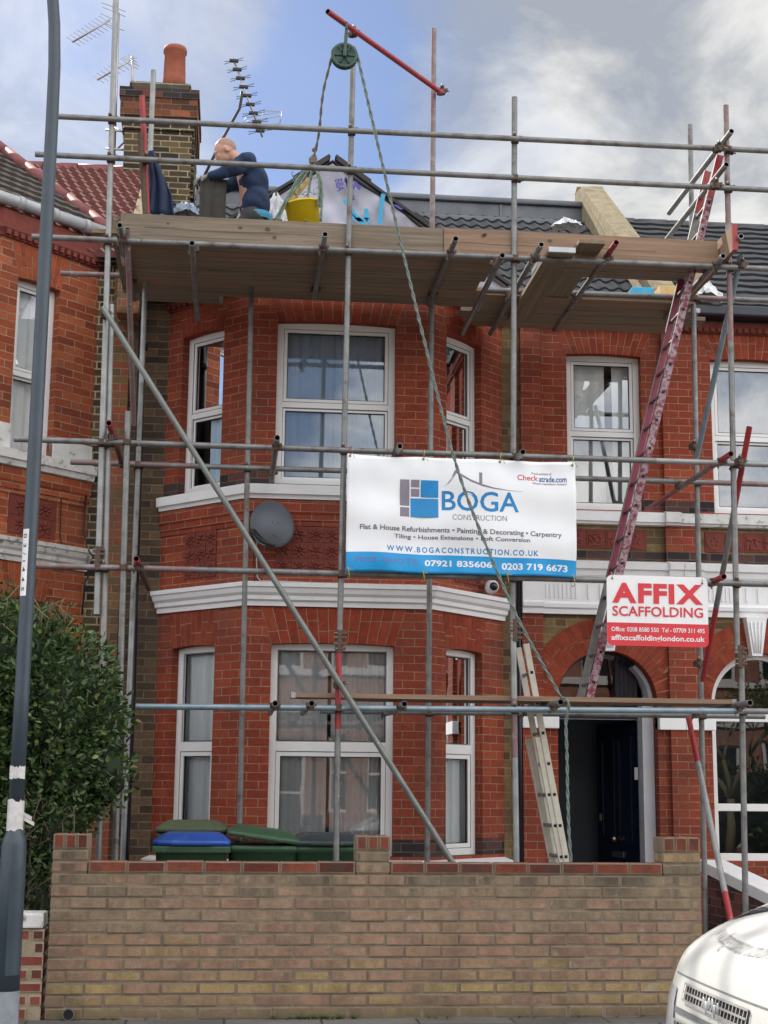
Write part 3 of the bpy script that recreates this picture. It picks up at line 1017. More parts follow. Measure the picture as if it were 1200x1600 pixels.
relief_panel(FC, 0.25, 1.42, 3.35, 3.795, 8, 3, house)
relief_panel(FL, 0.34, 0.76, 3.36, 3.80, 3, 3, house)
relief_panel(FRR, 0.36, 0.78, 3.36, 3.80, 3, 3, house)


def curtain(mb, F, ua, ub, za, zb, w, m, amp=0.022, wl=0.09, seed=0, gather=None):
    r = random.Random(seed)
    N = max(12, int((ub - ua) / 0.008))
    ph = [r.uniform(0, 6.28) for _ in range(4)]
    K = 8
    prev = None
    for j in range(K + 1):
        z = za + (zb - za) * j / K
        row = []
        for i in range(N + 1):
            s = i / N
            u = ua + (ub - ua) * s
            if gather:
                g = gather(j / K)
                u = ub - (ub - u) * g if gather.__name__ != 'left' else ua + (u - ua) * g
            y = amp * math.sin(u / wl * 6.28 + ph[0] + 0.4 * math.sin(j * 0.4 + ph[1])) + amp * 0.5 * math.sin(u / wl * 2.6 + ph[2])
            row.append(mb.v(F.p(u, w + y, z)))
        if prev:
            for i in range(N):
                mb.vface([prev[i], prev[i + 1], row[i + 1], row[i]], m, True)
        prev = row


def window(house, F, ua, ub, za, zb, kind, camber=0.018, curt=None, w=-0.085, room=0.9, seed=0, glass='glass'):
    """white framed window set back in its opening: frame and casements, panes, curtain, room behind"""
    mb = MB()
    U = M['upvc']
    fw, d = 0.062, 0.06
    uc, hw = (ua + ub) / 2, (ub - ua) / 2

    def head(u):
        t = (u - uc) / hw
        return zb - camber + camber * (1 - t * t)
    F.box(mb, ua, ua + fw, w - d, w, za, head(ua), U, bevel=0.004)
    F.box(mb, ub - fw, ub, w - d, w, za, head(ub), U, bevel=0.004)
    F.box(mb, ua + fw, ub - fw, w - d, w - 0.002, za, za + fw, U, bevel=0.004)
    N = 10
    zin = zb - camber - fw * 0.75
    for i in range(N):
        a, b = ua + 2 * hw * i / N, ua + 2 * hw * (i + 1) / N
        q = F.p
        mb.hexa([q(a, w - 0.003, zin), q(b, w - 0.003, zin), q(b, w - d, zin), q(a, w - d, zin),
                 q(a, w - 0.003, head(a)), q(b, w - 0.003, head(b)), q(b, w - d, head(b)), q(a, w - d, head(a))], U)
    lights = []
    il, ir, ib = ua + fw, ub - fw, za + fw
    zm = za + (zb - za) * (0.485 if kind == 'casement' else 0.475)
    if kind == 'casement':
        F.box(mb, il, ir, w - d, w - 0.001, zm, zm + 0.085, U, bevel=0.004)
        lights = [(il, ir, zm + 0.085, zin, 0.006, w - 0.02), (il, ir, ib, zm, 0.042, w - 0.006)]
    else:
        F.box(mb, il, ir, w - d, w - 0.006, zm, zm + 0.052, U, bevel=0.004)
        lights = [(il, ir, zm + 0.052, zin, 0.034, w - 0.01), (il, ir, ib, zm, 0.026, w - 0.03)]
    fo = mb.build('window', house)
    for (a, b, c, e, sw, ww) in lights:
        sm = MB()
        F.box(sm, a + 0.002, a + sw, ww - 0.03, ww, c + 0.002, e - 0.002, U)
        F.box(sm, b - sw, b - 0.002, ww - 0.03, ww, c + 0.002, e - 0.002, U)
        F.box(sm, a + sw, b - sw, ww - 0.03, ww - 0.001, c + 0.002, c + sw, U)
        F.box(sm, a + sw, b - sw, ww - 0.03, ww - 0.001, e - sw, e - 0.002, U)
        g = 0.008
        for x0, x1, z0, z1 in ((a - 0.001, a + 0.004, c, e), (b - 0.004, b + 0.001, c, e), (a + 0.004, b - 0.004, c - 0.001, c + 0.004), (a + 0.004, b - 0.004, e - 0.004, e + 0.001)):
            F.box(sm, x0, x1, ww - 0.03, ww + 0.0025, z0, z1, M['gasket'])
        F.box(sm, a + sw, a + sw + g, ww - 0.028, ww - 0.012, c + sw, e - sw, M['gasket'])
        F.box(sm, b - sw - g, b - sw, ww - 0.028, ww - 0.012, c + sw, e - sw, M['gasket'])
        F.box(sm, a + sw + g, b - sw - g, ww - 0.028, ww - 0.012, c + sw, c + sw + g, M['gasket'])
        F.box(sm, a + sw + g, b - sw - g, ww - 0.028, ww - 0.012, e - sw - g, e - sw, M['gasket'])
        sm.build('sash', fo)
        pm = MB()
        F.quad(pm, a + sw, b - sw, c + sw, e - sw, ww - 0.02, M[glass])
        pm.build('pane', fo)
    if curt:
        cm = MB()
        for (fa, fb, m, amp, wl) in curt:
            curtain(cm, F, ua + (ub - ua) * fa, ua + (ub - ua) * fb, za + 0.04, zb - 0.05, w - 0.092, m, amp * 0.6, wl, seed)
        cm.build('curtain', fo)
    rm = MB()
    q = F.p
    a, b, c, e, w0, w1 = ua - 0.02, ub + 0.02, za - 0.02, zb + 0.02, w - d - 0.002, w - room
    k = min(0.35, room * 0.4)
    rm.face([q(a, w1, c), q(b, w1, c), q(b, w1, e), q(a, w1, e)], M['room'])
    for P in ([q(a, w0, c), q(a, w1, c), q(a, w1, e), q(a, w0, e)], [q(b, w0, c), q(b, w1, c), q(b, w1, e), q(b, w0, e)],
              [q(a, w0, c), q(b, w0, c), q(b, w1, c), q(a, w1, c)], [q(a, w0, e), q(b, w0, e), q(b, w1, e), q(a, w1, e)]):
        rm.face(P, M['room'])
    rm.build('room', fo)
    return fo


B, BB, LC = M['blind'], M['blue_curtain'], M['lace']
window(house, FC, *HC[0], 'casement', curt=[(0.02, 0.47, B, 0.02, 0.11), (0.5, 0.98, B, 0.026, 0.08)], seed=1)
window(house, FC, *HC[1], 'sash', curt=[(0.02, 0.52, BB, 0.02, 0.09), (0.5, 0.98, BB, 0.02, 0.07)], seed=2, glass='glass_bright')  # curtain blue also carries the sky's reflection in this window
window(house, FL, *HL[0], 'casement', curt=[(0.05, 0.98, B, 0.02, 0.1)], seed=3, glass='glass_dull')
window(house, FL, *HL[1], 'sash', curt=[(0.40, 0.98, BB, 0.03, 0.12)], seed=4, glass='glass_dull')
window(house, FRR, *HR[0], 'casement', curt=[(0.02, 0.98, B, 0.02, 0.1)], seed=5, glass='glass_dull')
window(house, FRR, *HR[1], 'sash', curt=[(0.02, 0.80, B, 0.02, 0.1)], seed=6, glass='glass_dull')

# flat front right of the bay
FF = Fr((2.588, YF), (4.36, YF))
XO = 2.588


def U(x):
    return x - XO


fw_hole = (U(3.245), U(4.012), 4.19, 5.80)
door_hole = (U(3.115), U(4.10), 0.05, 2.80)
mb = MB()
wall(mb, FF, [(0, 2.1, M['brick_red']), (2.1, 3.2, M['brick_stock']), (3.2, 3.69, M['brick_stock']), (3.69, 3.78, M['brick_dark']), (3.78, 4.04, M['brick_stock']),
              (4.04, 4.2, M['brick_red']), (4.2, 4.3, M['brick_dark']), (4.3, 6.14, M['brick_red'])], [fw_hole, door_hole], u0=U(2.97), u1=U(4.215))
wall(mb, FF, [(0, 6.14, M['brick_stock'])], [], u0=0, u1=U(2.765))
for a, b in ((2.765, 2.97), (4.215, 4.36)):
    for z0, z1, m in ((0, 2.12, M['brick_red']), (2.12, 3.14, M['brick_red']), (3.69, 3.78, M['brick_dark']), (3.78, 4.04, M['brick_red']), (4.17, 4.29, M['brick_dark']), (4.29, 6.02, M['brick_red'])):
        FF.box(mb, U(a), U(b), -0.02, 0.05, z0, z1, m)
mb.build('front_wall', house)
flat_arch('arch', FF, fw_hole[0], fw_hole[1], 5.778, 0.018, 6.05, house, n=12, splay=0.12)
round_arch('door_arch', FF, U(3.6075), 2.30, 0.4925, 0.81, U(2.97), U(4.215), house)
window(house, FF, *fw_hole, 'sash', curt=[(0.03, 0.56, B, 0.012, 0.2), (0.66, 0.98, B, 0.012, 0.2)], seed=8, glass='glass_bright')


def entablature(house, F, ua, ub, breaks):
    mb = MB()
    W = M['white_paint']
    path = []
    pts = [F.p(ua, 0.0, 0), F.p(ub, 0.0, 0)]
    path = [(p.x, p.y) for p in pts]
    sweep(mb, path, [(0, 3.14), (0.05, 3.14), (0.055, 3.185), (0.075, 3.20), (0.08, 3.235), (0.06, 3.26), (0.06, 3.45), (0.075, 3.455), (0.085, 3.49), (0.105, 3.52),
                     (0.115, 3.57), (0.14, 3.58), (0.15, 3.635), (0, 3.68)], W)
    u = ua + 0.06
    i = 0
    while u < ub - 0.03:   # vertical flutes on the frieze
        F.box(mb, u, u + 0.018, 0.058, 0.072, 3.29, 3.43, W)
        u += 0.042 if (i % 14) < 11 else 0.12
        i += 1
    for (a, b) in breaks:
        p2 = [F.p(a, 0.03, 0), F.p(b, 0.03, 0)]
        sweep(mb, [(p.x, p.y) for p in p2], [(0, 3.138), (0.055, 3.138), (0.06, 3.188), (0.085, 3.203), (0.09, 3.238), (0.066, 3.262), (0.066, 3.452), (0.08, 3.458), (0.09, 3.495),
                                             (0.11, 3.525), (0.12, 3.575), (0.14, 3.585), (0.15, 3.64), (0, 3.684)], W)
    return mb.build('entablature', house)


entablature(house, FF, U(2.77), U(4.36), [(U(2.765), U(2.97)), (U(4.215), U(4.357))])
mb = MB()
FFp = [FF.p(U(2.72), 0, 0), FF.p(U(4.36), 0, 0)]
sweep(mb, [(p.x, p.y) for p in FFp], [(0, 4.035), (0.06, 4.04), (0.065, 4.06), (0.09, 4.065), (0.095, 4.155), (0, 4.18)], M['white_paint'])
sweep(mb, [(FF.p(U(4.20), 0.04, 0).x, FF.p(U(4.2), 0.04, 0).y), (FF.p(U(4.357), 0.04, 0).x, FF.p(U(4.36), 0.04, 0).y)], [(0, 4.033), (0.06, 4.038), (0.065, 4.058), (0.09, 4.063), (0.095, 4.158), (0, 4.183)], M['flaky_white'])
mb.build('sill_course', house)
relief_panel(FF, U(3.02), U(3.22), 3.79, 4.0, 1, 1, house, style='disc')
relief_panel(FF, U(3.23), U(3.80), 3.80, 3.99, 3, 1, house, style='tile')
relief_panel(FF, U(3.81), U(4.03), 3.79, 4.0, 1, 1, house, style='disc')
mb = MB()
sweep(mb, [(FF.p(U(2.62), 0, 0).x, YF), (4.36, YF)], [(0, 6.05), (0.055, 6.05), (0.06, 6.08), (0.09, 6.12), (0.09, 6.16), (0, 6.17)], M['terracotta'])
for i in range(24):
    u = 0.08 + i * 0.07
    FF.box(mb, u - 0.022, u + 0.022, 0.055, 0.085, 6.06, 6.11, M['terracotta'])
mb.build('eaves_course', house)
# imposts and keystone
for a, b in ((2.76, 3.115), (4.10, 4.36)):
    mb = MB()
    FF.box(mb, U(a), U(b), -0.1, 0.07, 2.035, 2.17, M['white_paint'], bevel=0.008)
    mb.build('impost', house)


def keystone(house, F, uc, z0, z1, w0, w1):
    mb = MB()
    q = F.p
    mb.hexa([q(uc - w0, 0.10, z0), q(uc + w0, 0.10, z0), q(uc + w0, -0.02, z0), q(uc - w0, -0.02, z0),
             q(uc - w1, 0.12, z1), q(uc + w1, 0.12, z1), q(uc + w1, -0.02, z1), q(uc - w1, -0.02, z1)], M['white_paint'])
    for k in range(4):
        t = -0.6 + 0.4 * k
        a, b = q(uc + t * w0, 0.106, z0 + 0.03), q(uc + t * w1, 0.124, z1 - 0.05)
        mb.cyl(a, b, 0.006, 0.009, M['white_paint'], 6)
    return mb.build('keystone', house)


keystone(house, FF, U(3.6075), 2.785, 3.14, 0.055, 0.10)
# porch recess, door left ajar, fanlight
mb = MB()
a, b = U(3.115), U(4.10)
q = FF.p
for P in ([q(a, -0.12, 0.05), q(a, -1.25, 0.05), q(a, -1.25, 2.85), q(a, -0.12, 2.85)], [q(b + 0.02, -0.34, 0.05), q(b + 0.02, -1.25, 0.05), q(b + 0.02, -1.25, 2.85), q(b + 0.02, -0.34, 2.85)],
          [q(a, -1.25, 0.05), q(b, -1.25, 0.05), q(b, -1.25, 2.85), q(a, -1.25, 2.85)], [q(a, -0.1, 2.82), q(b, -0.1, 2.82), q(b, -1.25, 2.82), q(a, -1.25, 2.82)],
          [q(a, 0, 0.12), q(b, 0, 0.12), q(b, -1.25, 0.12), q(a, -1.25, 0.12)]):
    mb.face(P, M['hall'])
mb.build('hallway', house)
fr = MB()
FF.box(fr, U(3.98), U(4.095), -0.34, -0.125, 0.06, 2.35, M['grey_paint'], bevel=0.006)
FF.box(fr, U(3.122), U(3.16), -0.34, -0.26, 0.06, 2.30, M['door_navy'])
FF.box(fr, U(3.16), U(3.98), -0.34, -0.27, 2.14, 2.20, M['door_navy'], bevel=0.004)
# curved head of the frame
N = 18
for i in range(N):
    t0, t1 = math.pi * i / N, math.pi * (i + 1) / N
    def A(r, t, w):
        return q(U(3.6075) + r * math.cos(t), w, 2.30 + r * math.sin(t))
    if (t0 + t1) / 2 < 0.85:
        m_, r_ = M['grey_paint'], 0.45
    else:
        m_, r_ = M['door_navy'], 0.465
    fr.hexa([A(r_, t0, -0.13), A(0.488, t0, -0.13), A(0.488, t0, -0.34), A(r_, t0, -0.34), A(r_, t1, -0.13), A(0.488, t1, -0.13), A(0.488, t1, -0.34), A(r_, t1, -0.34)], m_)
dframe = fr.build('door_frame', house)
pm = MB()
ring = [q(U(3.16), -0.30, 2.2), q(U(3.76), -0.30, 2.2)]
ring += [q(U(3.6075) + 0.47 * math.cos(t), -0.30, 2.30 + 0.47 * math.sin(t)) for t in [math.pi * (0.39 + 0.61 * i / 14) for i in range(15)]]
pm.face(ring, M['glass'])
pm.build('fanlight', dframe)
pm = MB()
for i in range(5):   # boarded dark panel beside the fanlight
    FF.box(pm, U(3.76) + i * 0.045, U(3.76) + i * 0.045 + 0.041, -0.33, -0.28, 2.2, 2.30 + 0.47 * math.sin(math.acos(min(1, (3.785 + i * 0.045 - 3.6075) / 0.49))), M['door_navy'])
pm.build('fanlight_panel', dframe)


def ajar_door():
    hinge = q(U(3.975), -0.30, 0)
    ang = rad(74)
    dx = Vector((-math.cos(ang), math.sin(ang), 0))
    D = Fr((hinge.x + dx.x * 0.80, hinge.y + dx.y * 0.80), (hinge.x, hinge.y))
    mb = MB()
    W = 0.80
    D.box(mb, 0, W, -0.044, 0, 0.13, 2.13, M['door_navy'], bevel=0.004)
    # raised mouldings: four panels
    for (ua, ub, za, zb) in ((0.11, 0.365, 0.95, 1.98), (0.435, 0.69, 0.95, 1.98), (0.11, 0.365, 0.28, 0.72), (0.435, 0.69, 0.28, 0.72)):
        for (x0, x1, y0, y1) in ((ua, ub, za, za + 0.03), (ua, ub, zb - 0.03, zb), (ua, ua + 0.03, za + 0.03, zb - 0.03), (ub - 0.03, ub, za + 0.03, zb - 0.03)):
            D.box(mb, x0, x1, -0.001, 0.016, y0, y1, M['door_navy'], bevel=0.005)
    door = mb.build('front_door', house)
    h = MB()
    h.ellipsoid(D.p(0.4, 0.045, 0.98), 0.03, 0.03, 0.03, M['brass'], 12, 8)
    h.cyl(D.p(0.4, 0, 0.98), D.p(0.4, 0.04, 0.98), 0.012, None, M['brass'], 10)
    h.build('door_knob', door)
    h = MB()
    D.box(h, 0.3, 0.52, 0.001, 0.014, 0.80, 0.86, M['chrome'], bevel=0.004)
    h.build('letterbox', door)
    h = MB()
    D.box(h, 0.06, 0.10, 0.001, 0.02, 1.15, 1.22, M['brass'], bevel=0.004)
    h.build('door_lock', door)


ajar_door()
mb = MB()
FF.box(mb, U(3.93), U(3.965), -0.27, -0.25, 1.56, 1.68, M['alarm'], bevel=0.006)
mb.build('doorbell', dframe)
mb = MB()
FF.box(mb, U(3.0), U(4.2), -0.1, 0.35, 0.05, 0.14, M['concrete'], bevel=0.01)
mb.build('door_step', house)

# black downpipe left of the bay
mb = MB()
mb.path([at(224, 470, 13.95), at(217, 700, 13.95), at(206, 1080, 13.95), (at(206, 1080, 13.95).x, 13.95, 0.06)], 0.036, M['gutter_black'], 12)
for z in (1.0, 2.6, 4.4, 5.6):
    mb.cyl((at(217, 700, 13.95).x, 13.95, z), (at(217, 700, 13.95).x, 13.95, z + 0.06), 0.043, None, M['gutter_black'], 12)
mb.build('downpipe', house)
mb = MB()
mb.cyl((2.735, 14.07, 0.1), (2.735, 14.07, 3.6), 0.02, None, M['gutter_black'], 10)  # only a dark upright strip between the yellow brick and the pilaster
mb.build('downpipe', house)
# party wall strips between the two bays
FS = Fr((-1.10, YF), (-0.70, YF))
M['brick_side'] = brick_mat('sooty_side_brick', [(0, (0.05, 0.038, 0.028)), (0.5, (0.105, 0.072, 0.045)), (1, (0.165, 0.105, 0.06))], (0.24, 0.19, 0.135), ms=0.0055, grime=0.5)
mb = MB()
wall(mb, FS, [(0, 6.2, M['brick_side'])])
mb.build('side_wall', house)


# roofs ---------------------------------------------------------------
def tiled_slope(mb, P0, P1, Q0, Q1, rows, m, wave=0.3, amp=0.012, lift=0.022, stagger=False, step=None, clip=None):
    """P0-P1 eaves line, Q0-Q1 ridge line; courses overlap, each lower edge lifted; wave = tile width"""
    P0, P1, Q0, Q1 = map(Vector, (P0, P1, Q0, Q1))
    nrm = (P1 - P0).cross(Q0 - P0).normalized()
    if nrm.z < 0:
        nrm = -nrm
    for r in range(rows):
        f0, f1 = r / rows, (r + 1.12) / rows
        A0, A1 = P0.lerp(Q0, f0), P1.lerp(Q1, f0)
        B0, B1 = P0.lerp(Q0, min(f1, 1)), P1.lerp(Q1, min(f1, 1))
        L = (A1 - A0).length
        if L < 0.02:
            continue
        n = max(2, int(L / (wave / 6 if amp else wave)))
        lo, hi, un = [], [], []
        for i in range(n + 1):
            s = i / n
            x = s * L + (wave / 2 if stagger and r % 2 else 0) + (A0 - P0).dot((P1 - P0).normalized())
            h = amp * (0.5 + 0.5 * math.cos(x / wave * 2 * math.pi)) ** 1.5
            a, b = A0.lerp(A1, s), B0.lerp(B1, s)
            lo.append(mb.v(a + nrm * (lift + h)))
            hi.append(mb.v(b + nrm * (h)))
            un.append(mb.v(a + nrm * (-0.004)))
        for i in range(n):
            mb.vface([lo[i], lo[i + 1], hi[i + 1], hi[i]], m, amp > 0)
            mb.vface([un[i], un[i + 1], lo[i + 1], lo[i]], m, False)


RX0, RX1 = -1.0, 4.14
RY0, RZ0, RY1, RZ1 = 13.98, 6.14, 17.1, 8.42
mb = MB()
tiled_slope(mb, (RX0, RY0, RZ0), (RX1, RY0, RZ0), (RX0, RY1, RZ1), (RX1, RY1, RZ1), 13, M['slate_tile'], 0.15, 0.03)
mb.face([(RX0, RY0, RZ0 - 0.02), (RX1, RY0, RZ0 - 0.02), (RX1, RY1, RZ1 - 0.02), (RX0, RY1, RZ1 - 0.02)], M['batten'])
mb.face([(RX0, 20.2, RZ0), (RX1, 20.2, RZ0), (RX1, RY1, RZ1), (RX0, RY1, RZ1)], M['slate_tile'])
roof = mb.build('roof', house)
mb = MB()
mb.box(-0.62, RX1, 17.02, 18.6, 8.3, 8.56, M['lead'], bevel=0.02)
mb.box(-0.62, RX1, 16.97, 18.6, 8.561, 8.63, M['lead'], bevel=0.025)
mb.box(-0.62, RX1, 16.86, 17.05, 8.24, 8.33, M['lead'], bevel=0.02)
for x in (0.3, 1.7, 3.1):
    mb.box(x, x + 0.03, 17.0, 17.03, 8.34, 8.55, M['lead'], bevel=0.008)
mb.build('lead_flashing', roof)


def parapet(name, house, x0, x1, pts, m):
    mb = MB()
    L = [mb.v((x0, y, z)) for y, z in pts]
    R = [mb.v((x1, y, z)) for y, z in pts]
    n = len(pts)
    for i in range(n):
        j = (i + 1) % n
        mb.vface([L[i], L[j], R[j], R[i]], m)
    mb.vface(L, m)
    mb.vface(list(reversed(R)), m)
    bmesh.ops.triangulate(mb.bm, faces=mb.bm.faces[:])
    bmesh.ops.subdivide_edges(mb.bm, edges=mb.bm.edges[:], cuts=2, use_grid_fill=True)
    for v in mb.bm.verts:
        v.co += Vector((rnd.uniform(-.012, .012), rnd.uniform(-.012, .012), rnd.uniform(-.014, .014)))
    return mb.build(name, house)


parapet('party_parapet', house, 4.13, 4.40, [(14.06, 6.18), (14.06, 6.5), (16.85, 8.72), (17.05, 8.86), (17.2, 8.9), (17.35, 8.86), (17.5, 8.6), (17.5, 6.18)], M['render'])
mb = MB()
mb.box(-1.22, -1.0, 13.75, 14.0, 5.9, 6.45, M['brick_mixed'], bevel=0.03)
mb.build('parapet_kneeler', house)
parapet('party_parapet', house, -1.22, -1.0, [(14.0, 5.9), (14.0, 6.58), (16.9, 8.72), (17.4, 8.8), (17.4, 5.9)], M['render'])

# gable roof over the bay, still under membrane
GX, GY, GZ = 0.80, 13.22, 7.33
GE = 1.68
gs = (GZ - 6.14) / GE
yb = RY0 + (GZ - RZ0) / ((RZ1 - RZ0) / (RY1 - RY0))
gab = MB()
N = 14
for i in range(N):
    for j in range(8):
        pass
# front triangle as a fine grid with slack
rows = 26
grid = []
for j in range(rows + 1):
    z = 6.14 + (GZ - 0.03 - 6.14) * j / rows
    half = (GZ - 0.03 - z) / gs
    row = []
    for i in range(41):
        t = -1 + 2 * i / 40
        x = GX + t * half
        slack = 0.035 * math.sin(x * 7 + z * 3) * math.sin(z * 9 + x * 2) + 0.02 * abs(math.sin(x * 9 - z * 6 + math.sin(z * 7))) + 0.012 * abs(math.sin(x * 17 + z * 11)) - 0.03 * abs(math.sin((x - z * 0.9) * 2.3))
        row.append(gab.v((x, GY + 0.02 + slack, z)))
    grid.append(row)
for j in range(rows):
    for i in range(40):
        gab.vface([grid[j][i], grid[j][i + 1], grid[j + 1][i + 1], grid[j + 1][i]], M['membrane'], True)
gable = gab.build('bay_gable_membrane', house, merge=0.0005)
mb = MB()
for s in (-1, 1):
    p0, p1 = Vector((GX + s * GE, GY, 6.14)), Vector((GX, GY, GZ))
    mb.face([p0 + Vector((0, 0, 0.004)), p1 + Vector((0, 0, 0.004)), (GX, yb, GZ + 0.004), (GX + s * GE, RY0 + 0.05, 6.144)], M['membrane'])
bay_roof = mb.build('bay_roof', house)
mb = MB()
for s in (-1, 1):
    for off, t0, t1, hh, d0 in ((0.022, 0.0, 0.985, 0.026, -0.05), (0.05, 0.22 if s > 0 else 0.1, 0.55 if s > 0 else 0.42, 0.026, -0.03), (0.05, 0.80, 1.0, 0.024, -0.03)):
        n = Vector((s * gs, 0, 1)).normalized()
        p0, p1 = Vector((GX + s * GE, 0, 6.14)), Vector((GX, 0, GZ))
        a, b = p0.lerp(p1, t0) + n * off, p0.lerp(p1, t1) + n * off
        P = []
        for c in (a, b):
            for hy in (GY + d0, GY + 0.22):
                for hn in (-hh / 2, hh / 2):
                    P.append(c + n * hn + Vector((0, hy, 0)))
        mb.hexa([P[0], P[4], P[6], P[2], P[1], P[5], P[7], P[3]], M['batten'])
mb.build('verge_batten', bay_roof)


def gplace(x0, z0, ang, y=GY - 0.05):
    c, s = math.cos(ang), math.sin(ang)
    return lambda x, z: (x0 + x * c - z * s, y, z0 + x * s + z * c)


g0 = at(522, 284, GY)
lettering(gable, 'BBA', gplace(g0.x, g0.z, rad(-76)), (0, 0.125, 0, 0.075), M['ink_purple'], 0.03)
mb = MB()
c = at(538, 284, GY)
for pts in (((0, 0.02), (0.10, -0.06), (0.09, -0.10), (-0.01, -0.02)), ((0.01, -0.04), (0.045, -0.03), (0.10, -0.20), (0.06, -0.21)), ((0.0, 0.03), (0.02, 0.02), (0.08, -0.20), (0.055, -0.205)),
            ((0.10, 0.0), (0.16, -0.07), (0.14, -0.10), (0.09, -0.05))):
    mb.face([(c.x + a, GY - 0.05, c.z + b) for a, b in pts], M['ink_purple'])
mb.build('printed_mark', gable)
mb = MB()
c = at(612, 322, GY)
for pts in (((0, 0), (0.05, -0.005), (0.11, -0.05), (0.07, -0.05)), ((0.0, -0.02), (0.02, -0.015), (0.02, -0.06), (0.0, -0.06))):
    mb.face([(c.x + a, GY - 0.05, c.z + b) for a, b in pts], M['ink_purple'])
mb.build('printed_mark', gable)
mb = MB()
for pts in ([(538, 312), (547, 325), (558, 340), (570, 352)], [(578, 346), (573, 343), (572, 326)], [(599, 303), (596, 320), (593, 350)], [(543, 330), (555, 343), (574, 343)]):
    P = [at(x, y, GY - 0.055) for x, y in pts]
    for a, b in zip(P, P[1:]):
        d = (b - a).normalized()
        n = Vector((-d.z, 0, d.x)) * 0.02
        mb.face([a - n, a + n, b + n, b - n], M['tape_blue'])
mb.build('blue_tape', gable)

# chimney -------------------------------------------------------------
mb = MB()
mb.box(-1.50, -0.69, 17.0, 18.1, 6.5, 9.28, M['brick_sooty'])
for z0, z1, e, m in ((9.28, 9.36, 0.025, M['brick_sooty']), (9.36, 9.44, 0.04, M['brick_corbel']), (9.44, 9.68, 0.06, M['brick_corbel']), (9.68, 9.80, 0.075, M['brick_dark'])):
    mb.box(-1.50 - e, -0.69 + e, 17.0 - e, 18.1 + e, z0, z1, m)
mb.box(-1.47, -0.72, 17.02, 18.08, 9.80, 9.93, M['cement'], bevel=0.03)
P = [(-1.44, 17.04, 9.92), (-0.76, 17.04, 9.92), (-0.76, 18.04, 9.92), (-1.44, 18.04, 9.92), (-1.2, 17.25, 10.04), (-0.86, 17.25, 10.0), (-0.86, 17.8, 10.0), (-1.2, 17.8, 10.04)]
mb.hexa(P, M['cement'], bevel=0.02)
# stepped projecting courses down the side
for i in range(9):
    mb.box(-0.69, -0.655 - 0.004 * (i % 2), 17.05, 18.0, 8.45 + i * 0.09, 8.45 + i * 0.09 + 0.06, M['brick_sooty'])
chimney = mb.build('chimney', roof)
mb = MB()
mb.revolve([(0.12, 9.95), (0.145, 9.96), (0.14, 10.1), (0.128, 10.44), (0.145, 10.455), (0.148, 10.49), (0.14, 10.52), (0.11, 10.525), (0.10, 10.3)], M['pot'], (-0.945, 17.3, 0), 28)
mb.build('chimney_pot', house)


# ------------------------------------------------------------------ left neighbour
lh = thing('terraced_house', 'orange brick neighbour house behind the hedge with white painted lintels and red tiled roof', 'house', (-3.0, YF, 0))
dz = 0.385
c45 = 0.7071
LE = (-1.43, YF)
LFc = (-2.25, YB)
G = Fr(LFc, LE)


def gu(x):
    return (x - LFc[0]) / c45


hl = [(gu(-2.09) - 0.02, gu(-1.755), 1.2, gz1 + dz), (gu(-2.09) - 0.02, gu(-1.755), 4.36, 6.13)]
lb = [(0, 4.55, M['brick_orange']), (4.55, 6.75, M['brick_orange'])]
mb = MB()
wall(mb, G, lb, hl)
G2 = Fr((-4.1, YB), LFc)
h2 = (0.35, 1.5, 4.5, 6.13)
wall(mb, G2, lb, [h2])
mb.build('bay_wall', lh)
for F, hh, zt in ((G, hl[1], 6.44), (G, hl[0], 3.44), (G2, h2, 6.44)):
    flat_arch('arch', F, hh[0], hh[1], hh[3] - 0.022, 0.018, zt, lh, n=9, splay=0.08, mt=M['rubbed_orange'])
window(lh, G, *hl[1], 'sash', curt=[(0.02, 0.98, B, 0.02, 0.12)], seed=11, glass='glass_dull')
window(lh, G, *hl[0], 'casement', curt=[(0.02, 0.98, B, 0.02, 0.12)], seed=12, glass='glass_dull')
window(lh, G2, *h2, 'sash', curt=[(0.02, 0.98, B, 0.02, 0.12)], seed=13, glass='glass_dull')
lpath = [(-4.1, YB), LFc, LE]
mb = MB()
sweep(mb, lpath, [(0, 3.06 + dz), (0.025, 3.06 + dz), (0.03, 3.10 + dz), (0.055, 3.115 + dz), (0.06, 3.15 + dz), (0.085, 3.175 + dz), (0.10, 3.215 + dz), (0.115, 3.225 + dz), (0.12, 3.262 + dz), (0, 3.285 + dz)], M['flaky_white'])
mb.build('cornice', lh)
mb = MB()
sweep(mb, lpath, [(0, 4.30), (0.07, 4.31), (0.08, 4.36), (0.11, 4.365), (0.115, 4.45), (0, 4.47)], M['flaky_white'])
G.box(mb, 0.0, hl[1][0], -0.05, 0.02, 4.46, 4.70, M['flaky_white'])
G.box(mb, hl[1][1], G.L, -0.05, 0.02, 4.46, 4.66, M['flaky_white'])
mb.build('sill_course', lh)
mb = MB()
sweep(mb, lpath, [(0, 4.06), (0.012, 4.06), (0.012, 4.10), (0.026, 4.11), (0.026, 4.16), (0.04, 4.18), (0.04, 4.295), (0, 4.298)], M['brick_orange'])
mb.build('string_course', lh)
mb = MB()
sweep(mb, lpath, [(0, 6.46), (0.02, 6.46), (0.03, 6.49), (0.06, 6.53), (0.06, 6.57), (0.03, 6.575), (0.03, 6.72), (0, 6.73)], M['terracotta'])
for i in range(15):
    u = (i + 0.5) * G.L / 15
    G.box(mb, u - 0.022, u + 0.022, 0.03, 0.055, 6.475, 6.53, M['terracotta'])
mb.build('eaves_course', lh)
relief_panel(G, gu(-2.08), gu(-1.70), 3.70, 4.05, 2, 2, lh)
mb = MB()
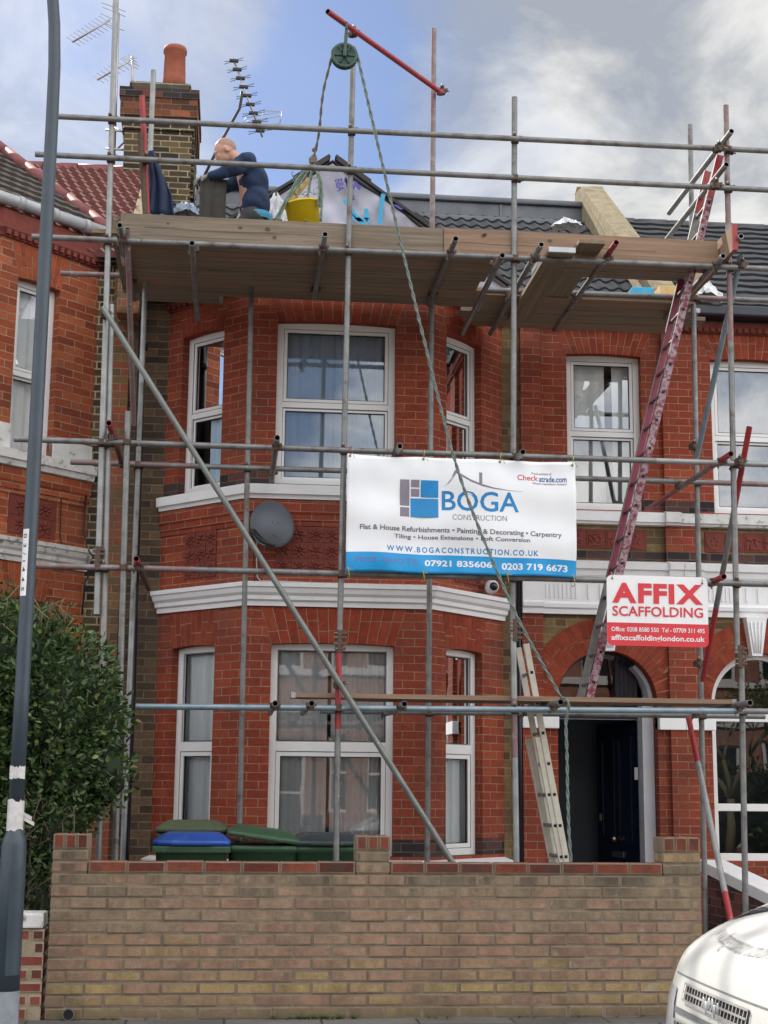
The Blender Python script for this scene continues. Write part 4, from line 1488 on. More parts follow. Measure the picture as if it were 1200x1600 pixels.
for P in ([(-4.1, YB - 0.12, 6.80), (-2.30, YB - 0.12, 6.80), (-1.37, YF - 0.05, 6.82)],):
    mb.path(P, 0.058, M['gutter_white'], 12)
    for s in (0.2, 0.5, 0.8):
        a, b = Vector(P[1]), Vector(P[2])
        d = (b - a).normalized()
        mb.cyl(a.lerp(b, s) - d * 0.03, a.lerp(b, s) + d * 0.03, 0.066, None, M['gutter_white'], 12)
mb.build('gutter', lh)
# hipped bay roof and the main roof behind
hipL = (-1.33, YF + 0.05, 6.84)
hip_top = (-3.1, 15.7, 8.6)
mb = MB()
tiled_slope(mb, (-2.34, YB - 0.16, 6.83), hipL, hip_top, hip_top, 11, M['brown_tile'], 0.17, 0.008, 0.034)
tiled_slope(mb, (-4.2, YB - 0.16, 6.83), (-2.34, YB - 0.16, 6.83), hip_top, hip_top, 11, M['brown_tile'], 0.17, 0.008, 0.034)
tiled_slope(mb, (-4.5, 14.0, 6.55), (-1.2, 14.0, 6.55), (-4.5, 17.1, 8.78), (-1.2, 17.1, 8.78), 17, M['red_tile'], 0.11, 0.034, 0.045, stagger=True)
mb.face([(-9, 14.0, 6.5), (-1.2, 14.0, 6.5), (-1.2, 17.1, 8.75), (-9, 17.1, 8.75)], M['batten'])
mb.face([(-9, 20.2, 6.5), (-1.2, 20.2, 6.5), (-1.2, 17.1, 8.78), (-9, 17.1, 8.78)], M['red_tile'])
lroof = mb.build('roof', lh)
mb = MB()


def ridge_run(mb, a, b, n, r, m):
    a, b = Vector(a), Vector(b)
    for i in range(n):
        p, q_ = a.lerp(b, i / n), a.lerp(b, (i + 0.98) / n)
        mb.cyl(p, q_, r * 0.94, r, m, 12)


ridge_run(mb, (hipL[0], hipL[1], hipL[2] + 0.02), (hip_top[0], hip_top[1], hip_top[2] + 0.04), 7, 0.075, M['ridge_tile'])
mb.build('hip_tiles', lroof)
mb = MB()
ridge_run(mb, (-2.34, YB - 0.16, 6.86), (hip_top[0], hip_top[1], hip_top[2] + 0.03), 9, 0.07, M['ridge_tile'])
mb.build('hip_tiles', lroof)
mb = MB()
ridge_run(mb, (-4.5, 17.1, 8.76), (-1.22, 17.1, 8.76), 8, 0.085, M['ridge_tile'])
mb.build('ridge_tiles', lroof)
FP = Fr((-1.43, YF), (-1.10, YF))
mb = MB()
wall(mb, FP, [(0, 6.9, M['brick_sooty'])], u1=0.16)
FP.box(mb, 0.16, 0.332, -0.02, 0.05, 0, 6.45, M['brick_mixed'])
mb.face([(-9, YF + 0.01, 0), (-4.1, YF + 0.01, 0), (-4.1, YF + 0.01, 6.7), (-9, YF + 0.01, 6.7)], M['brick_orange'])
mb.build('party_pier', lh)

# ------------------------------------------------------------------ right neighbour
rh = thing('terraced_house', 'red brick neighbour house with arched ground floor window and dark tiled roof', 'house', (6.5, YF, 0))
FN = Fr((4.36, YF), (9.0, YF))


def V(x):
    return x - 4.36


w1 = (V(4.735), V(5.55), 4.19, 5.80)
w0 = (V(4.64), V(5.64), 0.80, 2.80)
mb = MB()
wall(mb, FN, [(0, 2.1, M['brick_red']), (2.1, 3.2, M['brick_stock']), (3.2, 3.69, M['brick_stock']), (3.69, 3.78, M['brick_dark']), (3.78, 4.04, M['brick_stock']),
              (4.04, 4.2, M['brick_red']), (4.2, 4.3, M['brick_dark']), (4.3, 6.14, M['brick_red'])], [w0, w1])
for z0, z1, m in ((0, 2.12, M['brick_red']), (2.12, 3.14, M['brick_red']), (3.69, 3.78, M['brick_dark']), (3.78, 4.04, M['brick_red']), (4.17, 4.29, M['brick_dark']), (4.29, 6.02, M['brick_red'])):
    FN.box(mb, 0, V(4.56), -0.02, 0.05, z0, z1, m)
mb.build('front_wall', rh)
flat_arch('arch', FN, w1[0], w1[1], 5.778, 0.018, 6.05, rh, n=12, splay=0.12)
round_arch('window_arch', FN, V(5.14), 2.30, 0.50, 0.81, V(4.57), V(5.9), rh)
entablature(rh, FN, 0.0, 4.0, [(0.003, V(4.56))])
keystone(rh, FN, V(5.085), 2.76, 3.14, 0.05, 0.105)
mb = MB()
FN.box(mb, 0.003, V(4.66), -0.1, 0.07, 2.035, 2.17, M['white_paint'], bevel=0.008)
mb.build('impost', rh)
mb = MB()
sweep(mb, [(4.36, YF), (8.4, YF)], [(0, 4.035), (0.06, 4.04), (0.065, 4.06), (0.09, 4.065), (0.095, 4.155), (0, 4.18)], M['flaky_white'])
mb.build('sill_course', rh)
relief_panel(FN, V(4.62), V(4.82), 3.79, 4.0, 1, 1, rh, style='disc')
relief_panel(FN, V(4.83), V(5.60), 3.80, 3.99, 4, 1, rh, style='tile')
mb = MB()
sweep(mb, [(4.36, YF), (8.4, YF)], [(0, 6.05), (0.03, 6.05), (0.04, 6.08), (0.07, 6.12), (0.07, 6.16), (0, 6.17)], M['terracotta'])
for i in range(30):
    u = 0.05 + i * 0.07
    FN.box(mb, u - 0.022, u + 0.022, 0.03, 0.062, 6.06, 6.11, M['terracotta'])
mb.build('eaves_course', rh)
window(rh, FN, *w1, 'sash', curt=[(0.01, 0.99, LC, 0.015, 0.08)], seed=21, glass='glass_bright')
# arched window
fr = MB()
ua, ub = w0[0], w0[1]
for a, b in ((ua, ua + 0.065), (ub - 0.065, ub)):
    FN.box(fr, a, b, -0.15, -0.085, 0.80, 2.30, M['upvc'], bevel=0.004)
FN.box(fr, ua + 0.065, ub - 0.065, -0.15, -0.087, 0.80, 0.87, M['upvc'], bevel=0.004)
FN.box(fr, ua + 0.065, ub - 0.065, -0.15, -0.087, 1.27, 1.34, M['upvc'], bevel=0.004)
FN.box(fr, ua + 0.065, ub - 0.065, -0.15, -0.087, 2.13, 2.21, M['upvc'], bevel=0.004)
for i in range(20):
    t0, t1 = math.pi * i / 20, math.pi * (i + 1) / 20
    def A2(r, t, w):
        return FN.p(V(5.14) + r * math.cos(t), w, 2.30 + r * math.sin(t))
    fr.hexa([A2(0.44, t0, -0.086), A2(0.5, t0, -0.086), A2(0.5, t0, -0.15), A2(0.44, t0, -0.15), A2(0.44, t1, -0.086), A2(0.5, t1, -0.086), A2(0.5, t1, -0.15), A2(0.44, t1, -0.15)], M['upvc'])
aw = fr.build('window', rh)
pm = MB()
for za, zb in ((0.87, 1.27), (1.34, 2.13)):
    FN.quad(pm, ua + 0.065, ub - 0.065, za, zb, -0.12, M['glass'])
pm.face([FN.p(ua + 0.06, -0.12, 2.21), FN.p(ub - 0.06, -0.12, 2.21)] + [FN.p(V(5.14) + 0.44 * math.cos(t), -0.12, 2.30 + 0.44 * math.sin(t)) for t in [math.pi * i / 16 for i in range(17)]], M['glass'])
pm.build('pane', aw)
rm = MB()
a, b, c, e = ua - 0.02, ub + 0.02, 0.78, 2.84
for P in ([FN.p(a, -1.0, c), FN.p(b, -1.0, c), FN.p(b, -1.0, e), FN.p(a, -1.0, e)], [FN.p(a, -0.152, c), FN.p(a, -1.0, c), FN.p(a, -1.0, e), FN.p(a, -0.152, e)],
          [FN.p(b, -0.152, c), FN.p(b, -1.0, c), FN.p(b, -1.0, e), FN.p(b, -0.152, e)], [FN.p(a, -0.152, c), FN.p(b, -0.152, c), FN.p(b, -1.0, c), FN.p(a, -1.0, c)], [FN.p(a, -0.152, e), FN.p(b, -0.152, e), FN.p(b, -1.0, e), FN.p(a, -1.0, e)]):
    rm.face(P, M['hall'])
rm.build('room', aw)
mb = MB()
tiled_slope(mb, (4.38, 13.93, 6.22), (9, 13.93, 6.22), (4.38, 17.1, 8.46), (9, 17.1, 8.46), 16, M['slate_tile'], 0.3, 0.008, 0.03)
mb.face([(4.38, 13.95, 6.19), (9, 13.95, 6.19), (9, 17.1, 8.43), (4.38, 17.1, 8.43)], M['batten'])
mb.face([(4.38, 20.2, 6.2), (9, 20.2, 6.2), (9, 17.1, 8.46), (4.38, 17.1, 8.46)], M['slate_tile'])
rroof = mb.build('roof', rh)
mb = MB()
ridge_run(mb, (4.4, 17.1, 8.42), (9, 17.1, 8.42), 11, 0.07, M['slate_tile'])
mb.build('ridge_tiles', rroof)
mb = MB()
mb.box(4.40, 9, 13.87, 14.09, 6.175, 6.29, M['gutter_black'], bevel=0.02)
mb.build('gutter', rh)
# end walls and back so that the terrace is a solid thing
mb = MB()
for x in (-1.2, 4.36):
    mb.face([(x, YF + 0.2, 0), (x, 20, 0), (x, 20, 6.1), (x, 17.1, 8.4), (x, YF + 0.2, 6.2)], M['brick_stock'])
mb.face([(-1.2, 20, 0), (4.36, 20, 0), (4.36, 20, 6.2), (-1.2, 20, 6.2)], M['brick_stock'])
mb.build('back_wall', house)
#__PART2__
M['brick_purple'] = brick_mat('purple_brick', [(0, (0.05, 0.028, 0.03)), (0.6, (0.12, 0.05, 0.05)), (1, (0.2, 0.07, 0.06))], (0.2, 0.16, 0.13), bw=0.235, ms=0.005)
M['board_raw'] = mat('raw_timber', (0.62, 0.44, 0.2), (0.5, 0.34, 0.15), 0.8, 20)
M['weed'] = mat('wall_foot_weed', (0.05, 0.09, 0.02), (0.08, 0.11, 0.03), 0.7, 30)
# ------------------------------------------------------------------ garden walls
def modelled_wall(name, x0, x1, y0, y1, z0, rows, rh, m, mortar, label, cat, top=None, start=0.5, bw=0.227, j=0.0075, jitter=0.004, bevel=0.0105, parent=None, header=0.0):
    mb = MB()
    r = random.Random(hash(name) % 1000 + rows)
    mb.box(x0 + 0.004, x1 - 0.004, y0 + 0.0045, y1 - 0.004, z0 - 0.06, z0 + rows * rh - 0.004, mortar)
    for k in range(rows):
        x = x0
        first = True
        za, zb = z0 + k * rh + j / 2, z0 + (k + 1) * rh - j / 2
        while x < x1 - 0.02:
            w = bw
            if first and k % 2:
                w = bw * start
            elif header and r.random() < header:
                w = bw / 2
            first = False
            e = min(x + w, x1)
            if x1 - e < 0.05:
                e = x1
            d = r.uniform(-jitter, jitter)
            tone = r.random()
            if rows == 12:      # greyer courses above, pinkish in the middle, yellower below
                base = (0.82, 0.74, 0.86, 0.68, 0.60, 0.56, 0.58, 0.46, 0.34, 0.36, 0.24, 0.2)[k]
                tone = min(1, max(0, base + r.gauss(0, 0.13)))
            mb.box(x, e, y0 + d, y1, za + r.uniform(-.0016, .0016), zb + r.uniform(-.0016, .0016), m, tone, bevel * r.uniform(0.6, 1.1))
            x = e + j
    o = mb.build(name, parent)
    if label:
        tag(o, label, cat)
    return o


wr, wh, wy = 12, 0.0735, 9.68
wall_t = wy + 0.11
bw_root = thing('garden_wall', 'buff brick front garden wall with red brick coping and three low piers', 'wall', (1.0, wy, 0.03))
modelled_wall('brickwork', -1.10, 3.075, wy, wall_t, 0.03, wr, wh, M['wall_buff'], M['wall_mortar'], None, None, parent=bw_root)
ztop = 0.03 + wr * wh


def cap_run(x0, x1, z0, z1, n, name='coping', y0=wy - 0.004, y1=wall_t + 0.012, mm=None):
    mb = MB()
    w = (x1 - x0) / n
    mb.box(x0, x1, y0 + 0.008, y1 - 0.004, z0 - 0.002, z1 - 0.006, M['wall_mortar'])
    for i in range(n):
        d = rnd.uniform(-.002, .002)
        mb.box(x0 + i * w + 0.004, x0 + (i + 1) * w - 0.004, y0 + d, y1, z0 + 0.005, z1 + rnd.uniform(-.003, .003), mm or M['wall_cap'], rnd.random(), 0.008)
    return mb.build(name, bw_root)


cap_run(-0.875, 0.808, ztop, ztop + 0.075, 7)
cap_run(1.035, 2.818, ztop, ztop + 0.075, 8)
for (xa, xb) in ((-1.10, -0.88), (0.812, 1.03), (2.823, 3.075)):
    mb = MB()
    mb.box(xa + 0.004, xb - 0.004, wy + 0.006, wy + 0.215, ztop - 0.002, ztop + 2 * wh - 0.004, M['wall_mortar'])
    for k in range(2):
        mb.box(xa, xb, wy + rnd.uniform(-.002, .002), wy + 0.22, ztop + k * wh + 0.006, ztop + (k + 1) * wh - 0.006, M['wall_buff'], rnd.random(), 0.008)
    mb.build('pier', bw_root)
    cap_run(xa, xb, ztop + 2 * wh, ztop + 2 * wh + 0.095, 3, 'pier_coping', wy - 0.003, wy + 0.224)
mb = MB()
p = at(107, 1585, 9.66)
mb.tube((p.x, wy - 0.035, p.z), (p.x, wy + 0.1, p.z), [(1, M['pipe_grey'])], r=0.036, n=18)
mb.build('drain_pipe', bw_root)

lw = thing('garden_wall', 'low dark red brick wall with flaking white coping at the hedge foot', 'wall', (-1.6, wy, 0.03))
modelled_wall('brickwork', -2.418, -1.125, wy - 0.005, wy + 0.21, 0.03, 7, 0.078, M['wall_redlow'], M['pale_mortar'], None, None, parent=lw, header=0.45, j=0.014, jitter=0.005)
mb = MB()
mb.box(-2.4, -1.135, wy - 0.02, wy + 0.225, 0.578, 0.668, M['flaky_white'], bevel=0.012)
mb.build('coping', lw)

sw = thing('garden_wall', 'dark brick dividing wall with sloping white coping beside the right hand doorway', 'wall', (4.25, 12.4, 0.05))
pa, pb = at(1096, 1343, 13.6), at(1210, 1398, 11.9)
pc = pb + (pb - pa) * 0.9
F = Fr((pa.x, pa.y), (pc.x, pc.y))
mb = MB()
q = F.p
L = F.L
za, zb = pa.z, pc.z
mb.hexa([q(0, 0, 0), q(L, 0, 0), q(L, -0.2, 0), q(0, -0.2, 0), q(0, 0, za - 0.1), q(L, 0, zb - 0.1), q(L, -0.2, zb - 0.1), q(0, -0.2, za - 0.1)], M['brick_purple'])
mb.build('brickwork', sw)
mb = MB()
mb.hexa([q(-0.01, 0.025, za - 0.1), q(L, 0.025, zb - 0.1), q(L, -0.22, zb - 0.1), q(-0.01, -0.22, za - 0.1), q(-0.01, 0.025, za), q(L, 0.025, zb), q(L, -0.22, zb), q(-0.01, -0.22, za)], M['white_paint'], bevel=0.01)
mb.build('coping', sw)

# ------------------------------------------------------------------ scaffold
YO, YI = 11.75, 12.90
sc = thing('scaffolding', 'galvanised and red tube scaffold standing across the front of the bay house', 'scaffolding', (1.5, YO, 0.05))
GV, GP, GB, GR, GK = M['galv'], M['galv_pale'], M['galv_blue'], M['galv_red'], M['galv_pink']


def tb(name, p0, p1, segs=None):
    mb = MB()
    mb.tube(p0, p1, segs or [(1, GV)])
    return mb.build(name, sc)


def foot(x, y, Y):
    p = at(x, y, Y)
    return Vector((p.x, Y, 0.09))


def base_plate(p):
    mb = MB()
    mb.box(p.x - 0.075, p.x + 0.075, p.y - 0.075, p.y + 0.075, 0.052, 0.062, M['coupler'], bevel=0.002)
    mb.cyl((p.x, p.y, 0.062), (p.x, p.y, 0.12), 0.017, None, M['coupler'], 8)
    return mb.build('base_plate', sc)


STD = []


def standard(top, bot, Y, segs=None, plate=True):
    p0 = at(top[0], top[1], Y)
    p1 = foot(bot[0], bot[1], Y) if plate else at(bot[0], bot[1], Y)
    tb('standard', p1, p0, segs)
    if plate:
        base_plate(p1)
    STD.append((p1, p0))


standard((184.5, -110), (151, 960), YO, [(1, GP)], False)
standard((174, 476), (157, 1345), YO + 0.03, [(1, GP)])
standard((552, 74), (530.5, 1003), YO, None, False)
p = at(530, 1000, YO)
z_red0 = at(528, 1135, YO).z
standard((529.5, 1006), (525.5, 1345), YO, [((z_red0 - 0.09) / (p.z - 0.09), GV), (1, GR)])
standard((804, 152), (801, 985), YO, None, False)
standard((802, 990), (808, 1350), YO, [(0.62, GP), (0.8, GK), (1, GP)])
standard((1134, 165), (1152, 1022), YO, [(0.12, GV), (0.55, GV), (0.8, GK), (1, GK)], False)
standard((1158, 1016), (1164, 1440), YO + 0.01, [(1, GV)])
standard((240, 110), (192, 1340), YI, [(0.35, GP), (0.62, GV), (1, GP)])
standard((393, 446), (375, 1300), YI, [(1, GV)])
standard((678, 45), (667, 1340), YI, [(0.72, GV), (1, GK)])
standard((1078, 195), (1103, 1480), YI, [(0.6, GV), (1, GV)])
standard((200, 643), (188, 1200), YO - 0.07, [(1, GV)])

LEDGERS = []


def ledger(a, b, Y, segs=None, name='ledger'):
    p0, p1 = at(*a, Y), at(*b, Y)
    zc = (p0.z + p1.z) / 2
    tb(name, p0, p1, segs)
    LEDGERS.append((p0, p1))


YL = YO - 0.05
ledger((50, 370), (1262, 423), YL, [(0.2, GV), (1, GV)])
ledger((22, 686), (1262, 728), YL, [(0.55, GV), (0.8, GV), (1, M['galv_pale'])])
ledger((55, 884), (1262, 914.5), YL, [(0.2, GK), (0.5, GV), (1, GV)])
ledger((212, 1104), (1262, 1112), YL, [(0.9, GB), (1, GV)])
ledger((90, 182), (1262, 239), YL, [(0.3, GV), (1, GV)], 'guard_rail')
ledger((55, 241), (1262, 300), YL, [(0.4, GV), (1, GV)], 'guard_rail')
YLi = YI - 0.05
ledger((95, 427), (1262, 472), YLi, [(0.08, GK), (0.8, GV), (0.9, GK), (1, GV)])
ledger((110, 722), (1262, 759), YLi, [(0.16, GK), (0.85, GV), (1, GK)])
ledger((500, 1111), (1195, 1119.5), YLi, [(1, GV)])

TR = []


def transom(x, y, Yf, Yb, segs=None, name='transom', zadd=0.0):
    p = at(x, y, Yf)
    e = Vector((p.x, Yb, p.z + zadd))
    tb(name, p, e, segs)
    TR.append((p, e))


transom(187, 352, 11.45, 13.3)
transom(300, 380, 11.45, 13.45)
transom(508, 366, 11.40, 13.0, [(0.14, GP), (1, GV)])
transom(712, 373, 11.40, 13.1)
transom(785, 399, 11.45, 13.6)
transom(846, 382, 11.40, 13.85, [(0.2, GP), (1, GV)])
transom(963, 379, 11.40, 13.8, [(0.10, GR), (1, GV)])
transom(1158, 369, 11.40, 13.9, [(0.15, GP), (1, GV)])
transom(1130, 400, 11.50, 13.2, [(0.3, GP), (1, GV)])
transom(170, 661, 11.40, 12.98, [(0.5, GR), (1, M['coupler'])])
transom(433, 684, 11.45, 13.1)
transom(625, 697, 11.45, 13.05)
transom(817, 706, 11.45, 13.7)
transom(1142, 709, 11.45, 13.9, [(0.2, GR), (0.6, GK), (1, GR)])
transom(213, 873, 11.45, 13.2, [(0.2, GR), (1, M['coupler'])])
transom(1131, 901, 11.45, 13.3, [(0.2, GR), (1, GV)])
transom(430, 1099, 11.45, 13.0)
transom(487, 1099, 11.45, 13.0, [(0.1, GK), (1, GV)])
transom(632, 1100, 11.42, 13.0)
transom(876, 1097, 11.42, 13.5)
transom(1172, 1098, 11.42, 13.4)

# braces and rails
tb('brace', at(160, 480, 11.63), at(716, 1362, 11.63), [(1, M['galv_olive'])])
p0, p1 = at(160, 480, 11.63), at(716, 1362, 11.63)
tb('brace', at(1158, 398, 11.66), at(1089, 714, 12.82), [(1, GB)])
tb('brace', at(1171, 667, 11.64), at(1098, 1064, 12.83), [(0.30, GR), (0.62, GV), (0.70, GV), (1, GR)])
ga = at(1146, 1458, 10.9)
tb('brace', at(1076, 1122, 12.78), Vector((ga.x, ga.y, ga.z)), [(0.24, GR), (0.84, GP), (1, GR)])
tb('brace', at(199, 357, 11.66), at(209, 664, 12.84), [(0.15, GK), (0.5, GK), (1, GK)])
gp = at(1143, 205, 11.5)
tb('return_rail', gp, Vector((gp.x, 13.35, gp.z)), [(0.2, GP), (1, GP)])
gp = at(1135, 257, 11.5)
tb('return_rail', gp, Vector((gp.x, 13.35, gp.z)), [(0.2, GV), (1, GP)])
tb('gin_beam', at(512, 18, 11.35), at(690, 145, 12.86), [(0.1, GR), (1, GR)])
tb('upright', at(222, 150, 11.85), at(231, 345, 11.85), [(1, GR)])
tb('upright', at(219, 210, 11.82), at(228, 345, 11.82), [(1, M['coupler'])])


# couplers at every crossing of a standard with a ledger, and of a transom with a ledger
def coupler_mesh():
    mb = MB()
    C1, C2 = M['coupler'], M['coupler_pale']
    mb.tube((-0.028, 0, 0), (0.028, 0, 0), [(1, C1)], r=0.0335, n=12)
    mb.tube((0, 0.0, -0.028), (0, 0.0, 0.028), [(1, C1)], r=0.0335, n=12)
    mb.box(-0.024, 0.024, -0.012, 0.05, -0.024, 0.024, C1, bevel=0.006)
    mb.cyl((0.035, -0.02, 0.012), (0.075, -0.02, 0.012), 0.008, None, C2, 6)
    mb.cyl((-0.012, -0.03, 0.03), (-0.012, -0.03, 0.062), 0.008, None, C2, 6)
    mb.box(0.03, 0.052, -0.034, -0.006, -0.004, 0.028, C1, bevel=0.003)
    mb.box(-0.026, 0.002, -0.044, -0.016, 0.028, 0.046, C1, bevel=0.003)
    return mb.build('coupler', sc)


c_proto = coupler_mesh()
first = [True]


def coupler(p, rz=0.0, flip=False):
    o = c_proto if first[0] else c_proto.copy()
    if not first[0]:
        COL.objects.link(o)
    first[0] = False
    o.matrix_parent_inverse = Matrix.Translation(-WORLD_LOC[sc.name])
    o.location = p
    o.rotation_euler = (math.pi if flip else 0, rnd.uniform(-.1, .1), rz + rnd.uniform(-.12, .12))


for (s0, s1) in STD:
    for (l0, l1) in LEDGERS:
        if abs(l0.y + 0.05 - s0.y) > 0.13:
            continue
        f = (s0.x - l0.x) / (l1.x - l0.x)
        if not 0 <= f <= 1:
            continue
        z = l0.z + (l1.z - l0.z) * f
        if s0.z - 0.05 < z < s1.z + 0.05:
            t = (z - s0.z) / (s1.z - s0.z)
            x = s0.x + (s1.x - s0.x) * t
            coupler(Vector((x, (l0.y + s0.y) / 2, z)), 0, rnd.random() < 0.5)
for (t0, t1) in TR:
    for (l0, l1) in LEDGERS:
        if not t0.y < l0.y < t1.y:
            continue
        f = (t0.x - l0.x) / (l1.x - l0.x)
        z = l0.z + (l1.z - l0.z) * f
        if abs(z - t0.z) < 0.14 and 0 <= f <= 1:
            coupler(Vector((t0.x, l0.y, (z + t0.z) / 2)), math.pi / 2, True)
for px, py, Y in ((163, 492, 11.68), (529, 1070, 11.68), (1155, 722, 11.68), (1158, 415, 11.69), (1084, 698, 12.86), (1091, 1037, 12.86), (228, 250, 11.78), (690, 143, 12.88), (552, 52, 11.75), (1122, 232, 11.65), (1118, 290, 11.65)):
    coupler(at(px, py, Y), 0.4)


def splice(px, py, Y):
    p = at(px, py, Y)
    mb = MB()
    mb.tube((p.x, p.y, p.z - 0.09), (p.x, p.y, p.z + 0.09), [(1, M['coupler'])], r=0.031, n=12)
    for dz_ in (-0.06, -0.02, 0.03, 0.065):
        mb.box(p.x + 0.02, p.x + 0.05, p.y - 0.03, p.y - 0.005, p.z + dz_ - 0.012, p.z + dz_ + 0.012, M['coupler'], bevel=0.003)
        mb.cyl((p.x - 0.045, p.y - 0.02, p.z + dz_), (p.x + 0.055, p.y - 0.02, p.z + dz_), 0.007, None, M['coupler_pale'], 6)
    mb.build('splice_coupler', sc)


splice(530, 1002, YO)
splice(804, 985, YO)
splice(153, 872, YO)
splice(1155, 1026, YO)

# toe boards are fixed to the scaffold
zt0 = 5.895


def toe(px0, px1, Y, m, zlo, zhi, name='toe_board'):
    a, b = at(px0, 350, Y), at(px1, 375, Y)
    mb = MB()
    N = 14
    rows = []
    for i in range(N + 1):
        x = a.x + (b.x - a.x) * i / N
        w = 0.004 * math.sin(x * 2.1) + rnd.uniform(-.0015, .0015)
        rows.append([mb.v((x, Y + w, zlo + rnd.uniform(-.002, .002))), mb.v((x, Y + w, zhi + rnd.uniform(-.002, .002))), mb.v((x, Y + 0.038 + w, zhi)), mb.v((x, Y + 0.038 + w, zlo))])
    for r0, r1 in zip(rows, rows[1:]):
        for k in range(4):
            mb.vface([r0[k], r0[(k + 1) % 4], r1[(k + 1) % 4], r1[k]], m)
    mb.vface(rows[0], m)
    mb.vface(list(reversed(rows[-1])), m)
    for zc in (0.47, 0.2):      # long drying cracks in the old board
        x = a.x + rnd.uniform(0.05, 0.3)
        while x < b.x - 0.3:
            L_ = rnd.uniform(0.4, 1.1)
            xe = min(x + L_, b.x - 0.05)
            zq = zlo + (zhi - zlo) * (zc + rnd.uniform(-.06, .06))
            n_ = 10
            for q_ in range(n_):
                xa, xb = x + (xe - x) * q_ / n_, x + (xe - x) * (q_ + 1) / n_
                wv = lambda t: 0.004 * math.sin(t * 5) + 0.002 * math.sin(t * 17)
                th = 0.0016 if zc > 0.4 else 0.001
                mb.face([(xa, Y - 0.0065, zq + wv(xa) - th), (xb, Y - 0.0065, zq + wv(xb) - th), (xb, Y - 0.0065, zq + wv(xb) + th), (xa, Y - 0.0065, zq + wv(xa) + th)], M['knot'])
            x = xe + rnd.uniform(0.1, 0.6)
    for i in range(5):
        x, z = rnd.uniform(a.x, b.x), rnd.uniform(zlo + 0.04, zhi - 0.04)
        rr = rnd.uniform(0.007, 0.016)
        mb.face([(x + math.cos(t) * rr * 1.3, Y - 0.007, z + math.sin(t) * rr) for t in angs(10)], M['knot'])
    return mb.build(name, sc)


toe(188, 693, YO + 0.03, M['board'], zt0, zt0 + 0.232)
toe(694, 1121, YO + 0.015, M['board_pale'], zt0 + 0.002, zt0 + 0.23)
pe = at(1121, 385, YO)
mb = MB()
mb.box(pe.x + 0.03, pe.x + 0.068, 11.45, 12.75, zt0 + 0.03, zt0 + 0.255, M['board_pale'])
mb.box(pe.x + 0.028, pe.x + 0.07, 11.435, 11.46, zt0 + 0.028, zt0 + 0.257, GR)
mb.build('toe_board', sc)
pl = at(186, 350, YO)
mb = MB()
mb.box(pl.x - 0.06, pl.x - 0.022, 11.85, 13.2, zt0 + 0.02, zt0 + 0.245, M['board'])
mb.build('toe_board', sc)

# loose boards lying on the transoms
bz = 5.925
bx0, bxm, bx1 = -1.06, 1.9, 4.08


def plank(x0, x1, y0, y1, z, m, label, group, thick=0.038, band=True, rot=0.0):
    mb = MB()
    mb.box(x0, x1, y0, y1, z, z + thick, m, bevel=0.004)
    if band:
        if x1 - x0 > y1 - y0:
            for a, b in ((x0 - 0.002, x0 + 0.035), (x1 - 0.035, x1 + 0.002)):
                mb.box(a, b, y0 - 0.002, y1 + 0.002, z - 0.0025, z + thick + 0.0025, M['board_band'])
        else:
            for a, b in ((y0 - 0.002, y0 + 0.035),):
                mb.box(x0 - 0.002, x1 + 0.002, a, b, z - 0.0025, z + thick + 0.0025, M['board_band'])
    o = mb.build('scaffold_board')
    return tag(o, label, 'board', group)


GRP = 'scaffold boards of the top platform'
ords = ('front', 'second', 'third', 'fourth', 'fifth', 'innermost')
mats_ = (M['board_deck'], M['board_deck_warm'], M['board_deck'], M['board_deck'], M['board_deck_warm'], M['board_deck'])
for i, y in enumerate((11.81, 12.045, 12.28, 12.515, 12.75, 12.985)):
    plank(bx0 + (0.05 if i == 2 else 0), bxm + 0.2 + 0.04 * ((i * 2) % 3), y, y + 0.225, bz, mats_[i],
          '%s long board of the platform under the kneeling man, counted from the street' % ords[i], GRP, band=False)
for i, y in enumerate((11.81, 12.045)):
    plank(2.62 - 0.1 * i, bx1 - 0.05 - 0.12 * i, y, y + 0.225, bz, mats_[i + 1], '%s board behind the toe board beside the red tube ladder top' % ords[i], GRP)
for i, y in enumerate((12.86, 13.095, 13.33, 13.565)):
    plank(2.05 + 0.14 * (i % 2), bx1 + 0.1 + 0.13 * (i % 3), y, y + 0.225, bz + 0.002, mats_[(i * 2 + 1) % 6],
          '%s board against the house above the door window, seen from below' % ords[i], GRP, band=(i == 1))
plank(-1.0, -0.2, 13.22, 13.445, bz + 0.004, M['board'], 'short dark infill board tucked between bay and left hand downpipe', GRP)
p = at(879, 397, 11.55)
plank(p.x - 0.115, p.x + 0.11, 11.55, 13.45, 5.878, M['board_y'], 'loose board with grey metal end band poking out under the toe board', 'loose boards laid towards the house')
p = at(926, 382, 11.5)
plank(p.x - 0.115, p.x + 0.11, 11.5, 13.4, 5.945, M['board_y'], 'loose board with raw yellow end poking out beside the red transom', 'loose boards laid towards the house', band=False)
# low lift boards
GR2 = 'boards of the low lift'
a, b = at(455, 1091, 11.8), at(1150, 1092, 11.8)
plank(a.x, b.x, 11.79, 12.015, 2.155, M['board_pale'], 'long board of the low lift in front of the bay window and doorway', GR2)
plank(a.x + 0.5, b.x - 0.05, 12.03, 12.255, 2.156, M['board'], 'inner low lift board lying behind the long front one', GR2)

# ------------------------------------------------------------------ ladders


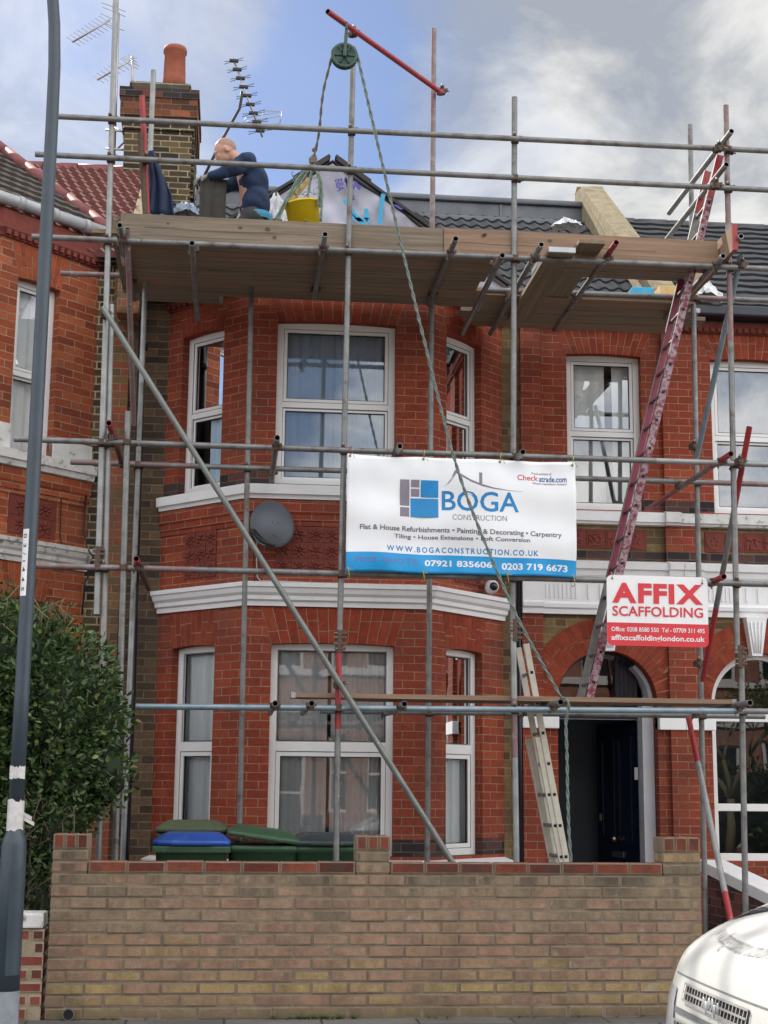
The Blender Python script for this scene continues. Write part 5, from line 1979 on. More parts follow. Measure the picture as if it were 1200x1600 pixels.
def ladder(name, label, nt, nb, dy, sp, m_near, m_far, sec=(0.068, 0.028), top_paint=None, off=0.13, m_in=None):
    """two stiles separated in depth by dy, leaning along the house"""
    nt, nb = Vector(nt), Vector(nb)
    root = thing(name, label, 'ladder', nb)
    d = (nt - nb).normalized()
    side = d.cross(Vector((0, 1, 0))).normalized()
    L = (nt - nb).length

    def stile(y, a, b, m, nm):
        mb = MB()
        h, t = sec[0] / 2, sec[1] / 2
        for (s0, s1, mm) in ([(a, b, m)] if not top_paint else [(a, b - 0.42, m), (b - 0.418, b, top_paint)]):
            P0, P1 = nb + d * s0 + Vector((0, y, 0)), nb + d * s1 + Vector((0, y, 0))
            Y = Vector((0, t, 0))
            mb.hexa([P0 - side * h - Y, P0 + side * h - Y, P0 + side * h + Y, P0 - side * h + Y,
                     P1 - side * h - Y, P1 + side * h - Y, P1 + side * h + Y, P1 - side * h + Y], mm, bevel=0.004)
        if m_in:   # painted inner web, worn away towards the ends
            P0, P1 = nb + d * (a + L * 0.22) + Vector((0, y + (t + 0.001) * (1 if y == 0 else -1), 0)), nb + d * (b - L * 0.20) + Vector((0, y + (t + 0.001) * (1 if y == 0 else -1), 0))
            mb.face([P0 - side * (h - .008), P0 + side * (h - .008), P1 + side * (h - .008), P1 - side * (h - .008)], m_in)
        n = int((b - a - 0.1) / sp)
        for i in range(n):   # rung ends show as dark sockets on the outer face
            c = nb + d * (a + off + i * sp) + Vector((0, y - t - 0.002, 0))
            k = 0.012
            mb.face([c - side * k - d * k, c + side * k - d * k, c + side * k + d * k, c - side * k + d * k], M['tube_in'])
        return mb.build(nm, root)
    stile(0, 0, L, m_near, 'stile')
    stile(dy, 0, L, m_far, 'stile')
    n = int((L - 0.1) / sp)
    for i in range(n):
        c = nb + d * (off + i * sp)
        mb = MB()
        mb.cyl(c + Vector((0, 0.012, 0)), c + Vector((0, dy - 0.012, 0)), 0.0145, None, M['alu_dark'], 8)
        mb.build('rung', root)
    return root


ladder('ladder', 'tall ladder with chipped magenta paint standing on the low lift boards', at(1125, 243, 11.88), (at(921, 1086, 11.9).x, 11.90, 2.196), 0.345, 0.255,
       M['ladder_pink'], M['alu_dark'], (0.064, 0.026), GR, m_in=M['ladder_magenta'])
t1, b1 = at(822, 1006, 12.02), at(885, 1345, 12.02)
dd = (b1 - t1).normalized()
b1 = t1 + dd * ((t1.z - 0.06) / -dd.z)
ladder('ladder', 'upper section of the bare aluminium extension ladder leaning beside the doorway', t1, b1, 0.34, 0.25, M['alu'], M['alu'], (0.05, 0.026))
t2, b2 = at(840, 1152, 12.03), at(880, 1357, 12.03)
dd = (b2 - t2).normalized()
b2 = t2 + dd * ((t2.z - 0.06) / -dd.z)
ladder('ladder', 'lower section of the aluminium extension ladder, its top ending below the boards', t2, b2, 0.40, 0.25, M['alu'], M['alu'], (0.05, 0.026))

# ------------------------------------------------------------------ banner and sign
bn = thing('banner', 'white and blue vinyl banner of the building firm tied to the scaffold tubes', 'banner', (1.8, 11.64, 3.62))
bxa, bxb, bza, bzb = 0.862, 2.738, 3.145, 4.105
BW, BH = bxb - bxa, bzb - bza


def bwave(x, z):
    u, v = x / BW, z / BH
    return 0.014 * math.sin(u * 11 + v * 2) + 0.010 * math.sin(u * 23 - v * 5) * (1 - v * 0.5) + 0.014 * math.sin(v * 3.1) + 0.007 * math.sin(v * 15 + u * 4) + 0.006 * math.sin(u * 40 + v * 9) * (v - 0.5) ** 2 * 4


def bsag(u, v):
    """edges are drawn up between their ties"""
    return -0.010 * abs(math.sin(u * math.pi * 3)) * (1 - v) * -1 - 0.008 * abs(math.sin(u * math.pi * 3)) * v


def bplace(x, z, lift=0.003):
    u, v = x / BW, z / BH
    return (bxa + x, 11.635 - bwave(x, z) - lift, bza + z + bsag(u, v) - 0.004 * u)


mb = MB()
NX, NZ = 72, 40
band = 0.148
zs = [i / 8 * band for i in range(9)] + [band + (BH - band) * i / 30 for i in range(1, 31)]
grid = [[mb.v(bplace(BW * i / NX, z + (0.012 - 0.02 * i / NX if abs(z - band) < 1e-6 else 0), 0)) for i in range(NX + 1)] for z in zs]
for j in range(len(zs) - 1):
    for i in range(NX):
        mb.vface([grid[j][i], grid[j][i + 1], grid[j + 1][i + 1], grid[j + 1][i]], M['banner_blue'] if j < 8 else M['banner_white'], True)
sheet_o = mb.build('sheet', bn)
sheet_o.modifiers.new('thick', 'SOLIDIFY').thickness = 0.0015
KX, KZ = BW / 1075, BH / 555


def bbox(x0, x1, y0, y1):
    return ((x0 - 65) * KX, (x1 - 65) * KX, BH - (y1 - 68) * KZ, BH - (y0 - 68) * KZ)


def btext(s, x0, x1, y0, y1, m, bold=0.0, spacing=None, skew=0.0):
    lettering(bn, s, bplace, bbox(x0, x1, y0, y1), M[m], bold, spacing, skew=skew)


def bshape(polys, m, name):
    mb = MB()
    for P in polys:
        mb.face([bplace((x - 65) * KX, BH - (y - 68) * KZ) for x, y in P], m)
    mb.build(name, bn)


def R4(x0, x1, y0, y1):
    return [(x0, y1), (x1, y1), (x1, y0), (x0, y0)]


bshape([R4(312, 356, 178, 305), R4(312, 356, 312, 357), R4(363, 403, 179, 215), R4(363, 403, 221, 259)], M['ink_mauve'], 'logo_blocks')
bshape([R4(409, 491, 180, 261), R4(361, 491, 267, 358)], M['ink_blue'], 'logo_blocks')
sw1 = [(508, 214), (530, 196), (550, 168), (566, 126), (574, 128), (574, 140), (560, 166), (538, 192)]
mb = MB()
P = [(566, 126), (600, 146), (640, 170), (690, 190), (750, 207), (820, 217), (890, 221)]
Q = [(570, 140), (602, 160), (642, 182), (692, 200), (752, 213), (822, 219.5), (890, 222)]
bshape([sw1] + [[P[i], P[i + 1], Q[i + 1], Q[i]] for i in range(6)] + [R4(680, 695, 135, 190)], M['ink_mauve'], 'logo_roof')
btext('BOGA', 507, 868, 227, 323, 'ink_blue', 0.012)
btext('CONSTRUCTION', 556, 810, 341, 367, 'ink_grey', -0.004)
btext('Flat & House Refurbishments • Painting & Decorating • Carpentry', 127, 1070, 400, 432, 'ink_grey', 0.022, skew=-0.012)
btext('Tiling • House Extensions • Loft Conversion', 287, 920, 441, 467, 'ink_grey', 0.022, skew=-0.006)
btext('WWW.BOGACONSTRUCTION.CO.UK', 252, 960, 496, 523, 'ink_blue', 0.02, 0.22, skew=-0.01)
btext('FREE QUOTE:', 105, 405, 555, 582, 'ink_faded', 0.02, 0.12, skew=-0.008)
btext('07921 835606', 428, 740, 559, 589, 'ink_white', 0.026, skew=-0.01)
btext('|', 767, 769, 556, 596, 'ink_faded')
btext('0203 719 6673', 785, 1097, 564, 597, 'ink_white', 0.026, skew=-0.01)
btext('Proud members of', 932, 1027, 120, 133, 'ink_grey', 0.01)
btext('Check', 863, 962, 136, 164, 'ink_red', 0.012)
btext('atrade.com', 966, 1098, 138, 168, 'ink_navy', 0.02)
btext('Where reputation matters', 933, 1098, 171, 185, 'ink_grey', 0.01)
for x, z, tp in ((0.02, BH - 0.02, 1), (0.62, BH - 0.02, 1), (1.25, BH - 0.02, 1), (1.85, BH - 0.03, 1), (0.02, 0.03, 0), (0.62, 0.02, 0), (1.3, 0.02, 0), (1.85, 0.02, 0)):
    mb = MB()
    p = Vector(bplace(x, z, 0.004))
    ring = [p + Vector((math.cos(t) * 0.011, 0, math.sin(t) * 0.011)) for t in angs(12)]
    mb.face(ring, M['coupler_pale'])
    up = 1 if tp else -1
    mb.path([p, p + Vector((0.004, -0.02, up * 0.03)), p + Vector((0.01, -0.01, up * 0.075)), p + Vector((0.006, 0.07, up * 0.085)), p + Vector((-0.004, 0.09, up * 0.03)), p + Vector((0, 0.01, 0))], 0.0028, M['string_y'] if not tp or x > 0.3 else M['galv_red'], 6)
    mb.path([p, p + Vector((0.02, -0.03, up * 0.02)), p + Vector((0.035, -0.035, -0.02))], 0.0024, M['string_y'], 6)
    mb.build('tie_string', bn)
# strings tying the rails at the banner corners
sg = thing('site_sign', 'rounded white and red scaffolding company board wired to the tubes above the doorway', 'sign', (3.39, 11.6, 2.88))
sx0, sx1, sz0, sz1 = 2.972, 3.808, 2.598, 3.168
SW_, SH_ = sx1 - sx0, sz1 - sz0


def splace(x, z, lift=0.002):
    return (sx0 + x + (z - SH_ / 2) * 0.008, 11.60 - lift, sz0 + z - x * 0.004)


mb = MB()
R_ = 0.045
out = []
for cx, cz, a0 in ((SW_ - R_, R_, -90), (SW_ - R_, SH_ - R_, 0), (R_, SH_ - R_, 90), (R_, R_, 180)):
    for k in range(7):
        t = rad(a0 + 15 * k)
        out.append((cx + R_ * math.cos(t), cz + R_ * math.sin(t)))
fr_ = [splace(x, z, 0) for x, z in out]
bk_ = [(x, y + 0.004, z) for x, y, z in fr_]
mb.face(fr_, M['sign_white'])
mb.face(list(reversed(bk_)), M['sign_white'])
for i in range(len(fr_)):
    k = (i + 1) % len(fr_)
    mb.face([fr_[i], fr_[k], bk_[k], bk_[i]], M['sign_white'])
mb.build('panel', sg)
zb_ = SH_ * (455 - 344) / 342
low = [(x, min(z, zb_)) for x, z in out if z < zb_] + []
pts = [(x, z) for x, z in out if z < zb_ - 0.001]
lowp = sorted(pts, key=lambda q_: math.atan2(q_[1] - zb_ * 0.6, q_[0] - SW_ / 2))
mb = MB()
mb.face([splace(x, z) for x, z in ([(0.0, zb_)] + [q_ for q_ in out[21:28] if q_[1] < zb_] + [q_ for q_ in out[0:7] if q_[1] < zb_] + [(SW_, zb_)])], M['sign_red'])
mb.build('red_band', sg)
KX2, KZ2 = SW_ / 493, SH_ / 342


def stext(s, x0, x1, y0, y1, m, bold, lift=0.004, sp=None):
    lettering(sg, s, lambda x, z: splace(x, z, lift), ((x0 - 432) * KX2, (x1 - 432) * KX2, SH_ - (y1 - 113) * KZ2, SH_ - (y0 - 113) * KZ2), M[m], bold, sp)


stext('AFFIX', 458, 900, 150, 248, 'sign_red', 0.045, sp=0.055)
stext('SCAFFOLDING', 458, 900, 263, 312, 'sign_red', 0.016)
stext('Office: 0208 8580 550  Tel - 07709 311 495', 452, 906, 365, 387, 'ink_white', 0.014)
stext('affixscaffoldinglondon.co.uk', 452, 906, 403, 437, 'ink_white', 0.020)
mb = MB()
for x, z in ((0.045, SH_ - 0.03), (SW_ - 0.045, SH_ - 0.05)):
    p = Vector(splace(x, z, 0.004))
    mb.face([p + Vector((math.cos(t) * 0.008, 0, math.sin(t) * 0.008)) for t in angs(10)], M['tube_in'])
    mb.path([p, p + Vector((0, -0.01, 0.03)), p + Vector((0.005, 0.05, 0.06))], 0.003, M['string_y'], 6)
mb.build('wire_tie', sg)

# ------------------------------------------------------------------ pulley, ropes, tub
pw = at(538, 88, 11.50)
gw = thing('gin_wheel', 'green iron gin wheel hanging from the red beam over the platform', 'pulley', (pw.x, pw.y, pw.z))
mb = MB()
mb.revolve([(0.0, -0.018), (0.085, -0.018), (0.09, -0.026), (0.112, -0.026), (0.112, -0.018), (0.094, 0.0), (0.112, 0.018), (0.112, 0.026), (0.09, 0.026), (0.085, 0.018), (0.0, 0.018)], M['wheel_green'], pw, 32, 'Y')
for k in range(6):
    t = k * math.pi / 3
    mb.cyl(pw + Vector((0.02 * math.cos(t), -0.02, 0.02 * math.sin(t))), pw + Vector((0.085 * math.cos(t), -0.02, 0.085 * math.sin(t))), 0.008, None, M['wheel_green'], 8)
mb.build('wheel', gw)
mb = MB()
bt_ = at(541, 45, 11.52)
for dy_ in (-0.04, 0.04):
    mb.hexa([(pw.x - 0.014, pw.y + dy_ - 0.004, pw.z - 0.02), (pw.x + 0.014, pw.y + dy_ - 0.004, pw.z - 0.02), (pw.x + 0.014, pw.y + dy_ + 0.004, pw.z - 0.02), (pw.x - 0.014, pw.y + dy_ + 0.004, pw.z - 0.02),
             (bt_.x - 0.014, pw.y + dy_ * 0.4 - 0.004, bt_.z - 0.03), (bt_.x + 0.014, pw.y + dy_ * 0.4 - 0.004, bt_.z - 0.03), (bt_.x + 0.014, pw.y + dy_ * 0.4 + 0.004, bt_.z - 0.03), (bt_.x - 0.014, pw.y + dy_ * 0.4 + 0.004, bt_.z - 0.03)], M['wheel_green'])
mb.cyl(pw + Vector((0, -0.05, 0)), pw + Vector((0, 0.05, 0)), 0.016, None, M['wheel_green'], 10)
mb.cyl((bt_.x, pw.y, bt_.z - 0.04), (bt_.x, pw.y, bt_.z + 0.05), 0.012, None, M['wheel_green'], 8)
mb.build('bracket', gw)


def rope_pts(P, sag=0.0, n=16):
    out = []
    for (a, b) in zip(P, P[1:]):
        for i in range(n):
            t = i / n
            q_ = a.lerp(b, t)
            q_.z -= sag * 4 * t * (1 - t)
            out.append(q_)
    out.append(P[-1])
    return out


def twisted(mb, pts, r, m):
    """two-strand laid rope"""
    pts = [Vector(p) for p in pts]
    dense = []
    for a, b in zip(pts, pts[1:]):
        n = max(2, int((b - a).length / 0.022))
        dense += [a.lerp(b, i / n) for i in range(n)]
    dense.append(pts[-1])
    for ph in (0, math.pi):
        P = []
        for i, p in enumerate(dense):
            d = (dense[min(i + 1, len(dense) - 1)] - dense[max(i - 1, 0)]).normalized()
            a, b = frame(d)
            t = i * 0.75 + ph
            P.append(p + (a * math.cos(t) + b * math.sin(t)) * r * 0.5)
        mb.path(P, r * 0.62, m, 5)


rp = thing('hoist_rope', 'long green grey rope from the gin wheel down past the banner to the doorway', 'rope', at(884, 1100, 11.40))
mb = MB()
A0 = [pw + Vector((0.112 * math.cos(t), 0, 0.112 * math.sin(t))) for t in [math.pi * (1 - k / 10) for k in range(11)]]
P = [A0[-1], at(640, 440, 11.48), at(715, 745, 11.44), at(805, 962, 11.40), at(877, 1090, 11.38)]
mid = []
for i in range(len(P) - 1):
    for k in range(8):
        t = k / 8
        mid.append(P[i].lerp(P[i + 1], t))
mid.append(P[-1])
# smooth the kinks
for _ in range(6):
    mid = [mid[0]] + [(mid[i - 1] + mid[i] * 2 + mid[i + 1]) / 4 for i in range(1, len(mid) - 1)] + [mid[-1]]
e = at(880, 1098, 11.38)
down = [e + Vector((0.03, -0.03, 0.02)), e + Vector((0.035, -0.035, -0.03))] + [at(x, y, 11.38) for x, y in ((884, 1130), (886, 1180), (887, 1240), (889, 1300), (893, 1362))]
down.append(Vector((down[-1].x + 0.02, 11.4, 0.07)))
twisted(mb, mid + down, 0.0135, M['rope'])
mb.build('fall', rp)
mb = MB()
kn = at(489, 250, 12.05)
twisted(mb, [kn + (A0[0] - kn) * (i / 12) + Vector((0.012 * math.sin(i * 0.6), 0, 0)) for i in range(13)] + A0[1:], 0.0115, M['rope_tan'])
for dx_, dz_, r_ in ((0.0, 0.0, 0.030), (0.008, 0.035, 0.024), (0.012, 0.095, 0.026), (-0.003, 0.02, 0.028)):
    mb.ellipsoid(kn + Vector((dx_, 0, dz_)), r_, r_, r_ * 0.8, M['rope_tan'], 10, 7)
for k in range(4):
    mb.path([kn + Vector((0.03 * math.cos(t), 0.03 * math.sin(t), 0.012 * k - 0.02 + 0.01 * math.sin(t))) for t in angs(12)] , 0.009, M['rope_tan'], 6)
mb.build('knot', rp)

tub_c = at(473, 330, 12.1)
tubz = tub_c.z
tubt = thing('rubble_tub', 'yellow plastic tub slung in green netting under the hoist rope', 'bucket', (tub_c.x, 12.1, tubz - 0.2))
mb = MB()
prof = [(0.0, -0.22), (0.125, -0.22), (0.165, 0.05), (0.178, 0.05), (0.178, 0.065), (0.16, 0.065), (0.158, 0.05), (0.12, -0.20), (0.0, -0.20)]
mb.revolve(prof, M['bucket'], (0, 0, 0), 28)
for v in mb.bm.verts:     # squashed by the net and tipped a little
    v.co.x *= 1.0 - 0.10 * (v.co.z > 0)
    v.co = Matrix.Rotation(rad(-9), 3, 'Y') @ (Matrix.Rotation(rad(6), 3, 'X') @ v.co) + Vector((tub_c.x, 12.1, tubz))
mb.build('tub', tubt)
mb = MB()
for pts in (((489, 256), (470, 285), (448, 315), (434, 345)), ((488, 256), (466, 282), (442, 318), (431, 345)), ((487, 256), (484, 285), (481, 318), (480, 345)),
            ((491, 256), (499, 280), (500, 300), (497, 322)), ((492, 256), (502, 284), (502, 305), (500, 345))):
    P = [at(x, y, 12.05 - 0.08 * i / 3) for i, (x, y) in enumerate(pts)]
    for k in range(3):
        twisted(mb, [p + Vector((rnd.uniform(-.012, .012), rnd.uniform(-.02, .02), rnd.uniform(-.01, .01))) for p in P], 0.008, M['net'])
for k in range(26):
    p = at(rnd.uniform(455, 500), rnd.uniform(262, 300), 12.03)
    mb.path([p, p + Vector((rnd.uniform(-.05, .05), rnd.uniform(-.03, .03), rnd.uniform(-.06, .02))), p + Vector((rnd.uniform(-.06, .06), 0, rnd.uniform(-.1, .0)))], 0.0028, M['net'], 5)
mb.build('netting', tubt)
mb = MB()
a, b = at(483, 280, 12.16), at(452, 316, 12.12)
d = (b - a).normalized()
n = Vector((-d.z, 0, d.x)) * 0.022
Y = Vector((0, 0.02, 0))
mb.hexa([a - n - Y, a + n - Y, a + n + Y, a - n + Y, b - n - Y, b + n - Y, b + n + Y, b - n + Y], M['board_raw'], bevel=0.003)
tag(mb.build('timber_offcut'), 'short pale timber offcut sticking out of the yellow tub', 'timber')

# ------------------------------------------------------------------ wheelie bins


def make_bin(label, loc, lidm, ajar=0.0, rimm=None):
    root = thing('wheelie_bin', label, 'bin', loc, 'wheelie bins in the front garden')
    mb = MB()
    G_ = M['bin_green']
    rings = []
    for z, hw, hd, rr in ((0.06, 0.20, 0.24, 0.05), (0.12, 0.225, 0.27, 0.05), (0.55, 0.25, 0.31, 0.05), (0.90, 0.272, 0.34, 0.05), (0.905, 0.285, 0.355, 0.05), (0.955, 0.287, 0.357, 0.05), (0.957, 0.25, 0.32, 0.05)):
        ring = []
        for cx, cy, a0 in ((hw - rr, hd - rr, 0), (-hw + rr, hd - rr, 90), (-hw + rr, -hd + rr, 180), (hw - rr, -hd + rr, 270)):
            for k in range(5):
                t = rad(a0 + 22.5 * k)
                ring.append((cx + rr * math.cos(t), cy + rr * math.sin(t), z))
        rings.append(ring)
    mb.ring_loft(rings, G_, True, True, True, True)
    for x in (-0.15, 0, 0.15):
        mb.box(x - 0.012, x + 0.012, -0.345, -0.30, 0.2, 0.84, G_, bevel=0.006)
    mb.build('body', root, local=True)
    lm = MB()
    rings = []
    for z, hw, hd, rr in ((0.958, 0.295, 0.37, 0.05), (0.99, 0.297, 0.372, 0.05), (1.0, 0.285, 0.355, 0.05), (1.035, 0.23, 0.29, 0.06), (1.048, 0.19, 0.25, 0.06)):
        ring = []
        for cx, cy, a0 in ((hw - rr, hd - rr, 0), (-hw + rr, hd - rr, 90), (-hw + rr, -hd + rr, 180), (hw - rr, -hd + rr, 270)):
            for k in range(5):
                t = rad(a0 + 22.5 * k)
                ring.append((cx + rr * math.cos(t), cy + rr * math.sin(t), z))
        rings.append(ring)
    lm.ring_loft(rings, lidm, True, True, True, True)
    lm.box(-0.16, 0.16, -0.395, -0.365, 0.962, 0.988, lidm, bevel=0.008)
    lm.box(-0.21, 0.21, -0.2, -0.17, 1.035, 1.05, lidm, bevel=0.006)
    lm.box(-0.21, 0.21, 0.1, 0.13, 1.035, 1.05, lidm, bevel=0.006)
    if ajar:
        for v in lm.bm.verts:
            v.co = Matrix.Rotation(ajar, 3, 'Y') @ (v.co - Vector((0.28, 0, 0.96))) + Vector((0.28, 0, 0.965))
    lid = lm.build('lid', root, local=True)
    if rimm:
        rm = MB()
        rm.box(-0.297, 0.297, -0.372, -0.340, 0.905, 0.955, rimm, bevel=0.01)
        rm.build('rim', root, local=True)
    hb = MB()
    for x in (-0.17, 0.17):
        hb.cyl((x, 0.34, 0.93), (x, 0.43, 0.95), 0.018, None, M['bin_dark'], 8)
    hb.cyl((-0.22, 0.43, 0.95), (0.22, 0.43, 0.95), 0.017, None, M['bin_dark'], 10)
    hb.build('handle', root, local=True)
    for x in (-0.245, 0.245):
        w_ = MB()
        w_.revolve([(0.0, -0.025), (0.08, -0.025), (0.10, -0.018), (0.10, 0.018), (0.08, 0.025), (0, 0.025)], M['rubber'], (x, 0.22, 0.10), 20, 'X')
        w_.build('wheel', root, local=True)
    return root


make_bin('wheelie bin with bright blue lid, leftmost in front of the bay', (-0.285, 12.02, 0.05), M['bin_blue'], rimm=M['bin_lid'])
make_bin('wheelie bin with a mossy brown green lid behind the blue lidded one', (-0.31, 12.86, 0.125), M['bin_mossy'])
make_bin('green wheelie bin with its lid lying crooked and tilted', (0.27, 12.42, 0.04), M['bin_lid'], rad(7.5))
make_bin('green wheelie bin with a closed dark lid behind the middle wall pier', (0.80, 12.43, 0.04), M['bin_slate'])

# ------------------------------------------------------------------ small fittings
ds = thing('satellite_dish', 'grey satellite dish on the bay above the ground floor cornice', 'satellite dish', (0.31, 13.1, 3.78))
mb = MB()
c = at(426, 820, 13.12)
nrm = Vector((0.30, -0.93, 0.18)).normalized()
a_, b_ = frame(nrm)
upv = (Vector((0.14, 0, 1)) - nrm * Vector((0.14, 0, 1)).dot(nrm)).normalized()
sd_ = upv.cross(nrm).normalized()
rings = []
for r_, dpt in ((0.001, 0.052), (0.05, 0.05), (0.1, 0.041), (0.15, 0.026), (0.185, 0.012), (0.205, 0.0), (0.212, -0.012), (0.207, -0.016)):
    rings.append([c + sd_ * (math.cos(t) * r_) + upv * (math.sin(t) * r_ * 1.06 * (1 + 0.05 * math.sin(t))) + nrm * dpt for t in angs(40)])
mb.ring_loft(rings, M['dish'], True, True, True, False)
rings = []
for r_, dpt in ((0.207, -0.016), (0.15, 0.012), (0.08, 0.03), (0.001, 0.036)):
    rings.append([c + sd_ * (math.cos(t) * r_) + upv * (math.sin(t) * r_ * 1.06 * (1 + 0.05 * math.sin(t))) + nrm * dpt for t in angs(40)])
mb.ring_loft(rings, M['dish'])
for u_, v_ in ((-0.02, 0.0), (0.035, 0.01), (0.0, -0.12), (0.03, -0.125)):
    mb.ellipsoid(c + sd_ * u_ + upv * v_ + nrm * 0.05, 0.006, 0.006, 0.006, M['dish_dark'], 8, 6)
mb.build('reflector', ds)
mb = MB()
w0_ = at(396, 832, 13.05)
mb.cyl(w0_ + Vector((0, -0.03, 0)), (w0_.x - 0.02, 13.28, w0_.z - 0.02), 0.022, None, M['dish_dark'], 12)
mb.path([w0_ + Vector((0, -0.02, 0)), at(412, 846, 12.98), at(428, 853, 12.92)], [0.026, 0.018, 0.018], M['dish_dark'], 10)
mb.path([w0_ + Vector((-0.01, -0.02, -0.015)), at(404, 848, 12.98), at(414, 853, 12.95)], 0.008, M['dish'], 8)
mb.ellipsoid(w0_, 0.035, 0.035, 0.035, M['dish_dark'], 12, 8)
mb.build('arm', ds)
mb = MB()
mb.path([at(401, 840, 13.27), at(401, 880, 13.28), at(402, 902, 13.28), at(408, 908, 13.2), at(430, 908, 13.19), at(500, 911, 13.19), at(640, 921, 13.19)], 0.005, M['cable_white'], 6)
mb.path([at(395, 860, 13.28), at(397, 890, 13.28), at(398, 910, 13.26)], 0.005, M['cable_black'], 6)
mb.build('cable', ds)
cp = at(768, 917, 13.80)
cc = thing('security_camera', 'white round security camera with dark lens below the banner corner', 'camera', cp)
mb = MB()
mb.revolve([(0.0, -0.06), (0.05, -0.055), (0.066, -0.03), (0.066, 0.05), (0.0, 0.05)], M['alarm'], cp, 24, 'Y')
mb.cyl(cp, cp + Vector((0.05, 0.26, 0.05)), 0.02, None, M['alarm'], 10)
mb.build('housing', cc)
mb = MB()
mb.ellipsoid(cp + Vector((0.012, -0.05, -0.002)), 0.042, 0.03, 0.042, M['alarm_lens'], 16, 10)
mb.build('lens', cc)

# cables on the left neighbour
mb = MB()
mb.path([at(134, 780, 14.05), at(131, 830, 14.05), at(136, 855, 14.0), at(146, 872, 13.95), at(143, 890, 14.0), at(133, 910, 14.05), at(128, 960, 14.05)], 0.008, M['cable_black'], 6)
mb.path([at(134, 700, 14.08), at(134, 780, 14.05)], 0.008, M['cable_black'], 6)
mb.path([at(80, 780, 13.86), at(88, 775, 13.85), at(96, 778, 13.86), at(94, 840, 13.88), at(98, 852, 13.88), at(120, 856, 13.95), at(136, 860, 14.0)], 0.006, M['cable_black'], 6)
tag(mb.build('loose_cable'), 'black cables hanging on the orange brick bay beside its white cornice', 'cable')

# aerials ------------------------------------------------------------


def yagi(label, mast, boom, n, elen, ed, m, refl=None, Y=17.5, er=0.004, dark=True):
    """mast and boom are lists of positions; ed = direction of the elements"""
    root = thing('tv_aerial', label, 'aerial', mast[0])
    mb = MB()
    mb.path(mast, 0.018, M['aerial_dark'] if dark else M['aerial'], 8)
    mb.build('mast', root)
    mb = MB()
    b0, b1 = boom
    mb.cyl(b0, b1, 0.013, None, m, 8)
    mb.build('boom', root)
    mb = MB()
    ed = Vector(ed).normalized()
    for i in range(n):
        p = b0.lerp(b1, (i + 0.3) / n)
        k = elen * (0.8 + 0.2 * i / n)
        if dark:
            for s in (-1, 1):
                for w_ in (-0.018, 0.018):
                    mb.cyl(p, p + ed * s * k + Vector((0, 0, w_ + s * 0.02)), er, None, M['aerial_dark'], 5)
            mb.box(p.x - 0.055, p.x + 0.055, p.y - 0.02, p.y + 0.02, p.z - 0.018, p.z + 0.018, M['aerial_dark'], bevel=0.006)
        else:
            mb.cyl(p - ed * k, p + ed * k, er, None, m, 5)
    mb.build('elements', root)
    if refl:
        mb = MB()
        for a, b in refl:
            mb.cyl(a, b, 0.005, None, M['aerial'], 5)
        mb.build('reflector', root)
    return root


Y1 = 16.9
refl = []
for (x0, y0, x1, y1) in ((376, 197, 437, 193), (386, 184, 441, 174), (384, 190, 440, 181), (412, 173, 441, 174), (437, 193, 441, 174), (412, 173, 405, 197), (376, 197, 390, 176)):
    refl.append((at(x0, y0, Y1), at(x1, y1, Y1)))
yagi('black multi element aerial on a leaning mast above the kneeling man', [at(312, 290, Y1), at(345, 222, Y1), at(374, 170, Y1), at(377, 155, Y1 - .02), at(378, 143, Y1 - .02)], (at(364, 91, Y1), at(410, 214, Y1)), 9, 0.145, (1, 0, 0.12), M['aerial'], refl)
Y2 = 17.4
mst = at(177, 285, Y2)
yagi('sunlit silver aerial high on a mast behind the leftmost standard', [mst, at(181, 150, Y2), at(185, 20, Y2)], (at(113, 66, Y2), at(172, 31, Y2)), 10, 0.13, (0.75, 0, -0.45), M['aerial'],
     [(at(158, 4, Y2), at(196, 18, Y2)), (at(160, 11, Y2), at(196, 26, Y2)), (at(162, 36, Y2), at(194, 48, Y2)), (at(157, 21, Y2), at(178, 31, Y2)), (at(176, 8, Y2), at(178, 40, Y2))], dark=False)
Y3 = 18.2
yagi('small silver aerial standing behind the chimney', [at(207, 150, Y3), at(207, 88, Y3)], (at(152, 125, Y3), at(208, 92, Y3)), 9, 0.11, (0.75, 0, -0.5), M['aerial'],
     [(at(190, 90, Y3), at(217, 103, Y3)), (at(194, 96, Y3), at(216, 108, Y3)), (at(200, 86, Y3), at(214, 98, Y3)), (at(206, 92, Y3), at(214, 90, Y3))], dark=False)
mb = MB()
for z_px in (203, 232):
    a, b = at(166, z_px, 17.3), at(192, z_px + 2, 17.05)
    mb.cyl(a, b, 0.014, None, M['aerial'], 8)
mb.path([at(180, 200, 17.2), at(192, 206, 17.1), at(194, 222, 17.1), at(182, 234, 17.2)], 0.014, M['aerial'], 8)
tag(mb.build('mast_bracket'), 'galvanised bracket holding an aerial mast to the chimney side', 'bracket')

# ------------------------------------------------------------------ lamp post
Y = 9.2
lp = thing('lamp_post', 'blue grey street lamp column with a number strip and torn stickers', 'lamp post', (-1.28, Y, 0.03))
xb = at(15, 1450, Y).x


def lx(z):
    return xb + (at(66, 480, Y).x - xb) * (z - 0.6) / (at(66, 480, Y).z - 0.6)


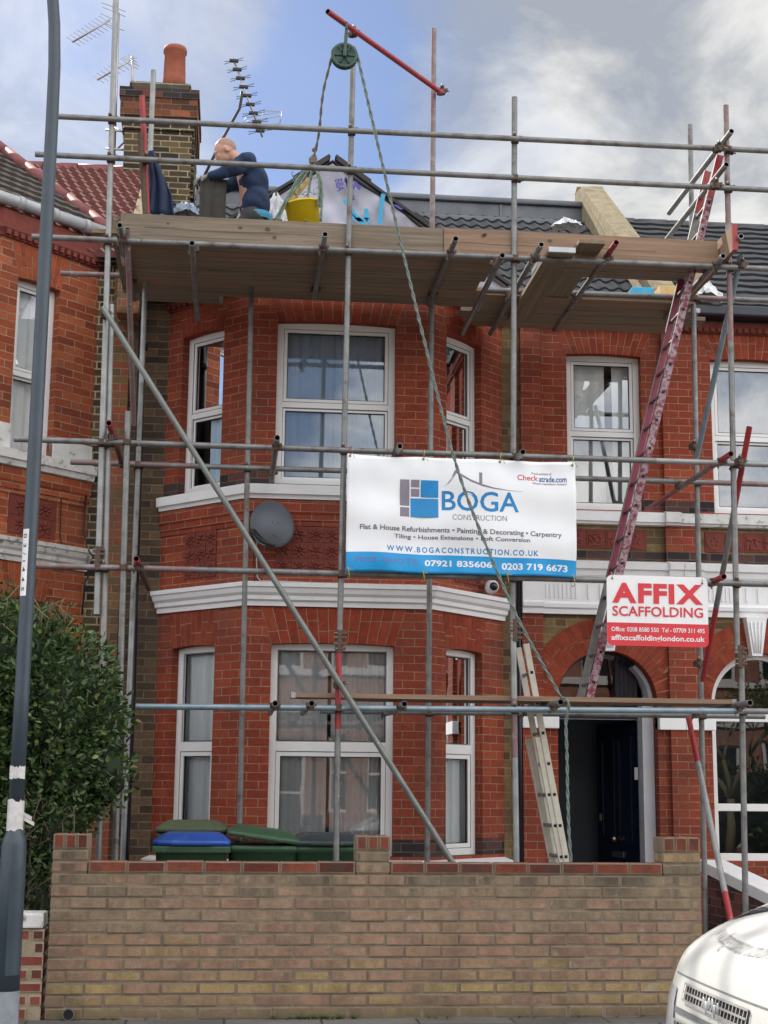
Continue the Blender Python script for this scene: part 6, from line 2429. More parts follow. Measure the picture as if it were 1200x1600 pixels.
mb = MB()
prof = [(0.03, 0.076), (0.9, 0.076), (1.10, 0.074), (1.14, 0.066), (1.17, 0.053), (1.19, 0.047)]
mb.ring_loft([[(lx(z) + r * math.cos(t), Y + r * math.sin(t), z) for t in angs(28)] for z, r in prof], M['lamp_paint'], True, True, True, False)
mb.ring_loft([[(lx(z) + (r + 0.002) * math.cos(t), Y + (r + 0.002) * math.sin(t), z) for t in angs(28)] for z, r in ((0.03, 0.076), (0.27, 0.076))], M['lamp_foot'])
mb.build('base', lp)
mb = MB()
zz = [1.18, 2, 3, 4, 5, 5.7, 6.1, 6.4, 6.7, 7.0, 7.3, 7.55, 7.7, 7.75]
ox = [0, 0, 0, 0, 0, 0, -0.003, -0.018, -0.05, -0.12, -0.26, -0.5, -0.85, -1.2]
pts = [(lx(z) + o, Y, z) for z, o in zip(zz, ox)]
mb.path(pts, [0.0465 - 0.0085 * min(1, i / 8) for i in range(len(pts))], M['lamp_paint'], 20)
mb.build('shaft', lp)
mb = MB()
hx = pts[-1][0]
mb.ellipsoid((hx - 0.28, Y, 7.74), 0.34, 0.13, 0.09, M['lamp_paint'], 20, 10)
mb.build('lantern', lp)
mb = MB()
for k in range(8):   # access door standing proud of the base, turned a little to the right
    t0, t1 = rad(-92 + 9 * k), rad(-92 + 9 * (k + 1))
    r = 0.080
    mb.hexa([(lx(0.4) + rr * math.cos(t), Y + rr * math.sin(t), z) for z in (0.36, 0.96) for rr, t in ((0.07, t0), (r, t0), (r, t1), (0.07, t1))], M['lamp_paint'])
mb.build('access_door', lp)


def wrap(name, z0, z1, a0, a1, r, m, ragged=0.0):
    mb = MB()
    N = 14
    lo, hi = [], []
    for i in range(N + 1):
        t = rad(a0 + (a1 - a0) * i / N)
        zc0, zc1 = z0 + rnd.uniform(-ragged, ragged), z1 + rnd.uniform(-ragged, ragged)
        lo.append(mb.v((lx(z0) + r * math.cos(t), Y + r * math.sin(t), zc0)))
        hi.append(mb.v((lx(z1) + r * math.cos(t), Y + r * math.sin(t), zc1)))
    for i in range(N):
        mb.vface([lo[i], lo[i + 1], hi[i + 1], hi[i]], m, True)
    return mb, name


mb, _ = wrap('torn_sticker', 1.185, 1.36, -165, -5, 0.0495, M['sticker'], 0.012)
c0 = Vector((lx(1.25) + 0.05, Y - 0.01, 1.25))
for dz_, w_ in ((0.02, 0.05), (-0.005, 0.065)):
    P = [mb.v(c0 + Vector((x, -0.02 * math.sin(x * 40), dz_ - x * 0.5 + s))) for x in (0, 0.03, w_) for s in (0, 0.022)]
    mb.vface([P[0], P[2], P[3], P[1]], M['sticker'], True)
    mb.vface([P[2], P[4], P[5], P[3]], M['sticker'], True)
mb.build('torn_sticker', lp)
mb, _ = wrap('sticker', 1.49, 1.56, -160, -20, 0.0485, M['sticker'], 0.008)
mb.build('sticker', lp)
zA, zB = at(38, 932, Y).z, at(42, 828, Y).z
zm_ = (zA + zB) / 2
mb, _ = wrap('number_strip', zA, zB, -152, -92, 0.0455, M['ink_white'], 0.0)
strip = mb.build('number_strip', lp)


def stripp(x, y):
    t = rad(-122) + (y - 0.0) / 0.046
    z = zB - 0.03 - x
    return (lx(z) + 0.0468 * math.cos(t), Y + 0.0468 * math.sin(t), z)


lettering(strip, '03/1445', stripp, (0, zB - zA - 0.06, -0.011, 0.011), M['ink_black'], 0.01, 0.55)

# ------------------------------------------------------------------ hedge


def foliage(name, blobs, n, size, m, core=None, seed=3, parent=None, edge=0.42, droop=0.3):
    r = random.Random(seed)
    mb = MB()
    tot = sum(b[3] * b[4] * b[5] for b in blobs)
    for (cx, cy, cz, rx, ry, rz) in blobs:
        k = int(n * rx * ry * rz / tot)
        for _ in range(k):
            while True:
                p = Vector((r.uniform(-1, 1), r.uniform(-1, 1), r.uniform(-1, 1)))
                l = p.length
                if edge < l < 1:
                    break
            lump = 1 + 0.10 * math.sin(p.x * 6 + cx * 9) * math.sin(p.z * 7 + 1) + 0.06 * math.sin(p.y * 11 + p.z * 9)
            if r.random() < 0.03:
                lump *= r.uniform(1.02, 1.14)
            c = Vector((cx + p.x * rx * lump, cy + p.y * ry * lump, cz + p.z * rz * lump))
            out = Vector((p.x / rx, p.y / ry, p.z / rz)).normalized()
            d = (out * 0.6 + Vector((r.uniform(-1, 1), r.uniform(-1, 1), r.uniform(-0.6, 1.0)))).normalized()
            a, b = frame(d)
            t = r.uniform(0, 6.28)
            w = a * math.cos(t) + b * math.sin(t)
            nn = d.cross(w)
            L = size * r.uniform(0.6, 1.25)
            W = L * 0.24
            tone = r.random()
            v = [mb.v(q_, tone) for q_ in (c, c + d * L * 0.35 + w * W + nn * W * 0.4, c + d * L * 0.75 + w * W * 0.75 + nn * W * 0.3, c + d * L, c + d * L * 0.75 - w * W * 0.75 + nn * W * 0.3, c + d * L * 0.35 - w * W + nn * W * 0.4)]
            mb.vface([v[0], v[1], v[2], v[3]], m)
            mb.vface([v[0], v[3], v[4], v[5]], m)
    o = mb.build(name, parent, recalc=False)
    return o


M['twig_pale'] = mat('straw_twig', (0.26, 0.20, 0.10), (0.18, 0.13, 0.07), 0.9, 20)
hg = thing('hedge', 'dense evergreen privet hedge growing behind the low red wall', 'hedge', (-1.9, 10.9, 0.05))
blobs = [(-2.0, 10.95, 1.75, 0.95, 0.75, 1.18), (-1.30, 10.9, 1.95, 0.50, 0.6, 0.72), (-1.20, 10.85, 1.45, 0.33, 0.5, 0.45), (-1.55, 10.8, 2.35, 0.40, 0.5, 0.42), (-2.9, 11.0, 1.7, 0.8, 0.8, 1.15), (-1.70, 10.75, 1.15, 0.48, 0.5, 0.6), (-1.02, 10.95, 1.92, 0.30, 0.38, 0.40), (-0.95, 10.9, 1.55, 0.26, 0.35, 0.34), (-1.80, 10.55, 0.95, 0.55, 0.42, 0.55), (-1.30, 10.7, 1.2, 0.32, 0.4, 0.4), (-1.52, 10.75, 0.66, 0.46, 0.36, 0.5)]
foliage('leaves', blobs, 50000, 0.057, M['leaf'], parent=hg, edge=0.5)
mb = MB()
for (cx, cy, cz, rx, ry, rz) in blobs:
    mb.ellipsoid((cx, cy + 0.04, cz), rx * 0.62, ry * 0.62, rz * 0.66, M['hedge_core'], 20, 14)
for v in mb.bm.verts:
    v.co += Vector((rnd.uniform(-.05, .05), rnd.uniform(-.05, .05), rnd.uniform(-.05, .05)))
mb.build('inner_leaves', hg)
mb = MB()
for k in range(26):
    x0 = rnd.uniform(-2.4, -1.15)
    p0 = Vector((x0, rnd.uniform(10.5, 11.2), 0.05))
    p1 = p0 + Vector((rnd.uniform(-.2, .2), rnd.uniform(-.15, .15), rnd.uniform(0.7, 1.2)))
    p2 = p1 + Vector((rnd.uniform(-.25, .25), rnd.uniform(-.25, .1), rnd.uniform(0.3, 0.7)))
    mb.path([p0, p0.lerp(p1, 0.5) + Vector((rnd.uniform(-.05, .05), 0, 0)), p1, p2], [0.014, 0.011, 0.008, 0.004], M['twig'], 6)
for k in range(60):
    p1 = Vector((rnd.uniform(-1.75, -1.15), rnd.uniform(10.25, 10.7), rnd.uniform(0.6, 1.3)))
    mb.path([p1, p1 + Vector((rnd.uniform(-.1, .1), rnd.uniform(-.1, .1), rnd.uniform(-.15, .15))), p1 + Vector((rnd.uniform(-.16, .16), rnd.uniform(-.1, .1), rnd.uniform(-.25, .25)))], 0.003, M['twig'], 5)
for k in range(22):     # bare straw coloured shoots standing up out of the clipped top
    p0 = Vector((rnd.uniform(-1.75, -1.15), rnd.uniform(10.4, 10.8), rnd.uniform(2.1, 2.6)))
    mb.path([p0, p0 + Vector((rnd.uniform(-.04, .04), -0.02, 0.14)), p0 + Vector((rnd.uniform(-.1, .1), -0.03, rnd.uniform(0.16, 0.26)))], 0.003, M['twig_pale'], 5)
mb.build('stems', hg)
mb = MB()
for k in range(46):
    x = rnd.uniform(-0.9, 2.9)
    c = Vector((x if rnd.random() < 0.4 else rnd.gauss(0.62, 0.12), wy - 0.01 - abs(rnd.gauss(0, 0.012)), Z0))
    for j in range(4):
        a = rnd.uniform(0, 6.28)
        mb.path([c, c + Vector((math.cos(a) * 0.012, math.sin(a) * 0.012 - 0.004, 0.018)), c + Vector((math.cos(a) * 0.03, math.sin(a) * 0.02 - 0.006, rnd.uniform(0.015, 0.04)))], [0.002, 0.0018, 0.0006], M['weed'], 4)
wd = mb.build('weeds')
wd['kind'] = 'stuff'

# ------------------------------------------------------------------ white van, parked at the kerb


def make_van(label, loc, rotz, detail=True):
    van = thing('van', label, 'van', (0, 0, 0))
    WHT, BLK = M['van_white'], M['van_black']
    # stations from the nose: x, underside, shoulder height, half width at shoulder, top height, half width at top
    ST = [(0.00, 0.30, 0.55, 0.55, 0.76, 0.44), (0.025, 0.27, 0.64, 0.63, 0.865, 0.50), (0.06, 0.26, 0.72, 0.69, 0.93, 0.54), (0.11, 0.25, 0.79, 0.745, 0.985, 0.58), (0.20, 0.24, 0.85, 0.79, 1.035, 0.61),
          (0.32, 0.24, 0.90, 0.82, 1.085, 0.64), (0.42, 0.24, 0.95, 0.84, 1.12, 0.66), (0.50, 0.24, 0.98, 0.85, 1.15, 0.68), (0.56, 0.24, 1.0, 0.855, 1.175, 0.69), (0.90, 0.24, 1.05, 0.86, 1.46, 0.66), (1.25, 0.24, 1.08, 0.865, 1.74, 0.63),
          (1.45, 0.24, 1.1, 0.87, 1.82, 0.63), (2.6, 0.24, 1.1, 0.875, 1.85, 0.66), (4.1, 0.24, 1.1, 0.87, 1.83, 0.66), (4.22, 0.26, 1.08, 0.85, 1.78, 0.63), (4.26, 0.30, 1.05, 0.80, 1.66, 0.58)]
    mb = MB()
    rings = []
    for x, zb, zs, ws, zt, wt in ST:
        half = [(0.0, zb), (ws * 0.6, zb), (ws * 0.93, zb + 0.03), (ws, zb + 0.14), (ws * 1.005, (zb + zs) / 2 + 0.05), (ws, zs), (ws - (ws - wt) * 0.28, zs + (zt - zs) * 0.5), (wt + (ws - wt) * 0.22, zs + (zt - zs) * 0.83), (wt * 0.92, zt - 0.012), (wt * 0.55, zt + 0.008), (0, zt + 0.018)]
        ring = [(x, y, z) for y, z in half] + [(x, -y, z) for y, z in reversed(half[1:-1])]
        rings.append(ring)
    mb.ring_loft(rings, WHT, True, True, True, True)
    bmesh.ops.recalc_face_normals(mb.bm, faces=mb.bm.faces)
    mb.bm.normal_update()
    bmesh.ops.subdivide_edges(mb.bm, edges=mb.bm.edges[:], cuts=2, use_grid_fill=True, smooth=0.6)
    bvh = BVHTree.FromBMesh(mb.bm)
    body = mb.build('body', van, local=True)

    def nose(y, z, lift=0.006):
        h = bvh.ray_cast(Vector((-2, y, z)), Vector((1, 0, 0)))
        return (h[0] - Vector((lift, 0, 0))) if h[0] is not None else Vector((0.3, y, z))

    def top(x, y, lift=0.004):
        h = bvh.ray_cast(Vector((x, y, 4)), Vector((0, 0, -1)))
        return (h[0] + Vector((0, 0, lift))) if h[0] is not None else Vector((x, y, 1))

    def patch(mbx, y0, y1, z0, z1, m, lift, n=10):
        for i in range(n):
            a, b = y0 + (y1 - y0) * i / n, y0 + (y1 - y0) * (i + 1) / n
            mbx.face([nose(a, z0, lift), nose(b, z0, lift), nose(b, z1, lift), nose(a, z1, lift)], m)
    for (y0, y1, z0, z1, nx) in ((-0.335, 0.335, 0.80, 0.855, 20), (-0.42, -0.10, 0.63, 0.72, 9), (0.10, 0.42, 0.63, 0.72, 9)):
        g = MB()
        patch(g, y0, y1, z0, z1, BLK, 0.004)
        for k in range(nx + 1):
            y = y0 + (y1 - y0) * k / nx
            patch(g, y - 0.004, y + 0.004, z0, z1, M['chrome_soft'], 0.011, 1)
        for z in (z0, (z0 + z1) / 2, z1):
            patch(g, y0, y1, z - 0.004, z + 0.004, M['chrome_soft'], 0.0115)
        g.build('grille', van, local=True)
    e = MB()
    for k, (y, z) in enumerate(((0.075, 0.82), (0.045, 0.81), (0.018, 0.825), (-0.018, 0.825), (-0.045, 0.81), (-0.075, 0.82))):
        p = nose(y, z, 0.012)
        e.ellipsoid(p, 0.006, 0.010, 0.022, M['chrome_soft'], 8, 6)
    e.build('emblem', van, local=True)
    bd = MB()
    p = nose(0, 0.685, 0.0)
    rot = Matrix.Rotation(rad(-18), 3, 'Y')
    bd.ellipsoid(p, 0.035, 0.09, 0.058, M['chrome'], 24, 10, rot)
    bd.ellipsoid(p + Vector((-0.014, 0, 0.004)), 0.026, 0.077, 0.047, M['badge_blue'], 24, 10, rot)
    badge = bd.build('badge', van, local=True)
    bm_ = MB()
    patch(bm_, -0.66, 0.66, 0.30, 0.58, M['van_grey'], 0.012, 16)
    bm_.build('bumper', van, local=True)
    bm_ = MB()
    patch(bm_, -0.62, 0.62, 0.745, 0.765, M['van_grey'], 0.004, 16)
    bm_.build('trim_strip', van, local=True)
    sl_ = MB()
    patch(sl_, -0.56, 0.52, 0.873, 0.878, M['van_grey'], 0.003, 22)
    sl_.build('shut_line', van, local=True)
    for s in (-1, 1):
        cr = MB()
        for i in range(12):
            xa, xb = 0.05 + 0.40 * i / 12, 0.05 + 0.40 * (i + 1) / 12
            yl = lambda x: s * (0.53 + 0.10 * min(1, x / 0.35))
            cr.face([top(xa, yl(xa), 0.003), top(xb, yl(xb), 0.003), top(xb, yl(xb) + 0.005, 0.003), top(xa, yl(xa) + 0.005, 0.003)], M['van_grey'])
        cr.build('bonnet_seam', van, local=True)
    for s in (-1, 1):
        h_ = MB()
        for i in range(6):
            for k in range(4):
                y0, y1 = s * (0.44 + 0.035 * i), s * (0.44 + 0.035 * (i + 1))
                z0, z1 = 0.63 + 0.05 * k, 0.63 + 0.05 * (k + 1)
                h_.face([nose(y0, z0, 0.006), nose(y1, z0, 0.006), nose(y1, z1, 0.006), nose(y0, z1, 0.006)], M['lamp_glass'])
        h_.build('headlight', van, local=True)
    cw = MB()
    for i in range(18):
        y0, y1 = -0.6 + 1.2 * i / 18, -0.6 + 1.2 * (i + 1) / 18
        xo = lambda y: 0.42 - 0.42 * y * y
        cw.face([top(xo(y0), y0), top(xo(y1), y1), top(xo(y1) + 0.11, y1), top(xo(y0) + 0.11, y0)], BLK)
        for q_ in range(3):
            x_ = xo(y0) + 0.02 + 0.03 * q_
            cw.face([top(x_, y0, 0.008), top(x_, y1, 0.008), top(x_ + 0.006, y1, 0.008), top(x_ + 0.006, y0, 0.008)], M['van_grey'])
    for y in (-0.4, 0.15):
        cw.path([top(0.50, y, 0.02), top(0.54, y + 0.2, 0.03), top(0.58, y + 0.42, 0.035)], 0.009, BLK, 6)
    cw.build('cowl', van, local=True)
    gm = MB()
    for i in range(10):
        for k in range(8):
            y0, y1 = -0.56 + 1.12 * i / 10, -0.56 + 1.12 * (i + 1) / 10
            x0, x1 = 0.60 + 0.52 * k / 8, 0.60 + 0.52 * (k + 1) / 8
            gm.face([top(x0, y0), top(x0, y1), top(x1, y1), top(x1, y0)], M['car_glass'])
    gm.build('windscreen', van, local=True)
    for s in (-1, 1):
        def side(x, z, lift=0.006, s=s):
            h = bvh.ray_cast(Vector((x, s * 3, z)), Vector((0, -s, 0)))
            return (h[0] + Vector((0, s * lift, 0))) if h[0] is not None else Vector((x, s * 0.85, z))
        gm = MB()
        for i in range(5):
            a, b = 1.2 + 0.16 * i, 1.2 + 0.16 * (i + 1)
            gm.face([side(a, 1.14), side(b, 1.14), side(b, 1.62), side(a, 1.62 if i else 1.45)], M['car_glass'])
        gm.build('side_window', van, local=True)
        for x in (0.78, 3.45):
            wm = MB()
            wm.revolve([(0.0, -0.09), (0.2, -0.09), (0.29, -0.10), (0.315, -0.07), (0.315, 0.07), (0.29, 0.10), (0.2, 0.09), (0, 0.09)], M['rubber'], (x, s * 0.79, 0.315), 28, 'Y')
            wh_ = wm.build('wheel', van, local=True)
            hm = MB()
            hm.revolve([(0.0, 0), (0.17, 0), (0.19, 0.012), (0.19, 0.02), (0, 0.03)] if s > 0 else [(0.0, 0), (0.17, 0), (0.19, -0.012), (0.19, -0.02), (0, -0.03)], M['chrome_soft'], (x, s * 0.885, 0.315), 20, 'Y')
            hm.build('rim', wh_, local=True)
        mm = MB()
        mm.ellipsoid((0.98, s * 0.98, 1.12), 0.05, 0.10, 0.11, BLK, 12, 8)
        mm.cyl((1.0, s * 0.86, 1.06), (0.99, s * 0.95, 1.08), 0.02, None, BLK, 8)
        mm.build('wing_mirror', van, local=True)
    if detail:
        def tp(x, y):
            yy = 0.46 - x
            return top(0.075 + y + 0.05 * (yy / 0.4) ** 2, yy - y * 0.25, 0.004)
        lettering(body, 'www.bogaconstruction.co.uk', tp, (0, 0.84, 0, 0.085), M['ink_van'], 0.0, local=True)
    van.location = loc
    van.rotation_euler = (0, 0, rotz)
    return van


M['chrome_soft'] = mat('grille_bars', (0.62, 0.62, 0.62), None, 0.3, metal=0.3)
M['ink_van'] = mat('van_lettering', (0.22, 0.215, 0.24), None, 0.5)
m_, k_, b_s = base_mat('car_glass')
b_s.inputs['Base Color'].default_value = (0.015, 0.02, 0.022, 1)
b_s.inputs['Roughness'].default_value = 0.04
M['car_glass'] = m_
make_van('white van parked nose in at the right with a web address on its bonnet', (1.655, 5.13, -0.09), 0.0)
#__PART3__
M['dish_pale'] = mat('pale_blue_membrane', (0.30, 0.36, 0.44), (0.22, 0.27, 0.34), 0.6, 12)
M['bark'] = mat('pale_bark', (0.22, 0.19, 0.10), (0.15, 0.13, 0.08), 0.9, 14)
# ------------------------------------------------------------------ the roofer


def remeshed(mb, name, parent, m, voxel=0.009, smooth=6, world=True, disp=None):
    """merge overlapping pieces into one continuous smooth surface"""
    tmp = mb.build(name + '_tmp')
    md = tmp.modifiers.new('r', 'REMESH')
    md.mode = 'VOXEL'
    md.voxel_size = voxel
    sm = tmp.modifiers.new('s', 'SMOOTH')
    sm.iterations = smooth
    sm.factor = 0.5
    dg = bpy.context.evaluated_depsgraph_get()
    me = bpy.data.meshes.new_from_object(tmp.evaluated_get(dg))
    bpy.data.objects.remove(tmp)
    me.materials.clear()
    me.materials.append(m)
    for p in me.polygons:
        p.use_smooth = True
    if disp:
        for v in me.vertices:
            v.co += disp(v.co)
    me.name = name
    o = bpy.data.objects.new(name, me)
    COL.objects.link(o)
    o.parent = parent
    o.matrix_parent_inverse = Matrix.Translation(-WORLD_LOC[parent.name]) if parent.type == 'EMPTY' else Matrix.Identity(4)
    return o


def limb(mb, pts, rs, m):
    pts = [Vector(p) for p in pts]
    mb.path(pts, rs, m, 14)
    for p, r in zip(pts, rs):
        mb.ellipsoid(p, r, r, r, m, 14, 8)


YP = 12.52
SK = M['skin']
pel = Vector((0.055, YP, 6.43))
sp1 = Vector((0.055, YP, 6.60))
sp2 = Vector((0.045, YP, 6.74))
sp3 = Vector((0.0, YP, 6.87))
nk = Vector((-0.09, YP, 6.97))
hd = at(351.5, 237, YP)
shN, shF = Vector((-0.005, YP - 0.165, 6.895)), Vector((-0.03, YP + 0.165, 6.895))
elN = at(352, 268, YP - 0.20)
haN = at(327, 277, YP - 0.10)
elF, haF = Vector((-0.19, YP + 0.20, 6.80)), Vector((haN.x + 0.03, YP + 0.08, haN.z + 0.01))
hipN, hipF = pel + Vector((0, -0.10, -0.04)), pel + Vector((0, 0.10, -0.04))
knN, knF = Vector((-0.28, YP - 0.16, 6.045)), Vector((-0.26, YP + 0.16, 6.045))
anN, anF = Vector((0.14, YP - 0.13, 6.02)), Vector((0.14, YP + 0.13, 6.02))
tipd = Vector((-0.86, 0, -0.5)).normalized()      # where the face points: left and down at the work
upd = Vector((-0.5, 0, 0.86)).normalized()
sided = Vector((0, 1, 0))
HR = Matrix((tipd, sided, upd)).transposed()


def hp(f, s, u):
    return hd + tipd * f + sided * s + upd * u


mb = MB()
mb.ellipsoid(hp(-0.012, 0, 0.018), 0.098, 0.077, 0.10, SK, 24, 16, HR)
mb.ellipsoid(hp(0.03, 0, -0.04), 0.066, 0.060, 0.075, SK, 20, 14, HR)
mb.ellipsoid(hp(0.06, 0, -0.085), 0.03, 0.035, 0.03, SK, 14, 10, HR)             # chin
mb.ellipsoid(hp(0.094, 0, -0.022), 0.018, 0.013, 0.026, SK, 12, 8, HR)             # nose
mb.ellipsoid(hp(0.083, 0, 0.016), 0.016, 0.045, 0.012, SK, 12, 8, HR)              # brow
for s in (-1, 1):
    mb.ellipsoid(hp(0.073, s * 0.03, -0.022), 0.02, 0.02, 0.016, SK, 10, 8, HR)    # cheek
    mb.ellipsoid(hp(-0.01, s * 0.078, -0.01), 0.022, 0.011, 0.034, SK, 14, 10, HR @ Matrix.Rotation(s * 0.3, 3, 'Z'))   # ear
mb.ellipsoid(hp(0.083, 0, -0.058), 0.013, 0.024, 0.008, SK, 10, 6, HR)             # mouth
limb(mb, [hp(-0.03, 0, -0.05), nk, sp3], [0.056, 0.058, 0.07], SK)
limb(mb, [pel, sp1, sp2, sp3], [0.125, 0.12, 0.125, 0.11], SK)
for sh, el, ha in ((shN, elN, haN), (shF, elF, haF)):
    limb(mb, [sp3, sh, el, ha], [0.07, 0.062, 0.044, 0.028], SK)
for hi, kn, an in ((hipN, knN, anN), (hipF, knF, anF)):
    limb(mb, [pel, hi, kn, an, an + Vector((0.12, 0, -0.03))], [0.08, 0.085, 0.052, 0.038, 0.03], SK)


def hand(mbx, wrist, m, s, scale=1.0):
    """gloved hand closing over the top edge of the tile: palm, four unequal bent fingers, thumb from the palm's side"""
    d = Vector((-0.78, 0, -0.28)).normalized()
    acr = Vector((0.0, 1.0, 0.0))
    palm = wrist + d * 0.045
    mbx.ellipsoid(palm, 0.05, 0.043, 0.020, m, 16, 10, Matrix((d, acr, d.cross(acr))).transposed())
    mbx.ellipsoid(wrist, 0.03, 0.032, 0.026, m, 12, 8)
    for i, L in enumerate((0.068, 0.078, 0.073, 0.058)):
        b = palm + d * 0.034 + acr * (s * (-0.033 + 0.022 * i))
        b1_ = b + d * L * 0.45 + Vector((0, 0, -0.004))
        b2_ = b1_ + (d + Vector((0.1, 0, -0.9))).normalized() * L * 0.36
        b3_ = b2_ + Vector((0.25, 0, -1)).normalized() * L * 0.28
        limb(mbx, [b, b1_, b2_, b3_], [0.0105, 0.010, 0.0095, 0.008], m)
    t0 = palm - d * 0.012 + acr * (-s * 0.040)
    t1 = t0 + (d * 0.5 + acr * (-s * 0.6) + Vector((0, 0, -0.5))).normalized() * 0.034
    t2 = t1 + (d * 0.6 + Vector((0, 0, -0.7))).normalized() * 0.028
    limb(mbx, [palm - acr * s * 0.02, t0, t1, t2], [0.014, 0.013, 0.0115, 0.0095], m)


hand(mb, haN, SK, 1)
hand(mb, haF, SK, -1)
man = thing('person', 'kneeling man in a navy sweatshirt and grey gloves, head shaved, bent over a roof tile', 'person', (0.0, YP, 5.965))
remeshed(mb, 'body', man, SK, 0.0085, 4)


def folds(a=0.006, f=22):
    def d(c):
        return Vector((math.sin(c.z * f + c.x * 9) * a * 0.6, math.sin(c.z * f * 1.3 + c.x * f * 0.8 + 1.3) * a, math.sin(c.x * f * 1.2) * a * 0.4))
    return d


mb = MB()
mb.ellipsoid(hp(-0.018, 0, 0.024), 0.0965, 0.0775, 0.0985, M['stubble'], 24, 16, HR)
bmesh.ops.delete(mb.bm, geom=[v for v in mb.bm.verts if (v.co - hd).dot(tipd) > 0.028 or (v.co - hd).dot(upd) < -0.012 - 0.5 * (v.co - hd).dot(tipd) * 0 and (v.co - hd).dot(tipd) > -0.05], context='VERTS')
mb.build('hair', man)
mb = MB()
NV = M['navy']
limb(mb, [pel + Vector((0.005, 0, 0.06)), sp1 + Vector((0.012, 0, 0)), sp2 + Vector((0.012, 0, 0)), sp3 + Vector((0.0, 0, 0.01))], [0.130, 0.124, 0.130, 0.110], NV)
mb.ellipsoid(sp2 + Vector((0.015, 0, 0.04)), 0.126, 0.19, 0.17, NV, 20, 14)
mb.ellipsoid(sp1 + Vector((0.02, 0, -0.02)), 0.134, 0.172, 0.16, NV, 20, 14)
limb(mb, [sp3, nk + Vector((0.02, 0, -0.02))], [0.10, 0.068], NV)
for sh, el, ha in ((shN, elN, haN), (shF, elF, haF)):
    w = el.lerp(ha, 0.82)
    limb(mb, [sp3 + Vector((0, 0, 0)), sh, sh.lerp(el, 0.55) + Vector((0, 0, -0.01)), el, w], [0.09, 0.088, 0.076, 0.062, 0.045], NV)
remeshed(mb, 'sweatshirt', man, NV, 0.0095, 5, disp=folds(0.009, 27))
mb = MB()
TS = M['trousers']
mb.ellipsoid(pel + Vector((0, 0, -0.03)), 0.148, 0.18, 0.13, TS, 18, 12)
for hi, kn, an in ((hipN, knN, anN), (hipF, knF, anF)):
    limb(mb, [hi, hi.lerp(kn, 0.5), kn, kn.lerp(an, 0.5), an], [0.108, 0.092, 0.072, 0.068, 0.056], TS)
remeshed(mb, 'trousers', man, TS, 0.010, 4, disp=folds(0.005, 26))
mb = MB()
rings = []
for z, k in ((-0.055, 1.03), (-0.03, 1.06), (0.0, 1.05), (0.012, 1.0)):
    rings.append([pel + Vector((0.01 + math.cos(t) * 0.15 * k, math.sin(t) * 0.188 * k, z + 0.0 + 0.02 * math.cos(t))) for t in angs(28)])
mb.ring_loft(rings, M['shirt_blue'])
mb.build('shirt_hem', man)
for an, kn in ((anN, knN), (anF, knF)):
    mb = MB()
    limb(mb, [an + Vector((-0.03, 0, 0.0)), an + Vector((0.03, 0, 0.0)), an + Vector((0.07, 0, -0.012)), an + Vector((0.17, 0, -0.018))], [0.052, 0.056, 0.048, 0.036], M['boot'])
    remeshed(mb, 'boot', man, M['boot'], 0.009, 3)
for ha, s in ((haN, 1), (haF, -1)):
    mb = MB()
    hand(mb, ha, M['glove'], s)
    limb(mb, [ha + Vector((0.035, 0, 0.012)), ha], [0.036, 0.033], M['glove'])
    bmesh.ops.recalc_face_normals(mb.bm, faces=mb.bm.faces)
    mb.bm.normal_update()
    for v in mb.bm.verts:
        v.co += v.normal * 0.0035
    remeshed(mb, 'glove', man, M['glove'], 0.0045, 2)
# pale print between the shoulder blades of the sweatshirt
mb = MB()
for k, (x, y) in enumerate(((408, 276), (410, 281))):
    a = at(x - 3, y, 12.33)
    b = at(x + 4, y + 1.5, 12.36)
    mb.face([a, b, b + Vector((0, 0, -0.016)), a + Vector((0, 0, -0.016))], M['ink_white'])
# the roof tile he holds on edge
t0_, t1_ = at(313, 276, 12.40), at(354, 281, 12.40)
mb = MB()
zb0 = t0_.z - 0.44
N = 12
W_ = t1_.x - t0_.x
F3 = []
for i in range(N + 1):
    s = i / N
    x = t0_.x + W_ * s
    prof = 0.014 * (1 if (s < 0.12 or 0.46 < s < 0.54 or s > 0.92) else 0)
    F3.append((x, prof, t0_.z + (t1_.z - t0_.z) * s + (0.008 if 0.1 < s < 0.2 else 0) + rnd.uniform(-.003, .003)))
rings = []
for x, pf, zt_ in F3:
    rings.append([(x, 12.40 - pf, zb0), (x, 12.40 - pf, zt_), (x, 12.43, zt_), (x, 12.43, zb0)])
R = [[mb.v(p) for p in r] for r in rings]
for a, b in zip(R, R[1:]):
    for k in range(4):
        mb.vface([a[k], b[k], b[(k + 1) % 4], a[(k + 1) % 4]], M['slab'])
mb.vface(R[0], M['slab'])
mb.vface(R[-1], M['slab'])
tag(mb.build('roof_tile'), 'dark ribbed roof tile held upright by the kneeling man', 'tile')
stk = MB()
for k in range(8):
    stk.box(t0_.x - 0.02 + rnd.uniform(-.01, .01), t1_.x + 0.06 + rnd.uniform(-.01, .01), 12.30, 12.72, 5.966 + 0.044 * k, 5.966 + 0.044 * k + 0.038, M['slab'], bevel=0.004)
tag(stk.build('tile_stack'), 'stack of dark roof tiles on the platform boards behind the toe board', 'tile stack')

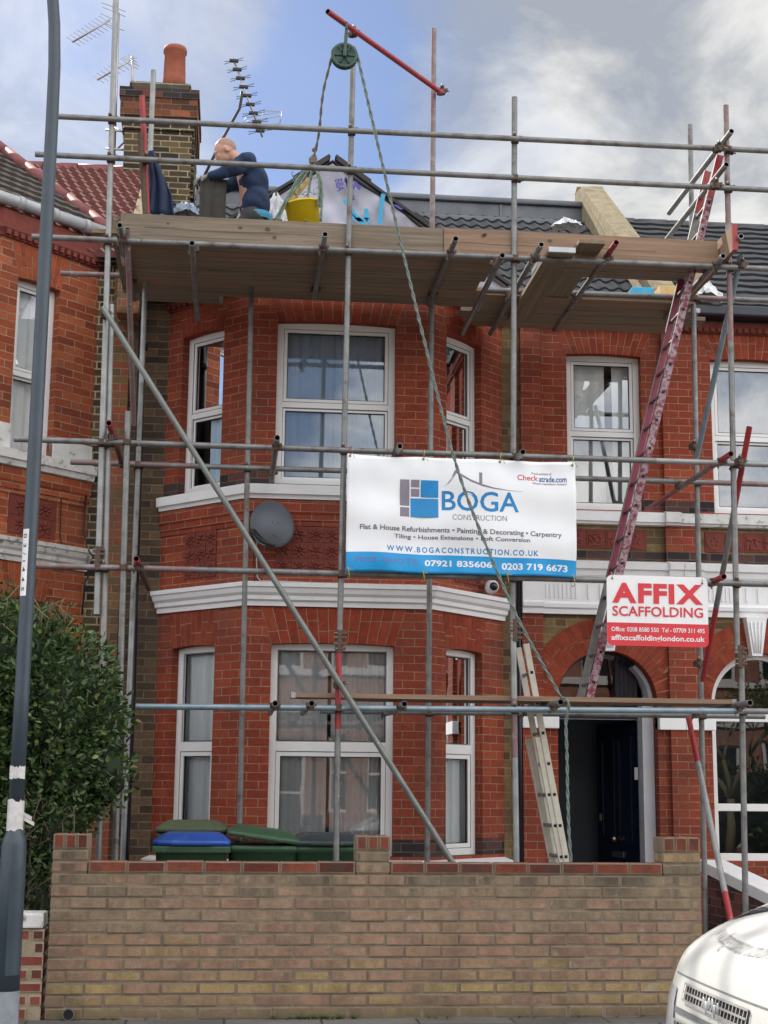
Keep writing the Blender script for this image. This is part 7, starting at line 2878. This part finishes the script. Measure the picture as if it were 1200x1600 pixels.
# jacket hung over the upright
jk = MB()
Lft = [(231, 241), (231, 262), (232, 285), (229, 305), (226, 338)]
Rgt = [(240, 239), (251, 262), (262, 290), (269, 306), (273, 340)]
rows = []
for k in range(17):
    t = k / 16 * 4
    i = min(int(t), 3)
    f = t - i
    l = (Lft[i][0] + (Lft[i + 1][0] - Lft[i][0]) * f, Lft[i][1] + (Lft[i + 1][1] - Lft[i][1]) * f)
    r = (Rgt[i][0] + (Rgt[i + 1][0] - Rgt[i][0]) * f, Rgt[i][1] + (Rgt[i + 1][1] - Rgt[i][1]) * f)
    row = []
    for j in range(25):
        s = j / 24
        p = at(l[0] + (r[0] - l[0]) * s, l[1] + (r[1] - l[1]) * s, 11.93)
        p.y += 0.022 * math.sin(s * 15 + k * 0.12) * (0.4 + k / 16) - 0.05 * math.sin(s * 3.14)
        row.append(jk.v(p))
    rows.append(row)
for a, b in zip(rows, rows[1:]):
    for j in range(24):
        jk.vface([a[j], a[j + 1], b[j + 1], b[j]], M['jacket'], True)
jo = jk.build('jacket')
jo.modifiers.new('thick', 'SOLIDIFY').thickness = 0.012
tag(jo, 'navy blue work jacket hung over a scaffold upright beside the chimney', 'jacket')


def crumple(name, label, cat, c, rx, ry, rz, m, seed):
    r = random.Random(seed)
    mb = MB()
    rows = []
    for j in range(13):
        row = []
        for i in range(17):
            u, v = i / 16 * 2 - 1, j / 12 * 2 - 1
            h = max(0, 1 - u * u * 0.8 - v * v * 0.7)
            row.append(mb.v(Vector(c) + Vector((u * rx + r.uniform(-.02, .02), v * ry + r.uniform(-.02, .02), h * rz * r.uniform(0.6, 1.2)))))
        rows.append(row)
    for a, b in zip(rows, rows[1:]):
        for i in range(16):
            mb.vface([a[i], a[i + 1], b[i + 1], b[i]], m)
    return tag(mb.build(name), label, cat)


p = at(291, 326, 13.0)
crumple('membrane_offcut', 'crumpled pale offcut of roofing membrane below the chimney', 'membrane', (p.x, 13.0, p.z - 0.10), 0.15, 0.12, 0.15, M['dish_pale'], 4)
p = at(1100, 462, 13.9)
crumple('plastic_sack', 'white plastic sack lying at the eaves near the ladder', 'sack', (p.x, 13.9, p.z - 0.06), 0.2, 0.12, 0.2, M['membrane_white'], 8)
p = at(880, 347, 15.6)
crumple('flashing_scrap', 'crumpled silver flashing where the roof meets the rendered parapet', 'flashing', (p.x, 15.4, p.z - 0.16), 0.18, 0.12, 0.12, M['membrane_white'], 9)
p = at(432, 332, 12.95)
crumple('membrane_sheet', 'crumpled white membrane sheet heaped left of the yellow tub', 'membrane', (p.x, 12.95, p.z - 0.2), 0.13, 0.12, 0.36, M['membrane_white'], 14)
p = at(146, 363, 11.95)
plank(p.x, p.x + 0.55, 11.83, 12.05, 5.965, M['board_y'], 'short board end jutting out left of the toe board beside the red hip tiles', 'loose boards laid towards the house', band=False)
bx = MB()
p, p2 = at(988, 452, 13.75), at(1022, 455, 13.75)
bx.box(p.x, p2.x, 13.75, 14.2, p.z - 0.14, p.z + 0.03, M['tape_blue'], bevel=0.012)
tag(bx.build('material_pack'), 'blue wrapped pack of roofing material glimpsed under the platform', 'pack')
bx = MB()
p, p2 = at(1030, 453, 13.75), at(1064, 456, 13.75)
bx.box(p.x, p2.x, 13.72, 14.15, p.z - 0.14, p.z + 0.04, M['board_raw'], bevel=0.008)
tag(bx.build('timber_block'), 'pale sawn timber block beside the blue pack under the platform', 'timber')

# ------------------------------------------------------------------ across the street (seen in the panes)


def opposite_house(cx, label, m):
    h = thing('terraced_house', label, 'house', (cx, -8.0, 0), 'houses across the street')
    mb = MB()
    A = Fr((cx + 2.6, -8.0), (cx + 0.9, -8.0))
    segs = [((cx + 2.75, -8.0), (cx + 2.3, -8.0)), ((cx + 2.3, -8.0), (cx + 1.5, -7.2)), ((cx + 1.5, -7.2), (cx - 0.2, -7.2)), ((cx - 0.2, -7.2), (cx - 1.0, -8.0)), ((cx - 1.0, -8.0), (cx - 2.75, -8.0))]
    wins = []
    for i, (a, b) in enumerate(segs):
        F_ = Fr(a, b)
        hs = []
        if i in (1, 2, 3):
            e = 0.25
            hs = [(e, F_.L - e, 0.9, 2.7), (e, F_.L - e, 4.2, 5.7)]
        if i == 4:
            hs = [(0.3, 1.3, 0.1, 2.6), (0.35, 1.25, 4.2, 5.7)]
        wall(mb, F_, [(0, 6.1, m)], hs)
        for hh in hs:
            wins.append((F_, hh))
    for x in (cx - 2.75, cx + 2.75):
        mb.face([(x, -8.0, 0), (x, -15, 0), (x, -15, 6.1), (x, -11.5, 8.6), (x, -8.0, 6.1)], m)
    mb.build('wall', h)
    for F_, (ua, ub, za, zb) in wins:
        w_ = MB()
        for q_ in ((ua, ua + 0.07, za, zb), (ub - 0.07, ub, za, zb), (ua + 0.07, ub - 0.07, za, za + 0.07), (ua + 0.07, ub - 0.07, zb - 0.07, zb), (ua + 0.07, ub - 0.07, (za + zb) / 2 - 0.03, (za + zb) / 2 + 0.03)):
            F_.box(w_, q_[0], q_[1], -0.15, -0.09, q_[2], q_[3], M['upvc'])
        F_.quad(w_, ua, ub, za, zb, -0.14, M['car_glass'])
        w_.build('window', h)
    mb = MB()
    pth = [s[0] for s in segs] + [segs[-1][1]]
    sweep(mb, pth, [(0, 3.05), (0.08, 3.06), (0.12, 3.27), (0, 3.3)], M['white_paint'])
    sweep(mb, pth, [(0, 4.03), (0.09, 4.04), (0.09, 4.18), (0, 4.2)], M['white_paint'])
    sweep(mb, pth, [(0, 5.95), (0.12, 5.98), (0.15, 6.12), (0, 6.15)], M['white_paint'])
    mb.build('cornice', h)
    mb = MB()
    mb.face([(cx - 2.75, -7.95, 6.1), (cx + 2.75, -7.95, 6.1), (cx + 2.75, -11.5, 8.6), (cx - 2.75, -11.5, 8.6)], M['slate_tile'])
    mb.face([(cx - 2.75, -15, 6.1), (cx + 2.75, -15, 6.1), (cx + 2.75, -11.5, 8.6), (cx - 2.75, -11.5, 8.6)], M['slate_tile'])
    mb.face([(cx - 1.0, -8.0, 6.12), (cx - 0.2, -7.2, 6.12), (cx + 1.5, -7.2, 6.12), (cx + 2.3, -8.0, 6.12), (cx + 0.6, -8.8, 7.0)], M['slate_tile'])
    mb.build('roof', h)
    return h


opposite_house(3.0, 'pinkish brick house across the street mirrored in the ground floor bay window', M['pink_brick'])
opposite_house(-2.5, 'pinkish brick house across the street, left of the one mirrored in the bay', M['pink_brick'])
opposite_house(8.5, 'pinkish brick house across the street behind the bare branched tree', M['pink_brick'])
opposite_house(14.0, 'pinkish brick house across the street farthest along to the right', M['pink_brick'])
tr = thing('tree', 'pale branched street tree mirrored in the arched window of the right neighbour', 'tree', (11.2, -4.6, 0))
mb = MB()
rt = random.Random(5)


def grow(p, d, L, r, k):
    e = p + d * L
    mb.path([p, p.lerp(e, 0.5) + Vector((rt.uniform(-.05, .05), rt.uniform(-.05, .05), 0)) * L, e], [r, r * 0.85, r * 0.7], M['bark'], 7)
    if k == 0:
        TIPS.append(e)
        return
    for i in range(3 if k > 1 else 4):
        nd = (d + Vector((rt.uniform(-.7, .7), rt.uniform(-.7, .7), rt.uniform(-0.1, .5)))).normalized()
        grow(e, nd, L * rt.uniform(0.6, 0.85), r * 0.6, k - 1)


TIPS = []
grow(Vector((11.2, -4.6, 0)), Vector((0.05, 0, 1)), 1.3, 0.11, 4)
mb.build('trunk', tr)
foliage('crown', [(t.x, t.y, t.z, 0.3, 0.3, 0.3) for t in TIPS[::4]], 2600, 0.09, M['leaf_tree'], parent=tr, edge=0.1)
hd2 = thing('hedge', 'bright garden hedge across the street mirrored in the arched window', 'hedge', (11.0, -5.6, 0))
foliage('leaves', [(9.6 + 0.9 * i, -5.6, 1.1, 0.8, 0.7, 1.1) for i in range(6)], 5000, 0.16, M['leaf_tree'], parent=hd2)
mb = MB()
for i in range(6):
    mb.ellipsoid((9.6 + 0.9 * i, -5.6, 1.0), 0.6, 0.5, 0.95, M['hedge_core'], 12, 8)
mb.build('inner_leaves', hd2)
